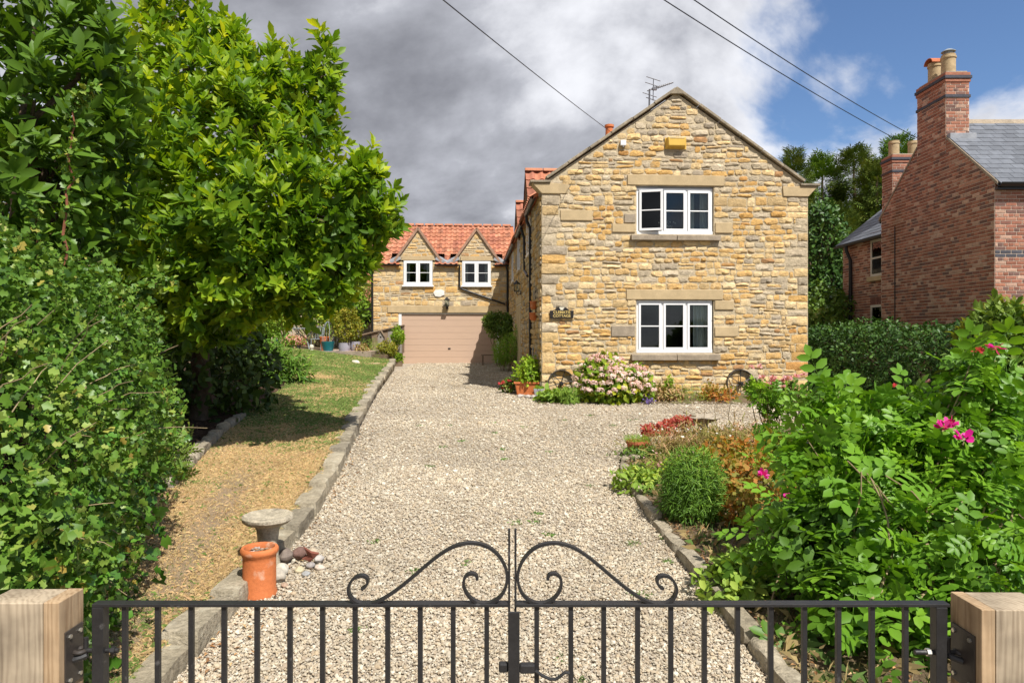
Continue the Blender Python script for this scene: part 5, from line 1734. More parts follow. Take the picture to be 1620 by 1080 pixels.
def leaf_mesh(name, P_, D, Nn, S, tp, m, rnd, smooth=True):
    D = norm(D); B = norm(np.cross(Nn, D)); N2 = np.cross(D, B)
    tv, tt = tp
    V = P_[:, None, :] + S[:, None, None] * (tv[None, :, 0:1] * D[:, None, :] + tv[None, :, 1:2] * B[:, None, :] + tv[None, :, 2:3] * N2[:, None, :])
    k = len(tv); n = len(P_)
    T = (np.arange(n)[:, None, None] * k + tt[None]).reshape(-1, 3)
    return fast_mesh(name, V.reshape(-1, 3), T, m, smooth, rnd=np.repeat(np.clip(rnd, 0, 1), k))


def shell(ells, n, rmin=0.72, rmax=1.04, lump=0.16, cull=0.74, seed=0):
    """points through the outer part of a union of ellipsoids, with their outward direction"""
    r = np.random.default_rng(seed + 100)
    E = np.array([(*e[:3], *(e[3:] if len(e) == 6 else (e[3],) * 3)) for e in ells], float)
    w = (E[:, 3] * E[:, 4] + E[:, 4] * E[:, 5] + E[:, 3] * E[:, 5]) ** 0.85; w = w / w.sum()
    i = r.choice(len(E), n, p=w)
    d = norm(r.normal(size=(n, 3)))
    ph = r.uniform(0, 6.28, (len(E), 6))
    f = 1 + lump * (np.sin(4.1 * d[:, 0] + ph[i, 0]) * np.sin(4.7 * d[:, 1] + ph[i, 1]) + 0.8 * np.sin(7.3 * d[:, 2] + ph[i, 2]) * np.sin(6.1 * d[:, 0] + ph[i, 3]) + 0.5 * np.sin(12 * d[:, 1] + ph[i, 4]) * np.sin(11 * d[:, 2] + ph[i, 5]))
    u = rmin + (rmax - rmin) * r.random(n) ** 0.6
    Pp = E[i, :3] + d * E[i, 3:6] * (f * u)[:, None]
    out = norm(d / E[i, 3:6])
    keep = np.ones(n, bool)
    for q in range(len(E)):
        s = np.linalg.norm((Pp - E[q, :3]) / E[q, 3:6], axis=1)
        keep &= ~((s < cull) & (i != q))
    return Pp[keep], out[keep], u[keep], r


def single_leaves(ells, n, size, seed=0, up=0.35, spread=0.9, tilt=0.45, **kw):
    Pp, out, u, r = shell(ells, n, seed=seed, **kw)
    n = len(Pp)
    D = norm(out * 0.35 + r.normal(size=(n, 3)) * spread + np.array([0, 0, -0.1]))
    Nn = norm(out * 0.7 + np.array([0, 0, up]) + r.normal(size=(n, 3)) * tilt)
    S = size * np.clip(r.lognormal(-0.02, 0.26, n), 0.5, 1.5)
    clump = vnoise(Pp[:, 0] + Pp[:, 2] * 0.7, Pp[:, 1] + Pp[:, 2] * 0.6, 2.2 / max(size * 12, 0.5), seed % 7)
    rnd = 0.45 * clump + 0.55 * r.random(n) + 0.1 * (u - 0.9)
    return Pp, D, Nn, S, rnd


def rosettes(ells, n, k, size, seed=0, theta=(0.75, 1.35), upw=0.55, **kw):
    Pp, out, u, r = shell(ells, n, seed=seed, **kw)
    n = len(Pp)
    ax = norm(out * 0.75 + np.array([0, 0, upw]) + r.normal(size=(n, 3)) * 0.28)
    t = norm(np.cross(ax, r.normal(size=(n, 3)))); b = np.cross(ax, t)
    ph = r.uniform(0, 6.28, n)
    clump = vnoise(Pp[:, 0] + 0.5 * Pp[:, 2], Pp[:, 1] - 0.4 * Pp[:, 2], 1.1, seed % 7)
    base = 0.5 * clump + 0.32 * r.random(n) + 0.12 * np.clip(out[:, 2], -1, 1)
    Ps, Ds, Ns, Ss, Rs = [], [], [], [], []
    for j in range(k):
        a = ph + 2.39996 * j
        th = r.uniform(*theta, n) * (0.45 + 0.55 * (j + 1) / k)
        rad = t * np.cos(a)[:, None] + b * np.sin(a)[:, None]
        D = ax * np.cos(th)[:, None] + rad * np.sin(th)[:, None]
        Nn = ax * np.sin(th)[:, None] - rad * np.cos(th)[:, None] + r.normal(size=(n, 3)) * 0.15
        Ps.append(Pp - ax * (size * 0.55 * j / k)[..., None] if np.ndim(size) else Pp - ax * (size * 0.55 * j / k))
        Ds.append(D); Ns.append(Nn); Ss.append(size * np.clip(r.lognormal(-0.05, 0.24, n), 0.45, 1.5)); Rs.append(base + r.uniform(-0.12, 0.12, n))
    return np.concatenate(Ps), np.concatenate(Ds), np.concatenate(Ns), np.concatenate(Ss), np.concatenate(Rs)


def foliage(name, parent, data, tp, m, zmin=None, kind='stuff'):
    Pp, D, Nn, S, rnd = data
    if zmin is not None:
        k = Pp[:, 2] > (zmin(Pp[:, 0], Pp[:, 1]) if callable(zmin) else zmin)
        Pp, D, Nn, S, rnd = Pp[k], D[k], Nn[k], S[k], rnd[k]
    base = np.array(parent.matrix_basis.translation) if parent is not None else np.zeros(3)
    return put(name, leaf_mesh(name, Pp - base, D, Nn, S, tp, m, rnd), parent, kind=kind)


def limb(m, a, b, r0, r1, wig=0.08, n=6, seed=0, sides=7):
    r = random.Random(seed); a, b = Vector(a), Vector(b); L_ = (b - a).length
    pts = []; rs = []
    for i in range(n + 1):
        t = i / n
        o = Vector((r.uniform(-1, 1), r.uniform(-1, 1), r.uniform(-0.5, 0.5))) * (wig * L_ * math.sin(math.pi * t))
        pts.append(a.lerp(b, t) + o + Vector((0, 0, 0.06 * L_ * math.sin(math.pi * t)))); rs.append(r0 + (r1 - r0) * t)
    m.tube(pts, rs, sides)
    return pts


def twigs(parent, base_pts, targets, r0, r1, m, name='branches', seed=0, wig=0.1):
    mb = MB(); r = random.Random(seed); o = Vector(parent.location)
    for k, t in enumerate(targets):
        b = min(base_pts, key=lambda q: (Vector(q) - Vector(t)).length * r.uniform(0.7, 1.4))
        limb(mb, Vector(b) - o, Vector(t) - o, r0, r1, wig, 5, seed + k, 5)
    return mb.build(name, m, parent, smooth=True, kind='stuff', fixn=False)


LM = {}
LM['magnolia'] = leaf_mat('magnolia_leaf', [(0.0, (0.020, 0.052, 0.008)), (0.28, (0.055, 0.125, 0.012)), (0.48, (0.125, 0.215, 0.018)), (0.68, (0.235, 0.300, 0.026)), (0.9, (0.42, 0.40, 0.05))], rough=0.36, spec=0.5, trans=0.40, k=(1.95, 1.72, 1.05))
LM['bigtree'] = leaf_mat('broad_tree_leaf', [(0.0, (0.022, 0.055, 0.010)), (0.5, (0.05, 0.12, 0.016)), (0.85, (0.10, 0.20, 0.03)), (1.0, (0.22, 0.26, 0.05))], rough=0.36, trans=0.26)
LM['hawthorn'] = leaf_mat('hawthorn_leaf', [(0.0, (0.018, 0.042, 0.010)), (0.35, (0.050, 0.105, 0.020)), (0.65, (0.105, 0.180, 0.038)), (0.86, (0.20, 0.25, 0.08)), (0.93, (0.30, 0.20, 0.08))], rough=0.32, spec=0.5, trans=0.2, k=(1.3, 1.38, 0.78))
LM['ivy'] = leaf_mat('ivy_leaf', [(0.0, (0.018, 0.055, 0.012)), (0.6, (0.040, 0.125, 0.020)), (1.0, (0.09, 0.20, 0.035))], rough=0.25, spec=0.6, trans=0.15)
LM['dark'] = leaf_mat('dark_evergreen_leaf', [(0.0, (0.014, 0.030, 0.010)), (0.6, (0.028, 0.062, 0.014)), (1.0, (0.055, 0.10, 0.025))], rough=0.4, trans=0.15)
LM['privet'] = leaf_mat('privet_leaf', [(0.0, (0.028, 0.06, 0.016)), (0.5, (0.055, 0.12, 0.024)), (0.85, (0.11, 0.185, 0.045)), (1.0, (0.20, 0.25, 0.09))], rough=0.35, trans=0.2)
LM['hedge'] = leaf_mat('dark_privet_leaf', [(0.0, (0.018, 0.042, 0.012)), (0.5, (0.036, 0.085, 0.018)), (0.85, (0.08, 0.145, 0.034)), (1.0, (0.16, 0.21, 0.07))], rough=0.35, trans=0.14, k=(1.15, 1.2, 0.9))
LM['rose'] = leaf_mat('rugosa_rose_leaf', [(0.0, (0.026, 0.075, 0.014)), (0.45, (0.055, 0.165, 0.022)), (0.8, (0.10, 0.25, 0.030)), (0.97, (0.19, 0.30, 0.04)), (1.0, (0.40, 0.30, 0.04))], rough=0.34, spec=0.55, trans=0.34, k=(2.4, 1.75, 1.0))
LM['conifer'] = leaf_mat('conifer_spray', [(0.0, (0.018, 0.038, 0.010)), (0.5, (0.045, 0.085, 0.018)), (1.0, (0.105, 0.145, 0.035))], rough=0.6, spec=0.2, trans=0.1)
LM['spruce'] = leaf_mat('green_conifer_spray', [(0.0, (0.022, 0.055, 0.012)), (0.6, (0.055, 0.125, 0.018)), (1.0, (0.12, 0.20, 0.03))], rough=0.6, spec=0.2, trans=0.12)
LM['lime'] = leaf_mat('bright_green_leaf', [(0.0, (0.05, 0.11, 0.012)), (0.5, (0.11, 0.22, 0.02)), (1.0, (0.24, 0.34, 0.04))], rough=0.45, trans=0.35)
LM['hydrangea'] = leaf_mat('hydrangea_leaf', [(0.0, (0.04, 0.095, 0.012)), (0.6, (0.10, 0.20, 0.025)), (0.9, (0.22, 0.28, 0.03)), (1.0, (0.42, 0.34, 0.04))], rough=0.45, trans=0.3)
LM['pinkpetal'] = leaf_mat('hydrangea_petal', [(0.0, (0.55, 0.30, 0.16)), (0.12, (0.66, 0.36, 0.30)), (0.5, (0.76, 0.50, 0.47)), (1.0, (0.86, 0.72, 0.66))], rough=0.7, spec=0.15, trans=0.25, k=(1, 1, 1))
LM['magenta'] = leaf_mat('magenta_petal', [(0.0, (0.42, 0.008, 0.17)), (0.6, (0.68, 0.02, 0.30)), (1.0, (0.78, 0.10, 0.42))], rough=0.6, spec=0.2, trans=0.3, k=(1, 1, 1))
LM['palepink'] = leaf_mat('pale_pink_petal', [(0.0, (0.55, 0.22, 0.26)), (1.0, (0.80, 0.50, 0.50))], rough=0.6, spec=0.2, trans=0.3, k=(1, 1, 1))
LM['redpetal'] = leaf_mat('red_petal', [(0.0, (0.50, 0.04, 0.05)), (1.0, (0.72, 0.14, 0.16))], rough=0.6, spec=0.2, trans=0.3, k=(1, 1, 1))
LM['violet'] = leaf_mat('violet_petal', [(0.0, (0.14, 0.09, 0.30)), (1.0, (0.30, 0.22, 0.50))], rough=0.6, spec=0.2, trans=0.25, k=(1, 1, 1))
LM['acer'] = leaf_mat('red_acer_leaf', [(0.0, (0.22, 0.035, 0.03)), (0.6, (0.46, 0.095, 0.07)), (1.0, (0.62, 0.20, 0.14))], rough=0.55, trans=0.35, k=(1, 1, 1))
LM['strap'] = leaf_mat('deep_green_strap', [(0.0, (0.025, 0.070, 0.014)), (0.6, (0.06, 0.15, 0.022)), (1.0, (0.14, 0.25, 0.04))], rough=0.45, trans=0.2)
LM['mantle'] = leaf_mat('lime_mantle_leaf', [(0.0, (0.08, 0.15, 0.03)), (0.6, (0.18, 0.27, 0.05)), (1.0, (0.36, 0.40, 0.09))], rough=0.55, trans=0.3, k=(1.45, 1.45, 1.2))
LM['autumn'] = leaf_mat('turning_orange_leaf', [(0.0, (0.12, 0.17, 0.03)), (0.35, (0.25, 0.24, 0.04)), (0.65, (0.46, 0.22, 0.05)), (1.0, (0.48, 0.12, 0.04))], rough=0.55, trans=0.35, k=(1, 1, 1))
LM['seed'] = leaf_mat('dry_seed_stem', [(0.0, (0.16, 0.19, 0.05)), (0.45, (0.30, 0.26, 0.08)), (0.75, (0.46, 0.27, 0.14)), (1.0, (0.60, 0.42, 0.30))], rough=0.7, trans=0.25, k=(1, 1, 1))
LM['box'] = leaf_mat('clipped_box_leaf', [(0.0, (0.04, 0.11, 0.012)), (1.0, (0.13, 0.27, 0.03))], rough=0.45, trans=0.25)
LM['white'] = leaf_mat('white_petal', [(0.0, (0.60, 0.58, 0.50)), (1.0, (0.82, 0.80, 0.74))], rough=0.7, trans=0.25, k=(1, 1, 1))
LM['golden'] = leaf_mat('golden_shrub_leaf', [(0.0, (0.10, 0.15, 0.02)), (0.5, (0.27, 0.28, 0.03)), (1.0, (0.50, 0.38, 0.06))], rough=0.5, trans=0.35, k=(1, 1, 1))
LM['orangeflower'] = leaf_mat('salmon_petal', [(0.0, (0.50, 0.20, 0.13)), (1.0, (0.76, 0.42, 0.34))], rough=0.6, trans=0.3, k=(1, 1, 1))


def E(px, py, Y, r, ry=None, rz=None):
    """ellipsoid centred where the photograph shows (px, py) at distance Y"""
    p = P(px, py, Y)
    return (p.x, p.y, p.z, r, ry if ry else r, rz if rz else r)


groundz = lambda X, Y: np.where(X < kerb_x(Y), lawn_z(X, Y), dz(Y)) + 0.02

# ------------------------------------------------------------------ magnolia
tb = Vector((-5.15, 11.2, float(lawn_z(-5.15, 11.2))))
mag = thing('magnolia_tree', 'wide bright green magnolia tree leaning over the lawn', 'tree', tb)
ME = [E(300, 250, 10.4, 1.55), E(225, 330, 9.6, 1.25), E(385, 265, 9.9, 1.35), E(450, 350, 9.4, 1.0), E(520, 345, 9.3, 0.78), E(575, 315, 9.3, 0.42), E(597, 352, 9.3, 0.34, .4, .3),
      E(582, 268, 9.4, 0.22, .22, .3), E(292, 115, 10.6, 0.86, 0.9, 0.95), E(272, 15, 10.6, 0.42, .5, .7), E(370, 125, 10.5, 0.72), E(345, 75, 10.6, 0.40), E(440, 130, 10.4, 0.42, .5, .55), E(432, 180, 10.2, 0.6),
      E(514, 118, 10.2, 0.23, .26, .56), E(505, 190, 10.1, 0.34, .4, .3), E(460, 225, 9.9, 0.50), E(350, 430, 9.2, 0.95), E(420, 425, 9.0, 0.85, .8, .55), E(500, 425, 9.2, 0.62, .6, .5), E(545, 395, 9.3, 0.45),
      E(250, 430, 9.4, 0.9), E(232, 235, 10.2, 0.70), E(395, 360, 8.9, 0.8), E(330, 340, 8.9, 0.9), E(300, 480, 9.6, 0.7), E(455, 455, 9.0, 0.45, .5, .4), E(525, 455, 9.3, 0.34, .4, .28)]
mb = MB()
tr = limb(mb, (0, 0, -0.2), (0.25, -0.3, 1.6), 0.16, 0.12, 0.04, 5, 1, 10)
forks = []
for k, e in enumerate((ME[0], ME[2], ME[3], ME[8], ME[1], ME[17])):
    pts = limb(mb, tr[-1] if k % 2 else tr[-2], Vector(e[:3]) - tb, 0.085, 0.035, 0.07, 6, 20 + k, 8); forks += [q + tb for q in pts]
mb.build('trunk', M['bark'], mag, smooth=True, fixn=False)
twigs(mag, forks, [Vector(e[:3]) for e in ME], 0.035, 0.012, M['bark'], 'branches', 40)
foliage('crown', mag, rosettes(ME, 5200, 8, 0.165, seed=1, lump=0.23, cull=0.70, rmin=0.70, rmax=1.05), BROAD, LM['magnolia'], zmin=1.55)
foliage('inner_leaves', mag, rosettes([(*e[:3], e[3] * 0.72, e[4] * 0.72, e[5] * 0.72) for e in ME], 1500, 6, 0.17, seed=2, cull=0.4, rmin=0.5), BROAD, LM['magnolia'], zmin=1.55)

# ------------------------------------------------------------------ tall tree at the left edge
tb = Vector((-4.9, 6.4, float(lawn_z(-4.9, 6.4))))
bt = thing('broadleaf_tree', 'dark leafy tree cut by the top left edge behind the hedge', 'tree', tb)
BE = [E(55, 40, 6.3, 0.62), E(125, 55, 6.4, 0.36), E(140, 130, 6.4, 0.40), E(55, 160, 6.1, 0.62), E(110, 215, 6.5, 0.6), E(155, 235, 6.8, 0.4), E(25, 280, 5.9, 0.6), E(110, 320, 6.5, 0.55), E(-70, 120, 6.2, 0.8), E(-90, 300, 6, 0.8), E(-40, -60, 6.4, 0.8), E(90, -40, 6.6, 0.5), E(30, 390, 6.3, 0.7)]
mb = MB(); pts = limb(mb, (0, 0, -0.2), (0.2, -0.1, 2.4), 0.13, 0.08, 0.04, 6, 4, 9); f2 = [q + tb for q in pts]
for k, e in enumerate(BE[:8]): f2 += [q + tb for q in limb(mb, pts[-2], Vector(e[:3]) - tb, 0.05, 0.014, 0.08, 5, 60 + k, 6)]
mb.build('trunk', M['bark'], bt, smooth=True, fixn=False)
foliage('crown', bt, rosettes(BE, 1500, 7, 0.17, seed=5, lump=0.2, cull=0.66, rmin=0.62, rmax=1.05), BROAD, LM['bigtree'], zmin=1.9)

# ------------------------------------------------------------------ hedge at the left
hb = Vector((-3.3, 4.4, float(lawn_z(-3.3, 4.4))))
hd = thing('hawthorn_hedge', 'dense hawthorn and ivy hedge filling the left foreground', 'hedge', hb)
HE = [(-2.72, 3.05, 1.15, 0.72, 0.7, 1.15), (-3.05, 3.7, 1.35, 0.86, 0.8, 1.30), (-3.35, 4.5, 1.40, 0.80, 0.9, 1.30), (-3.62, 5.3, 1.45, 0.80, 0.9, 1.22), (-3.95, 6.1, 1.45, 0.82, 0.8, 1.05), (-4.2, 4.2, 1.6, 1.0, 1.2, 1.45), (-3.3, 3.4, 2.1, 0.7, 0.8, 0.70), (-4.0, 5.2, 2.1, 0.8, 0.9, 0.68), (-2.02, 2.78, 1.20, 0.26, 0.24, 0.30)]
mb = MB()
for k in range(60):
    e = R.choice(HE[1:6]); a = Vector((e[0] + R.uniform(-.3, .3), e[1] + R.uniform(-.4, .4), 0.1)); b = Vector((e[0] + R.uniform(-.5, .4), e[1] + R.uniform(-.5, .5), e[2] + R.uniform(-.2, .9) * e[5] * 0.8))
    limb(mb, a - hb, b - hb, 0.022, 0.006, 0.08, 6, 200 + k, 5)
mb.build('stems', M['bark'], hd, smooth=True, fixn=False, kind='stuff')
foliage('leaves', hd, single_leaves(HE, 80000, 0.043, seed=11, rmin=0.78, rmax=1.06, lump=0.17, cull=0.86, tilt=0.75), LOBED, LM['hawthorn'], zmin=groundz)
foliage('inner_leaves', hd, single_leaves(HE, 10000, 0.075, seed=12, rmin=0.55, rmax=0.86, lump=0.1, cull=0.6), LOBED, LM['hawthorn'], zmin=groundz)
foliage('ivy', hd, single_leaves([(e[0] + 0.03, e[1], e[2] * 0.75, e[3] * 1.0, e[4], e[5] * 0.9) for e in HE[:5] + HE[-1:]], 3600, 0.075, seed=13, rmin=0.93, rmax=1.06, lump=0.1, cull=0.9, spread=0.5), LOBED, LM['ivy'], zmin=groundz)
mb = MB(); r_t = random.Random(77)
for k in range(170):
    e = r_t.choice(HE[:8]); d = Vector((r_t.uniform(0.0, 1), r_t.uniform(-1, 0.6), r_t.uniform(-0.6, 0.9))).normalized()
    c0 = Vector(e[:3]); p0 = c0 + Vector((d.x * e[3], d.y * e[4], d.z * e[5])) * 0.8
    p1 = c0 + Vector((d.x * e[3], d.y * e[4], d.z * e[5])) * r_t.uniform(0.98, 1.10) + Vector((r_t.gauss(0, .12), r_t.gauss(0, .12), r_t.gauss(0.03, .1)))
    if p1.z > 0.3: limb(mb, p0 - hb, p1 - hb, 0.004, 0.002, 0.05, 5, 3000 + k, 4)
mb.build('twigs', M['cane'], hd, smooth=True, fixn=False, kind='stuff')
# long shoots standing out of the hedge
mb = MB(); shoots_pts = []
for (a, b, rr) in ((P(100, 440, 5.2), P(118, 165, 5.3), 0.012), (P(118, 165, 5.3), P(150, 135, 5.3), 0.006), (P(180, 480, 5.6), P(275, 445, 5.4), 0.008), (P(60, 420, 4.6), P(55, 320, 4.6), 0.007), (P(200, 500, 5.5), P(250, 432, 5.5), 0.006)):
    shoots_pts += limb(mb, a - hb, b - hb, rr, rr * 0.4, 0.03, 14, int(a.x * 10), 5)
mb.build('shoots', M['red_stem'], hd, smooth=True, fixn=False)
pp = np.array([list(q + hb) for q in shoots_pts]); pp = np.repeat(pp, 9, 0); pp = pp + rng.normal(0, 0.018, pp.shape)
D = norm(rng.normal(size=pp.shape) + np.array([0, 0, 0.1])); 
foliage('shoot_leaves', hd, (pp, D, norm(rng.normal(size=pp.shape) * 0.5 + np.array([0, -0.4, 1])), rng.uniform(0.04, 0.075, len(pp)), rng.random(len(pp)) * 0.7 + 0.2), LOBED, LM['hawthorn'])


def bush(name, label, cat, base, ells, n, tp, size, m, mode='single', k=6, stems=0, group=None, seed=0, stem_mat=None, zmin=groundz, inner=0.25, part='foliage', stem_r=0.012, **kw):
    base = Vector(base)
    t = thing(name, label, cat, base, 0, group)
    fn = (lambda n_, s_, sd, **q: rosettes(ells, n_, k, s_, seed=sd, **q)) if mode == 'rosette' else (lambda n_, s_, sd, **q: single_leaves(ells, n_, s_, seed=sd, **q))
    foliage(part, t, fn(n, size, seed, **kw), tp, m, zmin=zmin)
    if inner:
        kk = dict(kw); kk.update(rmin=0.3, rmax=0.8, cull=0.4)
        foliage('inner_' + part, t, fn(int(n * inner), size * 1.1, seed + 1, **kk), tp, m, zmin=zmin)
    if stems:
        mb = MB(); r = random.Random(seed)
        for q in range(stems):
            e = r.choice(ells)
            a = Vector((r.uniform(-.12, .12), r.uniform(-.1, .1), -0.05)) * (1 if len(ells) < 3 else 1.6)
            d = Vector((r.gauss(0, 1), r.gauss(0, 1), abs(r.gauss(0, 1)))).normalized()
            b = Vector(e[:3]) + Vector((d.x * e[3], d.y * e[4], d.z * e[5])) * r.uniform(0.5, 0.95) - base
            limb(mb, a, b, stem_r, stem_r * 0.35, 0.06, 6, seed * 31 + q, 5)
        mb.build('stems', stem_mat or M['twig'], t, smooth=True, fixn=False, kind='stuff')
    return t


def gz(x, y): return float(groundz(np.array(x), np.array(y))) - 0.02

# shrubs in the shade of the magnolia
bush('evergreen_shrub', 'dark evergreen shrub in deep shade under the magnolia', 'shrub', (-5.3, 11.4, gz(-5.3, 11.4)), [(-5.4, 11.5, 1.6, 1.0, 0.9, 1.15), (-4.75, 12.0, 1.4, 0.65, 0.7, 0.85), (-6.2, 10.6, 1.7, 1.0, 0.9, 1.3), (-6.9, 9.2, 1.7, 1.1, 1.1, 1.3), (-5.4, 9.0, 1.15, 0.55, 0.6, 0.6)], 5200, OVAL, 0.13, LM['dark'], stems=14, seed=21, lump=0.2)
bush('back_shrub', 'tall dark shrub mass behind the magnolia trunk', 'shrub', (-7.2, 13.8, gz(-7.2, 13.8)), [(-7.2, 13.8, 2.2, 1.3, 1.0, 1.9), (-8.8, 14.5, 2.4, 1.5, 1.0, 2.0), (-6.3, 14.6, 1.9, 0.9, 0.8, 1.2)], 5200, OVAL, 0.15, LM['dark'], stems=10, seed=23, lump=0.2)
bush('phygelius_bush', 'feathery green bush with dull yellow tips at the lawn edge', 'shrub', (-5.35, 15.6, gz(-5.35, 15.6)), [(-5.55, 15.5, 1.35, 0.55, 0.5, 0.62), (-5.05, 15.9, 1.2, 0.35, 0.4, 0.42), (-6.1, 15.8, 1.5, 0.6, 0.5, 0.7)], 2600, NARROW, 0.26, LM['strap'], stems=14, seed=25, up=0.9, lump=0.15)
bush('shade_fern', 'small bright fern at the foot of the hedge by the soil edge', 'fern', (-4.05, 7.6, gz(-4.05, 7.6)), [(-4.15, 7.7, 0.66, 0.35, 0.4, 0.26)], 260, FERN, 0.24, LM['privet'], seed=27, inner=0.1)
rp = thing('red_flower_spike', 'single red flower spike beside the feathery green bush', 'flower', (-5.75, 14.9, gz(-5.75, 14.9)))
mb = MB(); mb.tube([(0, 0, 0), (0.02, 0, 0.8), (0.03, 0, 1.45)], 0.008, 5); mb.build('stem', M['twig'], rp)
pp = np.array([(-5.72, 14.9, gz(-5.75, 14.9) + 1.1 + 0.36 * q / 60) for q in range(60)]) + rng.normal(0, 0.03, (60, 3))
foliage('petals', rp, (pp, norm(rng.normal(size=(60, 3))), norm(rng.normal(size=(60, 3))), np.full(60, 0.07), rng.random(60)), PETAL, LM['redpetal'])

# ------------------------------------------------------------------ right-hand hedge and shrubs
RHE = []
for k in range(11):
    y = 9.2 + k * 1.05
    RHE.append((7.95 + 0.02 * k + 0.05 * math.sin(k * 2.1), y, 1.35, 0.78, 0.85, 1.02 + 0.06 * math.sin(k * 1.3)))
bush('privet_hedge', 'clipped privet hedge in front of the brick house', 'hedge', (7.95, 12, gz(7.95, 12)), RHE, 42000, OVAL, 0.075, LM['hedge'], stems=40, seed=31, rmin=0.82, lump=0.07, cull=0.86, stem_mat=M['bark'], inner=0.2)
bush('laurel_shrub', 'yellowish leafy shrub topping the hedge at the right edge', 'shrub', (7.0, 8.9, gz(7.0, 8.9)), [E(1590, 525, 9.2, 0.42), E(1560, 580, 9.0, 0.40), E(1610, 590, 8.8, 0.5), E(1590, 660, 8.4, 0.55), E(1555, 640, 8.6, 0.40), E(1640, 680, 8, 0.6), E(1580, 740, 7.8, 0.55)], 1500, BROAD, 0.13, LM['golden' if False else 'privet'], mode='rosette', k=6, stems=12, seed=33, lump=0.2)
bush('variegated_shrub', 'loose shrub with red brown new leaves above the right hedge', 'shrub', (7.3, 9.6, gz(7.3, 9.6)), [E(1585, 508, 9.6, 0.24), E(1608, 512, 9.6, 0.22), E(1540, 535, 9.7, 0.2)], 260, BROAD, 0.12, LM['golden'], mode='rosette', k=6, stems=6, seed=35)

# rugosa rose in the right foreground
rb = Vector((2.35, 4.75, gz(2.35, 4.75) + 0.05))
REl = [E(1310, 735, 5.2, 0.30), E(1270, 800, 5.1, 0.22), E(1335, 690, 5.4, 0.22), E(1400, 705, 5.2, 0.27), E(1480, 712, 5.1, 0.29), E(1560, 715, 5.0, 0.32), E(1300, 865, 4.7, 0.27), E(1365, 815, 4.8, 0.36), E(1440, 785, 4.9, 0.36), 
       E(1215, 850, 4.9, 0.12), E(1440, 880, 4.4, 0.24), E(1345, 915, 4.4, 0.18), E(1375, 655, 5.5, 0.13), E(1440, 648, 5.4, 0.14), E(1560, 620, 5.2, 0.20), E(1600, 705, 5.2, 0.27), E(1360, 965, 4.2, 0.18), E(1440, 1010, 4.2, 0.16), E(1300, 1040, 4.3, 0.14), E(1545, 575, 5.2, 0.16), E(1310, 625, 5.6, 0.13)]
rs = bush('rugosa_rose', 'big leafy rose bush with magenta flowers behind the right gate post', 'rose bush', rb, REl, 1600, ROSE, 0.215, LM['rose'], stems=64, seed=41, stem_mat=M['cane'], rmin=0.5, lump=0.32, cull=0.6, up=0.8, inner=0.16, spread=0.8, stem_r=0.010)


def blossom(name, parent, c, n, size, m, seed, flat=0.5):
    r = np.random.default_rng(seed)
    d = norm(r.normal(size=(n, 3)) * np.array([1, 1, flat]) + np.array([0, -0.25, 0.35]))
    pp = np.repeat(np.array([c]), n, 0) + d * size * 0.12
    base = np.array(parent.matrix_basis.translation)
    return put(name, leaf_mesh(name, pp - base, d, norm(np.array([0, -0.5, 1]) + r.normal(size=(n, 3)) * 0.4), size * r.uniform(0.7, 1.1, n), PETAL, m, r.random(n)), parent)


for k, (x, y, Y, s, q) in enumerate(((1207, 752, 4.7, 0.046, 'magenta'), (1492, 676, 4.55, 0.062, 'magenta'), (1524, 694, 4.45, 0.066, 'magenta'), (1575, 550, 4.9, 0.060, 'magenta'), (1548, 556, 4.95, 0.04, 'redpetal'), (1245, 785, 5.0, 0.03, 'magenta'), (1298, 770, 4.95, 0.03, 'palepink'), (1358, 735, 5.0, 0.022, 'palepink'), (1415, 612, 5.3, 0.03, 'redpetal'), (1468, 604, 5.3, 0.022, 'palepink'), (1504, 670, 4.55, 0.05, 'magenta'))):
    blossom('flower', rs, P(x, y, Y), 12, s, LM[q], 70 + k)
mb = MB()
limb(mb, P(1560, 770, 5.15) - rb, P(1557, 600, 5.15) - rb, 0.014, 0.010, 0.02, 8, 5, 7); limb(mb, P(1180, 1080, 4.6) - rb, P(1255, 820, 4.9) - rb, 0.008, 0.005, 0.05, 8, 6, 6)
for q in range(44):
    a = P(R.uniform(1330, 1620), R.uniform(930, 1060), R.uniform(4.0, 4.8)); b = P(R.uniform(1330, 1620), R.uniform(720, 880), R.uniform(4.4, 5.0))
    limb(mb, a - rb, b - rb, 0.009, 0.005, 0.04, 6, 400 + q, 5)
mb.build('canes', M['cane'], rs, smooth=True, fixn=False, kind='stuff')
bush('low_rose_growth', 'low leafy growth showing between the right gate bars', 'shrub', (2.3, 4.3, gz(2.3, 4.3) + 0.05), [(2.5, 4.35, 0.5, 0.35, 0.3, 0.3), (2.9, 4.2, 0.6, 0.35, 0.35, 0.4), (3.3, 4.6, 0.8, 0.4, 0.4, 0.5)], 520, ROSE, 0.17, LM['rose'], stems=20, seed=43, stem_mat=M['cane'], rmin=0.4, up=0.8)

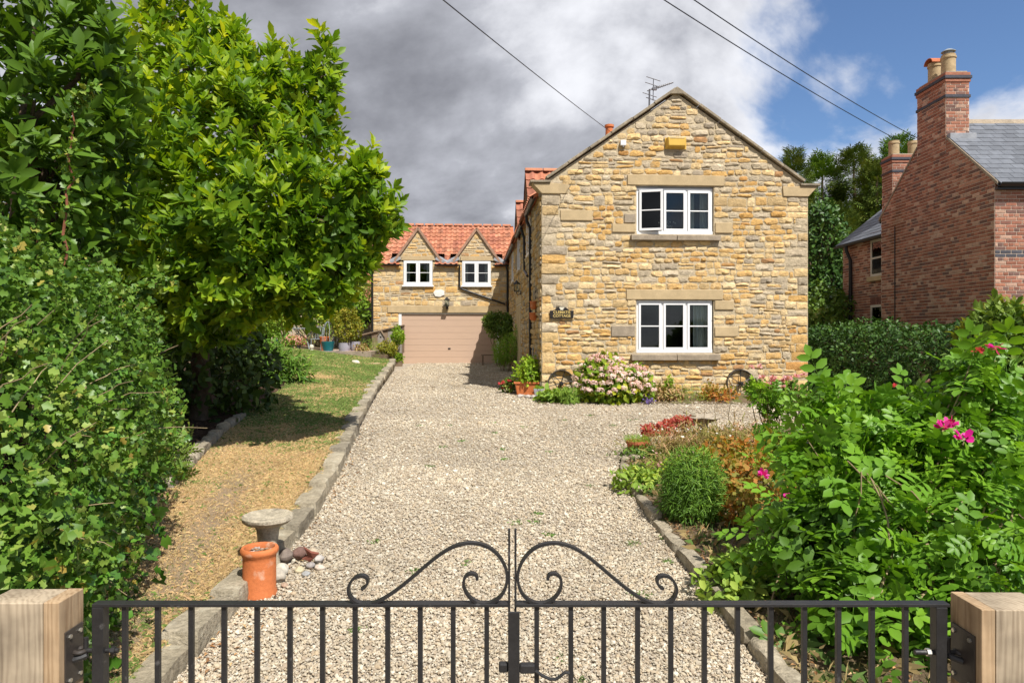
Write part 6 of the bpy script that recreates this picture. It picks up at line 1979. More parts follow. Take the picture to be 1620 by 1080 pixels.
# flower bed
bush('dome_shrub', 'round dome of dark strap leaves in the flower bed', 'shrub', (1.80, 6.75, gz(1.8, 6.75) + 0.05), [(1.78, 6.75, 0.66, 0.29, 0.30, 0.32), (1.78, 6.75, 0.46, 0.31, 0.32, 0.22)], 8000, NARROW, 0.068, LM['strap'], stems=26, seed=51, up=0.6, lump=0.03, spread=0.6, cull=0.0, inner=0.5)
for k, (x, y, z, s, lab, n) in enumerate(((1.42, 7.9, 0.10, 0.24, 'lime green lady\'s mantle spilling over the bed kerb near the dome shrub', 520), (1.60, 5.05, 0.10, 0.26, 'lime green lady\'s mantle in front of the rose bush beside the gravel', 560), (1.75, 5.1, 0.14, 0.22, 'pale green low leaves tucked under the rose bush', 380))):
    bush('ladys_mantle', lab, 'plant', (x, y, gz(x, y) + 0.04), [(x, y, gz(x, y) + z, s, s * 1.2, 0.17), (x + 0.15, y + 0.25, gz(x, y) + z, s * 0.8, s, 0.14)], n, OVAL, 0.075, LM['mantle'], seed=53 + k, up=1.3, stems=0, inner=0.3)
bush('orange_geranium', 'loose clump of leaves turning orange behind the dome shrub', 'plant', (2.35, 7.5, gz(2.35, 7.5)), [(2.3, 7.5, 0.58, 0.34, 0.5, 0.26), (2.55, 7.0, 0.55, 0.3, 0.35, 0.26), (2.2, 6.6, 0.45, 0.22, 0.3, 0.2), (2.65, 8.2, 0.62, 0.4, 0.4, 0.25)], 1300, LOBED, 0.062, LM['autumn'], seed=57, stems=30, inner=0.4, lump=0.2)
for k, (x, y, rx, ry, rz, lab, m_, n, s) in enumerate((
        (2.5, 9.5, 0.80, 0.7, 0.34, 'airy patch of dry pink seed heads in the middle of the bed', 'seed', 6500, 0.07),
        (2.0, 8.6, 0.36, 0.45, 0.14, 'mixed low wildflowers just behind the bed kerb', 'seed', 2200, 0.055),
        (3.4, 9.9, 0.6, 0.6, 0.28, 'tawny dry flower stems below the old stone bird bath', 'seed', 3000, 0.07),
        (1.75, 9.35, 0.30, 0.3, 0.12, 'blue green mat plant below the box topped pot', 'privet', 900, 0.045),
        (2.1, 8.1, 0.4, 0.4, 0.24, 'green weedy growth between dome shrub and wildflowers', 'lime', 900, 0.06),
        (3.1, 8.6, 0.5, 0.5, 0.36, 'yellow green leafy clump left of the black plastic pot', 'golden', 1000, 0.07))):
    t = bush('wildflower_patch', lab, 'plants', (x, y, gz(x, y)), [(x, y, gz(x, y) + 0.10, rx, ry, rz), (x + rx * 0.5, y - ry * 0.3, gz(x, y) + 0.08, rx * 0.6, ry * 0.6, rz * 1.2)], n, NARROW if m_ == 'seed' else OVAL, s * (1.5 if m_ == 'seed' else 1.0), LM[m_], seed=60 + k, stems=24, inner=0.4, lump=0.3, rmin=0.3, up=0.8, cull=0.0, stem_r=0.004)
    if m_ == 'seed':
        r = np.random.default_rng(k); nn = 90
        pp = np.stack([x + r.normal(0, rx * 0.5, nn), y + r.normal(0, ry * 0.5, nn), gz(x, y) + 0.12 + r.random(nn) * rz], -1)
        foliage('flowers', t, (pp, norm(r.normal(size=(nn, 3))), norm(r.normal(size=(nn, 3)) * 0.4 + np.array([0, -.3, 1])), r.uniform(0.02, 0.045, nn), r.random(nn)), PETAL, LM['palepink'] if k else LM['white'])
n = 9000
Y = rng.uniform(3.6, 11.3, n); X = bed_x(Y) + 0.15 + 4.6 * rng.random(n) ** 1.2
kx = fbm(X, Y, 1.7, 5) > 0.42
X, Y = X[kx], Y[kx]; n = len(X)
cc = np.where((rng.random(n) < 0.55)[:, None], np.array((0.10, 0.17, 0.04)), np.array((0.36, 0.27, 0.12))) * rng.uniform(0.6, 1.4, (n, 1))
o = put('bed_weeds', blade_field('bed_weeds', X, Y, dz(Y) + 0.05, rng.uniform(0.03, 0.14, n), 0.008, rng.uniform(0.2, 1.4, n), cc, M['blade']), kind='stuff')
tag(o, 'thin grass and weeds through the right flower bed', 'weeds')

# peonies and other tall plants towards the gable
for k, (px, py, Y, s, lab) in enumerate(((1216, 628, 10.2, 0.20, 'leafy rose standing in front of the right cart wheel'), (1275, 640, 9.8, 0.26, 'leafy dahlia plant growing in the black plastic pot'), (1245, 700, 8.6, 0.24, 'green leafy plant left of the black pot'), (1225, 740, 7.4, 0.20, 'pale green leafy plant beside the single magenta bloom'), (1325, 690, 7.6, 0.30, 'leafy plant in front of the dark hedge foot'))):
    c = P(px, py, Y); b = Vector((c.x, c.y, gz(c.x, c.y)))
    t = bush('tall_flower_plant', lab, 'plant', b, [(c.x, c.y, c.z, s, s, s * 0.9), (c.x + 0.1, c.y, c.z - s * 0.8, s * 0.7, s * 0.7, s * 0.7), (c.x - 0.2, c.y, c.z + s * 0.5, s * 0.45, s * 0.4, s * 0.4)], 150, ROSE if k % 2 == 0 else BROAD, 0.14 if k % 2 == 0 else 0.11, LM['rose'], seed=80 + k, stems=16, rmin=0.4, up=0.8, lump=0.25)
    if k in (0, 1):
        for q in range(4):
            blossom('flower', t, P(px + R.uniform(-35, 40), py - R.uniform(10, 50), Y - 0.3), 16, 0.05, LM['palepink'], 90 + k * 5 + q)
pf = thing('poppy_stems', 'thin tall bare flower stems rising by the old bird bath', 'plant', (3.6, 10.6, gz(3.6, 10.6)))
mb = MB()
for px, yt, yb in ((1134, 630, 700), (1155, 600, 705), (1219, 590, 690), (1112, 650, 700)):
    a, b = P(px, yb, 10.4), P(px + R.uniform(-4, 4), yt, 10.4); limb(mb, a - pf.location, b - pf.location, 0.006, 0.004, 0.02, 5, int(px), 5)
mb.build('stems', M['cane'], pf, fixn=False)

# plants along the gable foot
def hyd():
    b = on_house(1.42, -0.75, 0); b.z = gz(b.x, b.y)
    el = [E(965, 612, 14.75, 0.66, 0.5, 0.48), E(938, 602, 14.85, 0.36, 0.4, 0.38), E(1000, 610, 14.8, 0.42, 0.4, 0.42), E(955, 588, 14.9, 0.42, .4, .36)]
    t = bush('hydrangea', 'big hydrangea covered in pale pink mophead flowers', 'hydrangea', b, el, 2300, OVAL, 0.14, LM['hydrangea'], seed=101, stems=18, lump=0.08, cull=0.8)
    r = np.random.default_rng(5)
    me = []
    for v in range(4):
        n = 70; d = norm(r.normal(size=(n, 3))); d[:, 2] = np.abs(d[:, 2]) * 0.9 - 0.15
        me.append(leaf_mesh('flower_head', d * np.array([0.085, 0.085, 0.068]), norm(np.cross(d, r.normal(size=(n, 3)))), d, np.full(n, 0.045), OVAL, LM['pinkpetal'], np.clip(r.normal(0.35 + 0.16 * v, 0.14, n), 0, 1)))
    Pp, out, u, rr = shell(el, 1500, rmin=0.98, rmax=1.06, lump=0.06, cull=0.97, seed=7)
    k = (out[:, 1] < 0.35) & (Pp[:, 2] > gz(b.x, b.y) + 0.12) & ((out[:, 2] > -0.2))
    Pp = Pp[k]; kept = []
    for p in Pp:
        if all(np.linalg.norm(p - q) > 0.115 for q in kept): kept.append(p)
    for i, p in enumerate(kept[:170]):
        hi = p[2] > np.median(Pp[:, 2])
        put('flower_head', me[i % 4 if hi else 2 + i % 2], t, Vector(p) - b, (R.uniform(-.4, .4), R.uniform(-.4, .4), R.uniform(0, 6)), (R.uniform(0.75, 1.15),) * 3)
hyd()
hx = P(880, 615, 14.75)
bush('hosta', 'lime green hosta clump at the cottage corner under the left wheel', 'plant', (hx.x, hx.y, gz(hx.x, hx.y)), [E(868, 627, 14.8, 0.22, .26, .13), E(890, 628, 14.7, 0.22, .25, .13)], 320, OVAL, 0.13, LM['mantle'], seed=111, up=1.2, inner=0.2)
bush('feathery_herb', 'feathery grey green herb between hosta and hydrangea', 'plant', (P(900, 630, 14.5).x, 14.5, gz(1.2, 14.5)), [E(900, 628, 14.5, 0.2, .2, .16)], 420, NARROW, 0.12, LM['mantle'], seed=113, up=0.8)
for k, (x0, lab, m_) in enumerate(((1050, 'mixed low plants under the ground floor window', 'seed'), (1090, 'green low plants in the middle of the wall bed', 'mantle'), (1130, 'rusty low plants left of the right cart wheel', 'autumn'))):
    c = P(x0, 624, 14.9)
    bush('wall_bed_plants', lab, 'plants', (c.x, c.y, gz(c.x, c.y)), [E(x0, 630, 14.9, 0.34, .3, .20), E(x0 + 14, 626, 15.0, 0.3, .3, .24), E(x0 - 8, 622, 15.1, 0.16, .2, .26)], 900, OVAL if k != 1 else NARROW, 0.07, LM[m_], seed=120 + k, up=0.8, lump=0.25, rmin=0.4, stems=10, stem_r=0.005)
c = P(1058, 612, 15.2)
bush('slim_climber', 'slim green shoot climbing the gable below the window', 'plant', (c.x, c.y, gz(c.x, c.y)), [E(1056, 618, 15.2, 0.10, .1, .26), E(1060, 604, 15.2, 0.06, .06, .14)], 190, OVAL, 0.07, LM['lime'], seed=126, stems=3)
c = P(1026, 638, 14.4)
vb = thing('violet_flowers', 'little violet flower tuft on the gravel edge', 'flower', (c.x, c.y, gz(c.x, c.y)))
pp = np.array([list(c)]) + rng.normal(0, 0.05, (70, 3)); pp[:, 2] = np.abs(pp[:, 2] - c.z) + gz(c.x, c.y) + 0.04
foliage('petals', vb, (pp, norm(rng.normal(size=(70, 3))), norm(rng.normal(size=(70, 3)) + np.array([0, 0, 1])), np.full(70, 0.05), rng.random(70)), PETAL, LM['violet'])
for k, px in enumerate((1205, 1228, 1250)):
    c = P(px, 615, 15.0)
    t = bush('garden_phlox', ['greenish phlox right of the right cart wheel', 'pink topped phlox near the right end of the gable', 'dusty pink phlox at the far right of the wall bed'][k], 'plant', (c.x, c.y, gz(c.x, c.y)), [E(px, 622, 15.0, 0.22, .3, .28)], 300, OVAL, 0.09, LM['privet'], seed=130 + k, stems=10)
    for q in range(3): blossom('flower', t, P(px + R.uniform(-20, 20), 598 + R.uniform(-6, 14), 14.7), 22, 0.08, LM['palepink'], 140 + k * 4 + q)

# shrubs beside the garage door and the side wall
def at_house(x, y): 
    v = on_house(x, y, 0); return v.x, v.y
x, y = at_house(-0.45, 11.3)
bush('climbing_shrub', 'dark round shrub against the garage corner above the bench', 'shrub', (x, y, gz(x, y)), [E(792, 514, 27, 0.62, .5, .50), E(778, 508, 27, 0.35, .3, .3), E(806, 520, 26.5, 0.4, .4, .4)], 2600, OVAL, 0.10, LM['privet'], seed=150, stems=8, stem_r=0.02)
x, y = at_house(-0.40, 8.2)
bush('box_shrub', 'fluffy green shrub along the cottage side wall', 'shrub', (x, y, gz(x, y)), [E(806, 552, 24, 0.55, .6, .50), E(825, 540, 23.5, 0.35, .4, .6), E(795, 560, 24.5, 0.35, .4, .35)], 3000, NARROW, 0.14, LM['box'], seed=152, stems=8, up=0.8)
# corner planters
x, y = at_house(-0.30, 0.35)
tp_ = thing('terracotta_trough', 'terracotta planter at the cottage corner', 'planter', (x, y, gz(x, y)))
m = MB(); m.add([(-0.24, -0.17, 0), (0.24, -0.17, 0), (0.24, 0.17, 0), (-0.24, 0.17, 0), (-0.3, -0.22, 0.3), (0.3, -0.22, 0.3), (0.3, 0.22, 0.3), (-0.3, 0.22, 0.3)], [(0, 3, 2, 1), (0, 1, 5, 4), (1, 2, 6, 5), (2, 3, 7, 6), (3, 0, 4, 7), (4, 5, 6, 7)]); m.build('trough', M['terracotta'], tp_, bevel=0.02)
m = MB(); m.box(-0.32, 0.32, -0.24, 0.24, 0.27, 0.31); m.build('rim', M['terracotta'], tp_, bevel=0.012)
bush('trailing_plant', 'bushy lime green plant with small white flowers in the corner planter', 'plant', (x, y, gz(x, y) + 0.3), [(x, y, gz(x, y) + 0.48, 0.34, 0.3, 0.26), (x + 0.05, y + 0.1, gz(x, y) + 0.68, 0.2, 0.2, 0.22), (x + 0.3, y - 0.05, gz(x, y) + 0.25, 0.16, 0.2, 0.24)], 900, OVAL, 0.085, LM['lime'], seed=160, stems=8)
x2, y2 = at_house(-0.72, 0.7)
t = bush('red_flower_clump', 'small clump with pinkish red flowers left of the corner planter', 'plant', (x2, y2, gz(x2, y2)), [(x2, y2, gz(x2, y2) + 0.2, 0.2, 0.2, 0.18)], 260, OVAL, 0.07, LM['privet'], seed=163, stems=5)
for q in range(7): blossom('flower', t, (x2 + R.uniform(-.2, .12), y2 - R.uniform(.02, .2), gz(x2, y2) + R.uniform(.1, .36)), 12, 0.06, LM['redpetal'], 170 + q)
x3, y3 = at_house(-0.08, -0.15)
gp = thing('small_grey_pot', 'small square grey pot in front of the terracotta planter', 'pot', (x3, y3, gz(x3, y3)))
m = MB(); m.add([(-0.09, -0.09, 0), (0.09, -0.09, 0), (0.09, 0.09, 0), (-0.09, 0.09, 0), (-0.12, -0.12, 0.19), (0.12, -0.12, 0.19), (0.12, 0.12, 0.19), (-0.12, 0.12, 0.19)], [(0, 3, 2, 1), (0, 1, 5, 4), (1, 2, 6, 5), (2, 3, 7, 6), (3, 0, 4, 7), (4, 5, 6, 7)]); m.build('pot', M['lilac'], gp, bevel=0.01)
foliage('moss', gp, single_leaves([(x3, y3, gz(x3, y3) + 0.19, 0.11, 0.11, 0.05)], 160, 0.04, seed=171), OVAL, LM['box'])
for k, (ox, oy) in enumerate(((-0.35, -0.32), (-0.22, -0.38), (0.0, -0.40), (0.12, -0.3), (-0.5, -0.2))):
    xx, yy = at_house(ox, oy)
    o = put('edging_cobble', rock_mesh('edging_cobble', 0.16, 0.12, 0.09, M['rock_obj'], seed=700 + k, jit=0.3, round_=0.5), None, (xx, yy, gz(xx, yy) - 0.01), (0, 0, R.uniform(0, 3)), color=(0.45, 0.40, 0.36))
    tag(o, ['pale cobble just left of the small grey pot', 'pale cobble touching the small grey pot front', 'pale cobble between the small grey pot and hosta', 'pale cobble nearest the hosta clump', 'leftmost pale cobble below the corner planter'][k], 'stone', 'cobbles around the corner planter')

# ------------------------------------------------------------------ background trees
def conifer(label, px, py_top, Y, w, m, seed, zb=0.9, name='conifer_tree', n=2400, size=0.5):
    n = int(n * 1.9); size *= 0.76; w *= 1.22
    top = P(px, py_top, Y); b = Vector((top.x, Y, zb)); H = top.z - zb
    t = thing(name, label, 'tree', b, 0, 'conifers behind the houses')
    mb = MB(); limb(mb, (0, 0, -0.2), (0, 0, H * 0.97), 0.03 * H, 0.02, 0.01, 8, seed, 7); mb.build('trunk', M['bark'], t, smooth=True, fixn=False)
    r = np.random.default_rng(seed)
    tt = r.random(n) ** 0.75                                     # 0 top .. 1 bottom
    a = r.uniform(0, 6.28, n)
    whorl = 0.72 + 0.28 * np.sin(tt * 38 + 3 * np.sin(a * 2 + seed)) 
    rad = (0.06 + 0.94 * tt ** 0.72) * w * whorl * r.uniform(0.35, 1.08, n) ** 0.55
    pp = np.stack([b.x + np.cos(a) * rad, b.y + np.sin(a) * rad, zb + H * (1 - tt * 0.93) - 0.22 * rad], -1)
    D = np.stack([np.cos(a), np.sin(a), np.where(tt < 0.12, 1.2, -0.25) + r.normal(0, 0.25, n)], -1) + r.normal(0, 0.3, (n, 3))
    Nn = np.array([0, 0, 1.0]) + r.normal(0, 0.35, (n, 3))
    foliage('crown', t, (pp, D, Nn, size * r.uniform(0.6, 1.25, n), 0.6 * r.random(n) + 0.4 * vnoise(pp[:, 0], pp[:, 2], 1.1, seed % 7)), SPRAY, m)
    return t


conifer('slim pointed conifer just right of the gable kneeler', 1256, 240, 33, 1.9, LM['conifer'], 3, n=1900, size=0.55)
conifer('bright green spruce behind the cottage right corner', 1302, 250, 36, 2.8, LM['spruce'], 5, n=2400, size=0.7)
conifer('tall olive conifer with a thin bare top', 1352, 238, 34, 2.9, LM['conifer'], 7, n=3000, size=0.62)
conifer('dark conifer behind the small rear chimney', 1420, 218, 38, 3.4, LM['spruce'], 9, n=2600, size=0.7)
conifer('broad dark conifer between cottage and brick house', 1388, 258, 31, 2.6, LM['conifer'], 11, n=2800, size=0.62)
conifer('dark conifer low behind the hedge gap', 1330, 330, 29, 1.9, LM['conifer'], 13, n=2200, size=0.5)
c = P(1305, 420, 24.5)
bush('light_green_tree', 'fresh green tree beside the cottage right corner', 'tree', (c.x, c.y, 0.8), [E(1298, 385, 24.5, 0.95, 1, 1.2), E(1320, 440, 24.5, 0.85, 1, 0.9), E(1290, 470, 24.2, 0.9, 1, 0.9), E(1302, 345, 24.6, 0.5, .6, .6)], 4200, OVAL, 0.15, LM['hedge'], seed=180, stems=10, lump=0.25, stem_r=0.05, stem_mat=M['bark'])
c = P(1308, 490, 21)
bush('garden_shrub', 'blue green rounded shrub low between the two houses', 'shrub', (c.x, c.y, 0.8), [E(1300, 488, 21, 0.75, .7, .7), E(1330, 492, 21, 0.6, .7, .6), E(1288, 520, 20, 0.7, .7, .8)], 2400, OVAL, 0.13, LM['privet'], seed=182, stems=8, stem_r=0.03)
# behind the terrace
c = P(505, 450, 29)
bush('terrace_shrub', 'big bushy green shrub behind the terrace pots', 'shrub', (c.x, c.y, 1.5), [E(505, 455, 29, 1.25, .9, 1.2), E(545, 470, 29, 0.85, .7, 1.1), E(470, 480, 29, 0.9, .8, 0.9), E(565, 490, 28.8, 0.5, .5, .8), E(440, 470, 29, 1.0, .8, 1.2), E(525, 500, 28.6, 0.6, .5, .6), E(400, 480, 29.5, 1.2, 1, 1.3)], 6500, OVAL, 0.14, LM['hydrangea'], seed=190, stems=20, stem_r=0.03, lump=0.25)
for k, (px, py, Y, w, lab) in enumerate(((566, 392, 52, 2.0, 'distant rounded tree beyond the far red roof'), (600, 400, 60, 2.2, 'distant tree hidden mostly behind the garage roof'))):
    c = P(px, py + 18, Y)
    bush('distant_tree', lab, 'tree', (c.x, Y, 1.0), [(c.x, Y, c.z, w, w, 1.6), (c.x - 1.5, Y, c.z - 1.4, w, w, 1.6), (c.x + 1, Y, c.z - 2, w * 1.2, w, 2)], 1800, OVAL, 0.34, LM['privet'], seed=194 + k, stems=6, stem_r=0.1, stem_mat=M['bark'])
c = P(575, 462, 33)
bush('bank_grass', 'sunny grassy bank below the distant red roof', 'grass bank', (c.x, c.y, 1.4), [(c.x, 33.5, 2.4, 3.0, 0.8, 2.2)], 5200, STRAP, 0.4, LM['mantle'], seed=198, up=0.6, lump=0.05)
# big garden trees further left, closing the view
for k, (x, y, h, w, lab) in enumerate(((-13.5, 22, 7.5, 3.2, 'tall garden tree far left beyond the terrace'), (-17, 29, 8.5, 3.6, 'tall tree closing the left background'), (-11.5, 31.5, 5.0, 2.2, 'rounded tree behind the terrace shrub'))):
    zb = float(lawn_z(x, y))
    bush('garden_tree', lab, 'tree', (x, y, zb), [(x, y, zb + h * 0.62, w, w, h * 0.38), (x + w * 0.5, y - w * 0.3, zb + h * 0.45, w * 0.7, w * 0.6, h * 0.3), (x - w * 0.4, y, zb + h * 0.4, w * 0.7, w * 0.7, h * 0.3)], 5200, OVAL, 0.22, LM['bigtree'], seed=210 + k, stems=14, stem_r=0.1, stem_mat=M['bark'], lump=0.2)
# ================================================================== gate and posts
GY = 2.45; PM = F / GY
def gx(px): return (px - 810) / PM
def gzv(py): return CAM_Z - (py - HORIZON) / PM
ztop = gzv(952)
HS_L = [(195, 410), (210, 402), (221, 385), (219, 366), (200, 355), (172, 360), (150, 380), (139, 410), (145, 440), (163, 462), (190, 474), (220, 477), (255, 468), (300, 446), (355, 408), (420, 355), (470, 312), (520, 272), (570, 240), (620, 221), (665, 216), (710, 223), (750, 242), (785, 276), (808, 318), (816, 360), (811, 400), (793, 437), (762, 463), (725, 474), (690, 468), (658, 448), (636, 415), (630, 382), (640, 357), (662, 346), (684, 353), (689, 372)]
def smooth_path(pts, n=3):
    p = [Vector((a, 0, b)) for a, b in pts]
    out = []
    for i in range(len(p) - 1):
        p0, p1, p2, p3 = p[max(i - 1, 0)], p[i], p[i + 1], p[min(i + 2, len(p) - 1)]
        for k in range(n):
            t = k / n
            out.append(0.5 * ((2 * p1) + (p2 - p0) * t + (2 * p0 - 5 * p1 + 4 * p2 - p3) * t * t + (3 * p1 - p0 - 3 * p2 + p3) * t ** 3))
    out.append(p[-1])
    return [(q.x, q.z) for q in out]
def leaf_gate(label, side):
    x0, x1 = (gx(150), gx(804)) if side < 0 else (gx(815), gx(1498))
    hx = x0 if side < 0 else x1; fx = x1 if side < 0 else x0
    g = thing('gate_leaf', label, 'gate', (hx, GY, 0), 0, 'pair of black iron drive gates')
    m = MB(); m.box(x0 - hx, x1 - hx, -0.019, 0.019, ztop - 0.011, ztop); m.build('top_rail', M['iron'], g, bevel=0.0015)
    m = MB(); m.box(x0 - hx + 0.02, x1 - hx - 0.02, -0.019, 0.019, 0.14, 0.152); m.build('bottom_rail', M['iron'], g, bevel=0.0015)
    bars = [198, 250, 303, 355, 407, 459, 510.5, 562, 613.5, 665, 717, 770] if side < 0 else [849, 903, 955, 1008.5, 1061, 1114, 1166.5, 1219, 1272, 1326, 1379, 1432]
    for b in bars:
        m = MB(); x = gx(b) - hx; m.box(x - 0.0085, x + 0.0085, -0.0085, 0.0085, 0.152, ztop - 0.011); m.build('bar', M['iron'], g, bevel=0.001)
    m = MB(); x = gx(159 if side < 0 else 1485) - hx; m.box(x - 0.02, x + 0.02, -0.02, 0.02, 0.1, ztop - 0.0115); m.build('hinge_stile', M['iron'], g, bevel=0.002)
    m = MB(); x = gx(805.5 if side < 0 else 815.5) - hx
    if side < 0:
        m.box(x - 0.004, x + 0.004, -0.010, 0.010, 0.12, gzv(836)); m.build('meeting_bar', M['iron'], g, bevel=0.001)
    else:
        m.box(x - 0.004, x + 0.004, -0.010, 0.010, 0.12, gzv(836)); m.build('meeting_bar', M['iron'], g, bevel=0.001)
        m = MB(); m.box(gx(804) - hx, gx(822) - hx, -0.03, -0.022, 0.12, gzv(962)); m.build('closing_plate', M['iron'], g, bevel=0.003)
    pts = []
    for a, b in HS_L:
        px = 500 + a / 2.7; py = 780 + b / 2.7
        if side > 0: px = 2 * 810.7 - px
        pts.append((gx(px) - hx, gzv(py) + 0.004))
    m = MB(); m.ribbon(smooth_path(pts), 0.0125, 0.009); m.build('scroll', M['iron'], g, smooth=True)
    # hinge eye bolt through the stile
    zz = gzv(1028 if side < 0 else 1031)
    s = -1 if side < 0 else 1
    m = MB(); m.tube([(-s * (0.055 if side < 0 else 0.085) - s * 0.03, 0, zz), (s * 0.035, 0, zz)], 0.0085, 10); m.build('eye_bolt', M['iron'], g, smooth=True)
    for q in (-0.052, 0.0):
        m = MB(); m.tube([(-s * 0.028 + s * q * 0.9, 0, zz), (-s * 0.014 + s * q * 0.9, 0, zz)], 0.014, 6); m.build('nut', M['zinc'] if (q == 0 or side > 0) else M['iron'], g)
    m = MB()
    ring = [(s * 0.052 + 0.020 * math.cos(a), 0.020 * math.sin(a), zz) for a in [2 * math.pi * k / 14 for k in range(15)]]
    m.tube(ring, 0.008, 8, cap=False); m.build('hinge_eye', M['plate'], g, smooth=True)
    if side > 0:
        zl = gzv(1053)
        m = MB(); m.box(gx(789) - hx, gx(804) - hx, -0.02, 0.006, zl - 0.016, zl + 0.018); m.build('latch_catch', M['iron'], g, bevel=0.006)
        m = MB(); m.box(gx(822) - hx, gx(846) - hx, -0.032, -0.006, zl - 0.014, zl + 0.020); m.build('latch_case', M['iron'], g, bevel=0.006)
        pts = [(846, 1055), (856, 1062), (868, 1068), (878, 1069), (886, 1064), (893, 1058), (900, 1059)]
        m = MB(); m.tube([(gx(a) - hx, -0.022, gzv(b)) for a, b in pts], 0.006, 8); m.build('latch_handle', M['iron'], g, smooth=True)
    return g
leaf_gate('left leaf of the black iron scroll topped gate', -1)
leaf_gate('right leaf of the black iron gate carrying the latch', 1)


def post(label, side):
    s = side
    if s < 0: X, y0, y1, zt, strip = -1.567, 2.36, 2.498, CAM_Z - (953 - 530) / F * 2.36, 0.054
    else: X, y0, y1, zt, strip = 1.603, 2.33, 2.497, CAM_Z - (964 - 530) / F * 2.33, 0.047
    p = thing('gate_post', label, 'post', (X, (y0 + y1) / 2, 0), 0, 'timber gate posts')
    hy = (y1 - y0) / 2
    m = MB(); m.box(min(0, s * strip), max(0, s * strip), -hy, hy, -0.1, zt); m.build('timber', M['wood_b'], p, bevel=0.003)
    m = MB(); m.box(min(s * (strip + 0.003), s * (strip + 0.21)), max(s * (strip + 0.003), s * (strip + 0.21)), -hy + 0.001, hy - 0.001, -0.1, zt - 0.002); m.build('timber', M['wood_a'], p, bevel=0.003)
    zc = gzv(1026)
    m = MB(); m.box(min(-s * 0.006, 0), max(-s * 0.006, 0), -hy + 0.028, hy - 0.012, zc - 0.115, zc + 0.085); pl = m.build('hinge_plate', M['plate'], p, bevel=0.002)
    for yy in (-hy + 0.05, hy - 0.032):
        for zz in (zc + 0.062, zc - 0.092):
            m = MB(); m.tube([(-s * 0.006, yy, zz), (-s * 0.012, yy, zz)], 0.008, 6); m.build('bolt', M['zinc'], pl)
    gyl = GY - (y0 + y1) / 2
    m = MB(); m.tube([(-s * 0.004, gyl * 0.2, zc - 0.03), (-s * 0.03, gyl * 0.6, zc - 0.024), (-s * 0.038, gyl, zc - 0.022)], 0.012, 8); m.tube([(-s * 0.038, gyl, zc - 0.03), (-s * 0.038, gyl, zc + 0.042)], 0.0085, 10)
    m.build('hinge_pin', M['iron'], pl, smooth=True)
    return p
post('chunky softwood gate post at the left edge under ivy', -1)
post('chunky softwood gate post at the right edge by the rose', 1)

# ================================================================== by the kerb: pot, bird bath, cobbles
c = Vector((-1.905, 5.15, float(dz(5.15)) + 0.005))
cp = thing('chimney_pot_planter', 'bright orange terracotta chimney pot used as planter', 'planter', c, math.radians(20))
m = MB(); m.lathe([(0.128, 0), (0.128, 0.02), (0.120, 0.05), (0.120, 0.27), (0.122, 0.30), (0.133, 0.312), (0.139, 0.328), (0.137, 0.348), (0.128, 0.358), (0.112, 0.358), (0.106, 0.345), (0.104, 0.30), (0.104, 0.1)], 40); m.build('pot', M['terracotta'], cp, smooth=True)
for k in range(26):
    a = R.uniform(0, 6.28); rr = 0.085 * math.sqrt(R.random())
    o = put('chip', rock_mesh('chip', R.uniform(.02, .04), R.uniform(.015, .03), R.uniform(.008, .015), M['rock_obj'], seed=1000 + k, jit=0.4), cp, (rr * math.cos(a), rr * math.sin(a), 0.315 + R.uniform(0, 0.012)), (R.uniform(-.4, .4), R.uniform(-.4, .4), a), color=R.choice([(0.36, 0.28, 0.22), (0.30, 0.16, 0.08), (0.45, 0.40, 0.36), (0.16, 0.12, 0.09)]))
m = MB(); m.lathe([(0.103, 0.29), (0.103, 0.315), (0.05, 0.318)], 20); m.build('soil', M['soil'], cp)
ln = MB()
c = Vector((-1.985, 5.55, float(dz(5.55)) + 0.0))
bb = thing('bird_bath', 'weathered mushroom shaped stone bird bath beside the orange pot', 'bird bath', c, 0.4)
m = MB(); m.lathe([(0.11, 0.0), (0.105, 0.05), (0.085, 0.14), (0.078, 0.26), (0.088, 0.36), (0.11, 0.41)], 22, jit=0.03); m.build('pedestal', M['bath'], bb, smooth=True)
m = MB(); m.lathe([(0.06, 0.395), (0.12, 0.40), (0.175, 0.42), (0.198, 0.445), (0.200, 0.468), (0.185, 0.482), (0.165, 0.476), (0.12, 0.462), (0.05, 0.456), (0.01, 0.455)], 30, jit=0.018); m.build('bowl', M['bath'], bb, smooth=True)
spots = [(-1.86, 5.52, 0.00, .15, .12, .10, (0.50, 0.46, 0.38)), (-1.84, 5.36, 0, .13, .11, .12, (0.42, 0.38, 0.31)), (-1.90, 5.72, 0.02, .16, .13, .13, (0.20, 0.16, 0.13)), (-1.73, 5.55, 0, .10, .08, .06, (0.50, 0.43, 0.28)), (-1.66, 5.62, .0, .10, .08, .07, (0.34, 0.31, 0.29)), (-1.62, 5.74, .01, .10, .07, .07, (0.46, 0.42, 0.38)),
         (-1.58, 5.60, 0, .09, .07, .055, (0.55, 0.46, 0.38)), (-1.66, 5.50, 0, .09, .07, .04, (0.33, 0.33, 0.32)), (-1.76, 5.28, 0, .075, .06, .04, (0.40, 0.28, 0.20)), (-1.70, 5.85, 0, .12, .10, .10, (0.44, 0.36, 0.26)), (-1.55, 5.80, 0, .08, .06, .06, (0.46, 0.39, 0.30)), (-1.80, 5.80, .02, .14, .10, .11, (0.17, 0.10, 0.08))]
LB = ['pale rounded cobble leaning on the pedestal base', 'tall grey cobble between orange pot and bird bath', 'dark cobble in the shadow under the bird bath bowl', 'yellowish cobble in the little cobble pile', 'round grey cobble in the middle of the cobble pile', 'pale grey cobble at the back of the pile', 'cream pink cobble at the right end of the pile', 'flat blue grey cobble at the front of the pile', 'small pinkish cobble lying near the orange pot foot', 'brown cobble against the kerb behind the pile', 'small beige cobble at the far end of the pile', 'dark red cobble behind the pale ones']
